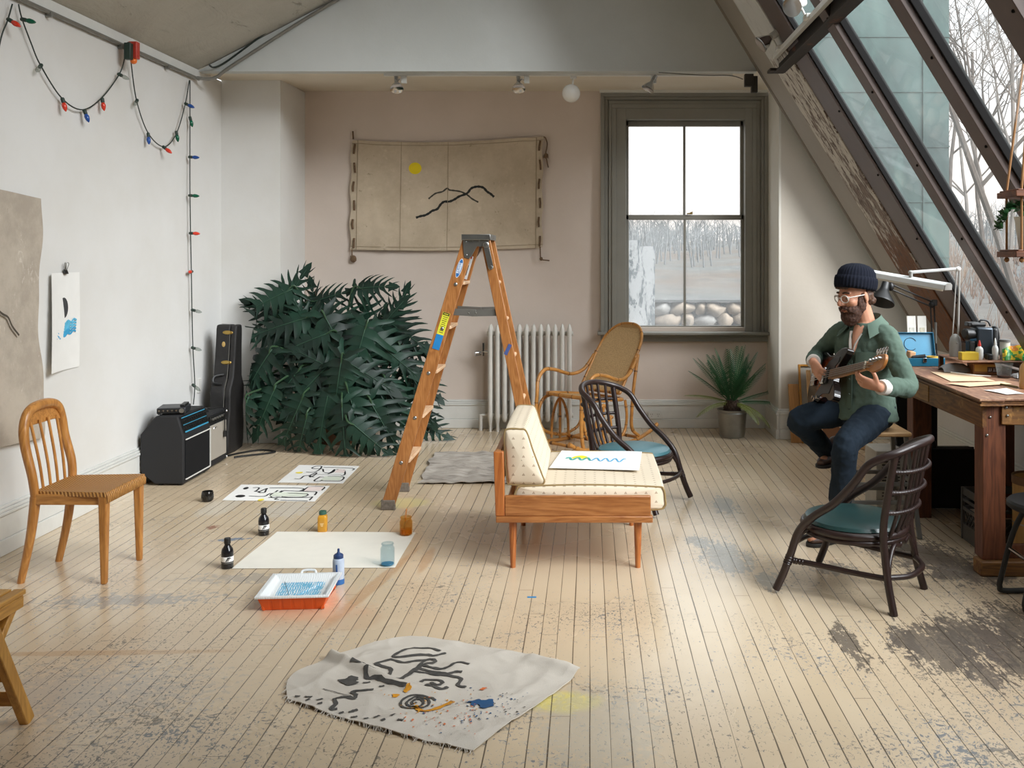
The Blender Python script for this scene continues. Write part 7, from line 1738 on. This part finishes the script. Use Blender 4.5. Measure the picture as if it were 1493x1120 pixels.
    mb = MB()
    loft(mb, [V((1.598, 5.59, .645)), V((1.60, 5.595, .74)), V((1.603, 5.595, .86)), V((1.600, 5.588, .99)), V((1.597, 5.575, 1.09)), V((1.60, 5.57, 1.15)), V((1.60, 5.568, 1.185)), V((1.60, 5.566, 1.215))], [(.206, .160), (.190, .146), (.172, .130), (.183, .132), (.186, .118), (.140, .095), (.088, .078), (.076, .068)], l, 24)
    for a, b_, c, e in ((shL, elL, wrL, .74), (shR, elR, wrR, .80)):
        w = b_.lerp(c, e); a2 = a - (a - neckb) * .12
        limb(mb, [a2.lerp(neckb - V((0, 0, .035)), .45), a2, a2.lerp(b_, .5), b_, b_.lerp(w, .5), w], [.058, .066, .060, .055, .052, .049])
    sh = wb(mb, 'overshirt', green); remesh(sh, .0075, 4, .5); wrinkle(sh, .06, .016); wrinkle(sh, .025, .006)
    # shirt details follow the chest front
    def chest(u, z):   # u across in metres, z height; a point on the shirt front
        t = (z - .655) / .53; rx = lerp(.185, .165, t); ry = .138 - .02 * max(0, t - .6) * 2
        c = V((1.60, 5.592 - .022 * max(0, t), z)); a = math.asin(max(-1, min(1, u / rx)))
        return c + l * u + f * (ry * math.cos(a) + .006)
    def colf(u, v):
        a = lerp(-2.35, 2.35, u); e = abs(a) / 2.35; dr = -.058 * e ** 2.2
        R_, z = (lerp(.078, .086, v * 2), lerp(-.012, .052, v * 2)) if v < .5 else (lerp(.086, .128 + .030 * e ** 3, v * 2 - 1), lerp(.052, .004 - .026 * e ** 3, (v * 2 - 1) ** .8))
        return neckb + (-f * math.cos(a) + l * math.sin(a)) * R_ + f * .012 * e + V((0, 0, z + dr + .016))
    mb = MB(); mb.grid(colf, 36, 10, 0, .004); o = wb(mb, 'collar', green, r, angle=70)
    # pale undershirt edge in the opening and at the cuffs
    und = plain('oatmeal undershirt', 'cfc8c0', .9, bump=.3, bscale=300)
    mb = MB(); mb.tube(cr([neckb + l * .030 + f * .083 - V((0, 0, .045)), neckb + l * .010 + f * .118 - V((0, 0, .105)), neckb + l * .002 + f * .132 - V((0, 0, .165))], 4), [.010, .007], 8, flat=.5); mb.tube(cr([neckb - l * .040 + f * .078 - V((0, 0, .035)), neckb - l * .022 + f * .116 - V((0, 0, .105)), neckb - l * .004 + f * .132 - V((0, 0, .165))], 4), [.012, .009], 8, flat=.5); wb(mb, 'undershirt', und, r)
    for b_, c, e0, e1 in ((elL, wrL, .70, .98), (elR, wrR, .76, 1.0)):
        mb = MB(); a = b_.lerp(c, e0); z = b_.lerp(c, e1); mb.tube([a, a.lerp(z, .4), a.lerp(z, .8), z, z], [.040, .042, .041, .038, .027], 20); o = wb(mb, 'cuff', und, r); wrinkle(o, .03, .003)
    # placket, pockets and buttons
    mb = MB(); mb.grid(lambda u, v: chest(-.016 + .032 * u, .67 + .33 * v), 3, 24, 0, -.004); wb(mb, 'placket', green, r)
    for k in range(4):
        mb = MB(); mb.ell(chest(.0, .72 + .085 * k) + f * .005, (.0055, .0055, .0055), 10, 6); wb(mb, 'button', plain('dark green button', '3a4a40', .4), r)
    for s_ in (-1, 1):
        mb = MB(); mb.grid(lambda u, v: chest(s_ * .085 - .05 + .10 * u, .945 + .105 * v), 8, 8, 0, -.004); wb(mb, 'chest_pocket', green, r)
    # ---------------- jeans
    denim = cloth('dark indigo denim', '1d2630', '27323d', weave=380, var=.9, bump=.3)
    mb = MB(); loft(mb, [V((1.60, 5.60, .615)), V((1.60, 5.60, .66)), V((1.60, 5.60, .76))], [(.165, .118), (.178, .128), (.150, .112)], l, 20)
    for a, b_, c, r4 in ((hipL, knL, anL, .060), (hipR, knR, anR, .060)):
        e = b_.lerp(c, .97)
        limb(mb, [a, a.lerp(b_, .5), b_, b_.lerp(e, .3), b_.lerp(e, .7), e], [.098, .088, .072, .068, .062, .058])
    je = wb(mb, 'jeans', denim); remesh(je, .0075, 4, .5); wrinkle(je, .05, .016); wrinkle(je, .015, .004)
    for b_, c in ((knL, anL), (knR, anR)):
        d = (c - b_).normalized(); e = b_.lerp(c, .95); mb = MB(); mb.tube([e, e + d * .005, e + d * .03, e + d * .034], [.058, .064, .064, .056], 18); wb(mb, 'turned_hem', plain('denim underside', '3a4855', .9), r)
    # ---------------- shoes
    lea = plain('worn brown leather', '3f2b22', .5, var=.3, scale=30); sol = plain('dark sole', '1d1a18', .7)
    for a, hl, toe, z0 in ((anL, V((1.445, 5.40, 0)), V((1.195, 5.262, 0)), 0.0), (anR, V((1.535, 5.925, 0)), V((1.365, 5.705, 0)), .330)):
        d = (toe - hl).normalized(); s_ = V((-d.y, d.x, 0)); L = (toe - hl).length
        mb = MB(); z = V((0, 0, z0))
        loft(mb, [hl + z + V((0, 0, .045)), hl + d * .04 + z + V((0, 0, .050)), hl + d * L * .45 + z + V((0, 0, .046)), hl + d * L * .75 + z + V((0, 0, .036)), hl + d * (L - .01) + z + V((0, 0, .028))], [(.026, .034), (.036, .040), (.040, .038), (.044, .028), (.024, .018)], s_, 18)
        limb(mb, [hl + d * .055 + z + V((0, 0, .05)), hl + d * .055 + z + V((0, 0, .12))], [.045, .043]); o = wb(mb, 'shoe', lea); remesh(o, .006, 5)
        mb = MB(); out = [hl + d * x + s_ * y for x, y in [(-.02, 0), (-.012, .026), (.03, .036), (.11, .036), (L * .72, .047), (L * .92, .038), (L + .005, 0), (L * .92, -.038), (L * .72, -.047), (.11, -.036), (.03, -.036), (-.012, -.026)]]; q = cr([(p.x, p.y, 0) for p in out], 4, True); mb.prism([(p.x, p.y) for p in q], z0 + .001, z0 + .020); wb(mb, 'sole', sol, r, bevel=.003)
        mb = MB()
        for k in range(4):
            c = hl + d * (L * (.42 + .08 * k)) + z + V((0, 0, .083 - .007 * k)); mb.tube([c - s_ * .02, c + V((0, 0, .005)), c + s_ * .02], .0025, 6)
        wb(mb, 'laces', plain('tan lace', '8a7458', .9), r)
    # ================ stool under the player
    st = thing('metal_stool', 'grey metal stool with pale wooden seat under the bass player', 'stool', (1.66, 5.60, 0))
    mb = MB(); mb.bb(-.17, .17, -.15, .15, .566, .592); mb.build('seat', wood('pale stool seat', 'b98f60', 'd4ad7c', 'X', 1, .5, 5), st, .008)
    gm = plain('grey stool metal', '6f6d68', .45, .5)
    for sx in (-1, 1):
        for sy in (-1, 1): mb = MB(); mb.bar((sx * .20, sy * .19, 0), (sx * .14, sy * .125, .575), .024, .024); mb.build('leg', gm, st, .003)
    for z in (.30, .20):
        k = lerp(.20, .14, z / .575); k2 = lerp(.19, .125, z / .575)
        for a, c in (((-k, -k2, z), (k, -k2, z)), ((-k, k2, z + .0), (k, k2, z + .0))): mb = MB(); mb.bar(a, c, .018, .022); mb.build('rung', gm, st, .002)
        for a, c in (((-k, -k2, z + .012), (-k, k2, z + .012)), ((k, -k2, z + .012), (k, k2, z + .012))): mb = MB(); mb.bar(a, c, .018, .022); mb.build('rung', gm, st, .002)
    # ================ the bass
    J = V((1.408, 5.44, .918)); d = V((.10, -.965, .205)).normalized(); n = V((-.95, -.10, .30)); n = (n - d * n.dot(d)).normalized(); w = d.cross(n)
    if w.z > 0: w = -w
    BMt = Matrix((d, w, d.cross(w))).transposed().to_4x4()
    nn = d.cross(w); sg = 1 if nn.dot(n) > 0 else -1
    BMt.translation = J
    b = thing('bass_guitar', 'dark sunburst electric bass held across the lap, headstock towards the viewer', 'bass guitar', J)
    loc = lambda m_, name, mat, par=b, **k: m_.build(name, mat, par, **k)
    R3 = BMt.to_3x3().to_4x4()
    def pz(z): return z * sg
    out = cr([(.0, -.030, 0), (.035, -.060, 0), (.105, -.112, 0), (.118, -.135, 0), (.085, -.150, 0), (.0, -.150, 0), (-.08, -.128, 0), (-.15, -.128, 0), (-.24, -.160, 0), (-.34, -.160, 0), (-.41, -.105, 0), (-.43, .01, 0), (-.41, .11, 0), (-.33, .175, 0), (-.24, .172, 0), (-.16, .135, 0), (-.08, .128, 0), (-.02, .150, 0), (.035, .155, 0), (.062, .135, 0), (.045, .095, 0), (.005, .050, 0), (-.02, .030, 0), (-.02, -.03, 0)], 5, True)
    t = NT('sunburst lacquer'); v = t.coord('Object'); gr = t.n('ShaderNodeVectorMath', operation='LENGTH'); mp = t.n('ShaderNodeMapping', vector_type='TEXTURE'); t.l(v, mp.inputs[0]); mp.inputs['Location'].default_value = R3 @ V((-.17, .0, 0)); mp.inputs['Scale'].default_value = (.20, .20, .20); t.l(mp.outputs[0], gr.inputs[0])
    t.set(t.ramp(gr.outputs['Value'], [(.25, lin('b5652a')), (.5, lin('6d2a16')), (.72, lin('16100e'))]), .12); lac = t.m
    mb = MB(); mb.prism([(p.x, p.y) for p in out], -.021, .021, R3); loc(mb, 'body', lac, b, bevel=.010, seg=3)
    mb = MB(); mb.prism([(x, y) for x, y in [(-.02, -.05), (.02, -.07), (.03, -.1), (-.06, -.105), (-.14, -.09), (-.2, -.05), (-.2, .05), (-.27, .10), (-.24, .13), (-.14, .105), (-.03, .11), (.0, .06)]], pz(.0215), pz(.0240), R3); loc(mb, 'pickguard', M['black'], b, bevel=.001)
    for x in (-.10, -.19): mb = MB(); mb.box((x, 0, pz(.030)), (.035, .09, .014), None, 0, R3); loc(mb, 'pickup', M['black'], b, bevel=.003)
    mb = MB(); mb.box((-.335, 0, pz(.030)), (.06, .085, .016), None, 0, R3); loc(mb, 'bridge', M['chrome'], b, bevel=.004); mb = MB(); mb.box((-.145, 0, pz(.036)), (.045, .10, .024), None, 0, R3); loc(mb, 'pickup_cover', M['chrome'], b, bevel=.008)
    for (x, y) in ((-.27, .12), (-.23, .135), (-.19, .125)): mb = MB(); mb.lathe([(0, 0), (.012, 0), (.011, .018), (0, .018)], 14, M=R3 @ Matrix.Translation((x, y, pz(.021))) @ (Matrix.Identity(4) if sg > 0 else Matrix.Rotation(PI, 4, 'X'))); loc(mb, 'knob', M['chrome'], b)
    NL = .50
    map_ = plain('maple neck', 'b5824e', .3, var=.12, scale=25)
    mb = MB(); mb.bar(R3 @ V((-.03, 0, pz(.022))), R3 @ V((NL, 0, pz(.026))), .056, .022, R3 @ V((0, 0, 1)), 0, .044, .020); loc(mb, 'neck', map_, b, bevel=.006, seg=3)
    mb = MB(); mb.bar(R3 @ V((-.05, 0, pz(.036))), R3 @ V((NL, 0, pz(.038))), .057, .006, R3 @ V((0, 0, 1)), 0, .043, .006); fb = loc(mb, 'fingerboard', plain('dark fingerboard', '7a5636', .4), b, bevel=.001)
    mb = MB()
    for k in range(14):
        x = NL - .86 * (1 - 2 ** (-(k + 1) / 12)); mb.box((x, 0, pz(.0415)), (.0022, .046, .0015), None, 0, R3)
    loc(mb, 'frets', M['chrome'], fb)
    mb = MB(); mb.box((NL, 0, pz(.0425)), (.005, .043, .008), None, 0, R3); loc(mb, 'nut', plain('bone nut', 'dcd3bd', .5), b)
    for k in range(4):
        y = lerp(-.016, .016, k / 3); mb = MB(); mb.tube([R3 @ V((-.33, y * 1.25, pz(.050))), R3 @ V((NL, y, pz(.0475))), R3 @ V((NL + .05 + .038 * (3 - k), -.030 if False else y - .004, pz(.034)))], .0013 + .0003 * k, 6); loc(mb, 'string', M['steel'], b)
    hs = [(NL - .005, -.022), (NL + .03, -.024), (NL + .055, -.040), (NL + .10, -.046), (NL + .16, -.046), (NL + .205, -.040), (NL + .222, -.012), (NL + .205, .022), (NL + .16, .036), (NL + .06, .040), (NL + .03, .026), (NL - .005, .022)]
    mb = MB(); mb.prism([(p.x, p.y) for p in cr([(x, y, 0) for x, y in hs], 4, True)], pz(.012), pz(.028), R3); loc(mb, 'headstock', plain('amber maple', 'b4773f', .25, var=.12, scale=20), b, bevel=.002)
    for k in range(4):
        x = NL + .055 + .038 * k
        mb = MB(); mb.lathe([(0, 0), (.010, 0), (.008, .018), (0, .018)], 14, M=R3 @ Matrix.Translation((x, -.020, pz(.028))) @ (Matrix.Identity(4) if sg > 0 else Matrix.Rotation(PI, 4, 'X'))); mb.tube([R3 @ V((x, -.03, pz(.010))), R3 @ V((x, -.062, pz(.010)))], .004, 8); mb.ell((x, -.074, pz(.010)), (.018, .017, .005), 14, 8, M=R3); loc(mb, 'tuner', M['chrome'], b)
person()
# ================================================================ outdoors
def outdoors():
    M['teal'] = None
    t = NT('green copper cladding'); v = t.coord(); n = t.noise(v, 1.3, 5, .65); n2 = t.noise(t.coord(scale=(3, 3, .5)), 2.0, 5, .65)
    c = t.mix(t.smooth(n, .3, .7), lin('223836'), lin('33504c')); c = t.mix(t.math('MULTIPLY', t.smooth(n2, .5, .75), .5), c, lin('4c6b64'))
    t.set(c, .6); t.bump(n, .2, .02); M['teal'] = t.m
    r = thing('chimney', 'green copper clad chimney wall seen through the skylight', 'chimney', (0, 0, 0))
    up = Matrix(((1, 0, 0, 0), (0, 0, -1, 0), (0, 1, 0, 0), (0, 0, 0, 1)))
    mb = MB(); mb.prism([(3.0, .2), (3.0, 9), (.2, 9), (.2, RZ - RS * .2 + .32), (2.75, RZ - RS * 2.75 + .32), (2.92, .2)], -8.30, -8.02, up)
    mb.build('cladding', M['teal'], r)
    for k in range(1, 17):
        z = .2 + k * .46; mb = MB(); mb.bb(max(.3, slope_x(z) + .25), 3.004, 8.012, 8.02, z, z + .012); mb.build('seam', M['teal'], r)
    mb = MB(); mb.bb(2.78, 2.79, 8.008, 8.02, 1.2, 9.0); mb.build('corner_fold', M['teal'], r)
    # ---- rising ground with leaf litter
    def gz(x, y): return .10 + .020 * max(0, y - 10) + .4 * noise.noise(Vector((x * .06, y * .06, 0))) * min(1, max(0, (y - 12) / 20)) + .035 * max(0, x - 6)
    t = NT('leaf litter hillside'); v = t.coord(); n = t.noise(v, .9, 7, .7); n2 = t.noise(v, .12, 4)
    t.set(t.mix(t.smooth(n2, .4, .6), t.ramp(n, [(.35, lin('463c34')), (.6, lin('5a4b3e'))]), t.ramp(n, [(.35, lin('43423f')), (.6, lin('5b5a56'))])), .95); g = MB()
    g.grid(lambda u, q: (lerp(-60, 130, u), 9.4 + 190 * q ** 1.7, gz(lerp(-60, 130, u), 9.4 + 190 * q ** 1.7)), 80, 60); o = g.build('ground', t.m, fix=False); o['kind'] = 'structure'
    bark = plain('grey-brown bark', '5a5049', .9, var=.25, scale=3); pale = plain('pale grey bark', '77706a', .9, var=.2, scale=3)
    def tree(x, y, h, seed, fat=.10, lean=0):
        rnd = random.Random(seed); z = gz(x, y) - .1; br = MB(); tk = MB()
        def grow(p, d, L, rad, depth, mbx):
            n_ = 5; pts = [p]; q = p.copy(); dd = d.copy()
            for i in range(n_):
                dd = (dd + Vector((rnd.uniform(-1, 1), rnd.uniform(-1, 1), rnd.uniform(-.5, .8))) * (.16 if depth else .07)).normalized(); q = q + dd * L / n_; pts.append(q.copy())
            mbx.tube(pts, [rad, rad * .55], 6 if depth < 2 else 4)
            if depth >= 4: return
            m = (5, 4, 4, 3)[depth]
            for k in range(m):
                i = rnd.uniform(.30 if depth else .42, 1.0) * n_; j = min(n_ - 1, int(i)); b0 = pts[j].lerp(pts[j + 1], i - j)
                sd = Vector((rnd.uniform(-1, 1), rnd.uniform(-1, 1), rnd.uniform(-.1, .5))).normalized(); nd = (dd * rnd.uniform(.5, .9) + sd * .9).normalized()
                grow(b0, nd, L * rnd.uniform(.42, .66), rad * .55 * (1 - .4 * i / n_) + .002, depth + 1, br)
        grow(Vector((x, y, z)), Vector((lean, 0, 1)).normalized(), h * .62, fat, 0, tk)
        r_ = thing('bare_tree', 'bare winter tree on the slope outside the skylight', 'tree', (0, 0, 0), 0, 'bare trees outside the skylight')
        tk.build('trunk', bark if seed % 2 else pale, r_, fix=False); br.build('branches', bark if seed % 2 else pale, r_, fix=False)
    for k, (x, y, h, fat, ln) in enumerate([(6.1, 13.0, 7.5, .06, -.30), (8.3, 19.0, 9.0, .06, .05), (11.2, 27, 11, .075, -.1), (15.5, 36, 12, .12, .05), (16.4, 44, 13, .12, 0), (23, 58, 14, .13, -.05)]): tree(x, y, h, k + 31, fat, ln)
    # ---- far woods
    rnd = random.Random(9); w_ = MB()
    for k in range(560):
        y = rnd.uniform(48, 165); x = (rnd.uniform(-.06, .24) if k % 3 else rnd.uniform(.30, .52)) * y; z = gz(x, y); h = max(1.5, 1.6 + rnd.uniform(24, 58) * y / 1400 - z + (1.2 if x > .3 * y else 0)); q = Vector((x, y, z - .1)); top = q + Vector((rnd.uniform(-.4, .4), 0, h)); sc = y / 60; w_.tube([q, q.lerp(top, .6), top], [.05 * sc, .035 * sc, .008 * sc], 4)
        for i in range(12):
            b0 = q.lerp(top, rnd.uniform(.25, .97)); w_.tube([b0, b0 + Vector((rnd.uniform(-.7, .7), rnd.uniform(-.5, .5), rnd.uniform(.2, .8))) * sc ** .7], [.018 * sc, .005 * sc], 3)
    o = w_.build('woods', plain('hazed winter twigs', '6c6d6d', .9, var=.1, scale=.2), fix=False); tag(o, 'distant bare woods on the hillside beyond the windows', 'woods', kind='stuff')  # distance haze over the woods is put into the twig colour
    rnd = random.Random(12); w_ = MB()
    for k in range(900):
        y = rnd.uniform(13.5, 46) ; x = rnd.uniform(.33, .60) * y
        if min(math.hypot(x - a_, y - b_) for a_, b_ in ((6.1, 13), (8.3, 19), (11.2, 27), (15.5, 36), (16.4, 44))) < 1.6: continue
        q = Vector((x, y, gz(x, y) - .03)); h = rnd.uniform(.25, .9) * (y / 22) ** .6
        for i in range(3): w_.tube([q, q + Vector((rnd.uniform(-.35, .35), rnd.uniform(-.3, .3), rnd.uniform(.6, 1))) * h], [.012 * (y / 20), .003 * (y / 20)], 3)
    o = w_.build('undergrowth', plain('brown winter brush', '6b574a', .9, var=.3, scale=1), fix=False); tag(o, 'brown winter brush on the near slope outside the skylight', 'undergrowth', kind='stuff')
    # ---- dry stone wall and flaking stack outside the back window
    r = thing('stone_wall', 'low dry stone wall outside the back window', 'wall', (0, 13, 0)); rnd = random.Random(2); st = MB()
    for row in range(5):
        x = -1.0 + rnd.uniform(0, .2)
        while x < 4.0:
            wd = rnd.uniform(.16, .38); b0 = len(st.v); st.ell((x + wd / 2, rnd.uniform(-.03, .03), .22 + row * .165), (wd * .56, .17, .10), 12, 8, rot=(0, rnd.uniform(-.35, .35), 0), mat=rnd.choice((0, 0, 1, 2)))
            for q in range(b0, len(st.v)): st.v[q] = st.v[q] + Vector((noise.noise(st.v[q] * 9), noise.noise(st.v[q] * 9 + Vector((5, 0, 0))), noise.noise(st.v[q] * 9 + Vector((0, 7, 0))))) * .05
            x += wd
    st.build('stones', [plain('tan stone', '8d7f70', .9, var=.25), plain('grey stone', '85827e', .9, var=.25), plain('rusty stone', '957867', .9, var=.25)], r, angle=60)
    mb = MB(); mb.bb(-1, 4, -.15, .16, .97, 1.0); mb.build('coping', plain('dark coping', '4d4c4b', .9), r)
    mb = MB(); mb.bb(-1, 4, .12, .5, -.6, .95); mb.build('bank', plain('wall core', '5a5048', .9), r)
    t = NT('flaking white paint'); v = t.coord(scale=(1, 1, .35)); n = t.noise(v, 9, 7, .75, .4); t.set(t.mix(t.smooth(n, .50, .56), lin('a9abac'), lin('5d6468')), .9); 
    r = thing('chimney_stack', 'flaking white painted stack outside the left of the back window', 'chimney', (.60, 11, 0)); mb = MB(); mb.bb(-.17, .145, 0, .3, -.2, 1.70); mb.bb(-.17, -.02, .0, .3, 1.70, 1.77); mb.build('stack', t.m, r)
outdoors()

# ================================================================ light
w = bpy.data.worlds.new('overcast sky'); SC.world = w; w.use_nodes = True
nt = w.node_tree; nt.nodes.clear()
def N(t, **k):
    n = nt.nodes.new(t)
    for a, b_ in k.items(): setattr(n, a, b_)
    return n
tc = N('ShaderNodeTexCoord'); sep = N('ShaderNodeSeparateXYZ'); nt.links.new(tc.outputs['Generated'], sep.inputs[0])
nz_ = N('ShaderNodeTexNoise'); mp = N('ShaderNodeMapping'); mp.inputs['Scale'].default_value = (1.2, 1.2, 3.2); nt.links.new(tc.outputs['Generated'], mp.inputs[0]); nt.links.new(mp.outputs[0], nz_.inputs['Vector'])
nz_.inputs['Scale'].default_value = 2.6; nz_.inputs['Detail'].default_value = 6
cl = N('ShaderNodeValToRGB'); cl.color_ramp.elements[0].position = .38; cl.color_ramp.elements[0].color = lin('c3d2de'); cl.color_ramp.elements[1].position = .62; cl.color_ramp.elements[1].color = lin('f4f3f0')
nt.links.new(nz_.outputs['Fac'], cl.inputs[0])
hz = N('ShaderNodeMapRange'); hz.inputs[1].default_value = .0; hz.inputs[2].default_value = .28; nt.links.new(sep.outputs[2], hz.inputs[0])
wm = N('ShaderNodeMix', data_type='RGBA'); wm.inputs[6].default_value = lin('f2e9e2'); nt.links.new(hz.outputs[0], wm.inputs[0]); nt.links.new(cl.outputs[0], wm.inputs[7])
# an overcast sky is about three times brighter overhead than at the horizon
mx = N('ShaderNodeMath', operation='MULTIPLY_ADD', use_clamp=False); nt.links.new(sep.outputs[2], mx.inputs[0]); mx.inputs[1].default_value = 2.0; mx.inputs[2].default_value = 1.0
mx2 = N('ShaderNodeMath', operation='MAXIMUM'); nt.links.new(mx.outputs[0], mx2.inputs[0]); mx2.inputs[1].default_value = .6
mx3 = N('ShaderNodeMath', operation='MULTIPLY'); nt.links.new(mx2.outputs[0], mx3.inputs[0]); mx3.inputs[1].default_value = .74
bg = N('ShaderNodeBackground'); nt.links.new(mx3.outputs[0], bg.inputs[1]); nt.links.new(wm.outputs[2], bg.inputs[0])
wo = N('ShaderNodeOutputWorld'); nt.links.new(bg.outputs[0], wo.inputs[0])
s = bpy.data.lights.new('sun', 'SUN'); s.energy = 4.4; s.angle = math.radians(40); s.color = (.94, .975, 1.0)
so = bpy.data.objects.new('sun', s); COL.objects.link(so); so.rotation_euler = Vector((-.72, .56, -.60)).to_track_quat('-Z', 'Y').to_euler()
# daylight portals in the openings, to help the renderer find the sky
def portal(name, c, sx, sy, d):
    l = bpy.data.lights.new(name, 'AREA'); l.shape = 'RECTANGLE'; l.size = sx; l.size_y = sy; l.cycles.is_portal = True
    o = bpy.data.objects.new(name, l); COL.objects.link(o); o.location = c; o.rotation_euler = Vector(d).to_track_quat('-Z', 'Y').to_euler(); return o
cz = 2.9; pc = sl(cz, -.2, 4.1)
o = portal('skylight_daylight', pc, 4.6, 4.6, (nx, 0, nz))
o.rotation_euler = Matrix((Vector((0, 1, 0)), Vector((ux, 0, uz)), -Vector((nx, 0, nz)))).transposed().to_euler()
portal('window_daylight', ((wx0 + wx1) / 2, YB + .2, 1.95), 1.15, 2.05, (0, -1, 0))

cam = bpy.data.cameras.new('camera'); co = bpy.data.objects.new('camera', cam); COL.objects.link(co); SC.camera = co
co.location = (0, 0, EYE); co.rotation_euler = (PI / 2, 0, 0)
cam.sensor_fit = 'HORIZONTAL'; cam.sensor_width = 36; cam.lens = 36 * FP / 1493
cam.shift_x = -(PX - 746.5) / 1493; cam.shift_y = -(560 - PY) / 1493; cam.clip_start = .05; cam.clip_end = 500
SC.view_settings.view_transform = 'Standard'; SC.view_settings.look = 'None'; SC.view_settings.gamma = 1; SC.view_settings.use_curve_mapping = False
SC.view_settings.exposure = 1.1
SC.cycles.max_bounces = 10; SC.cycles.diffuse_bounces = 5; SC.cycles.glossy_bounces = 4; SC.cycles.transparent_max_bounces = 12
SC.cycles.use_denoising = True; SC.cycles.sample_clamp_indirect = 6.0; SC.cycles.caustics_reflective = False; SC.cycles.caustics_refractive = False
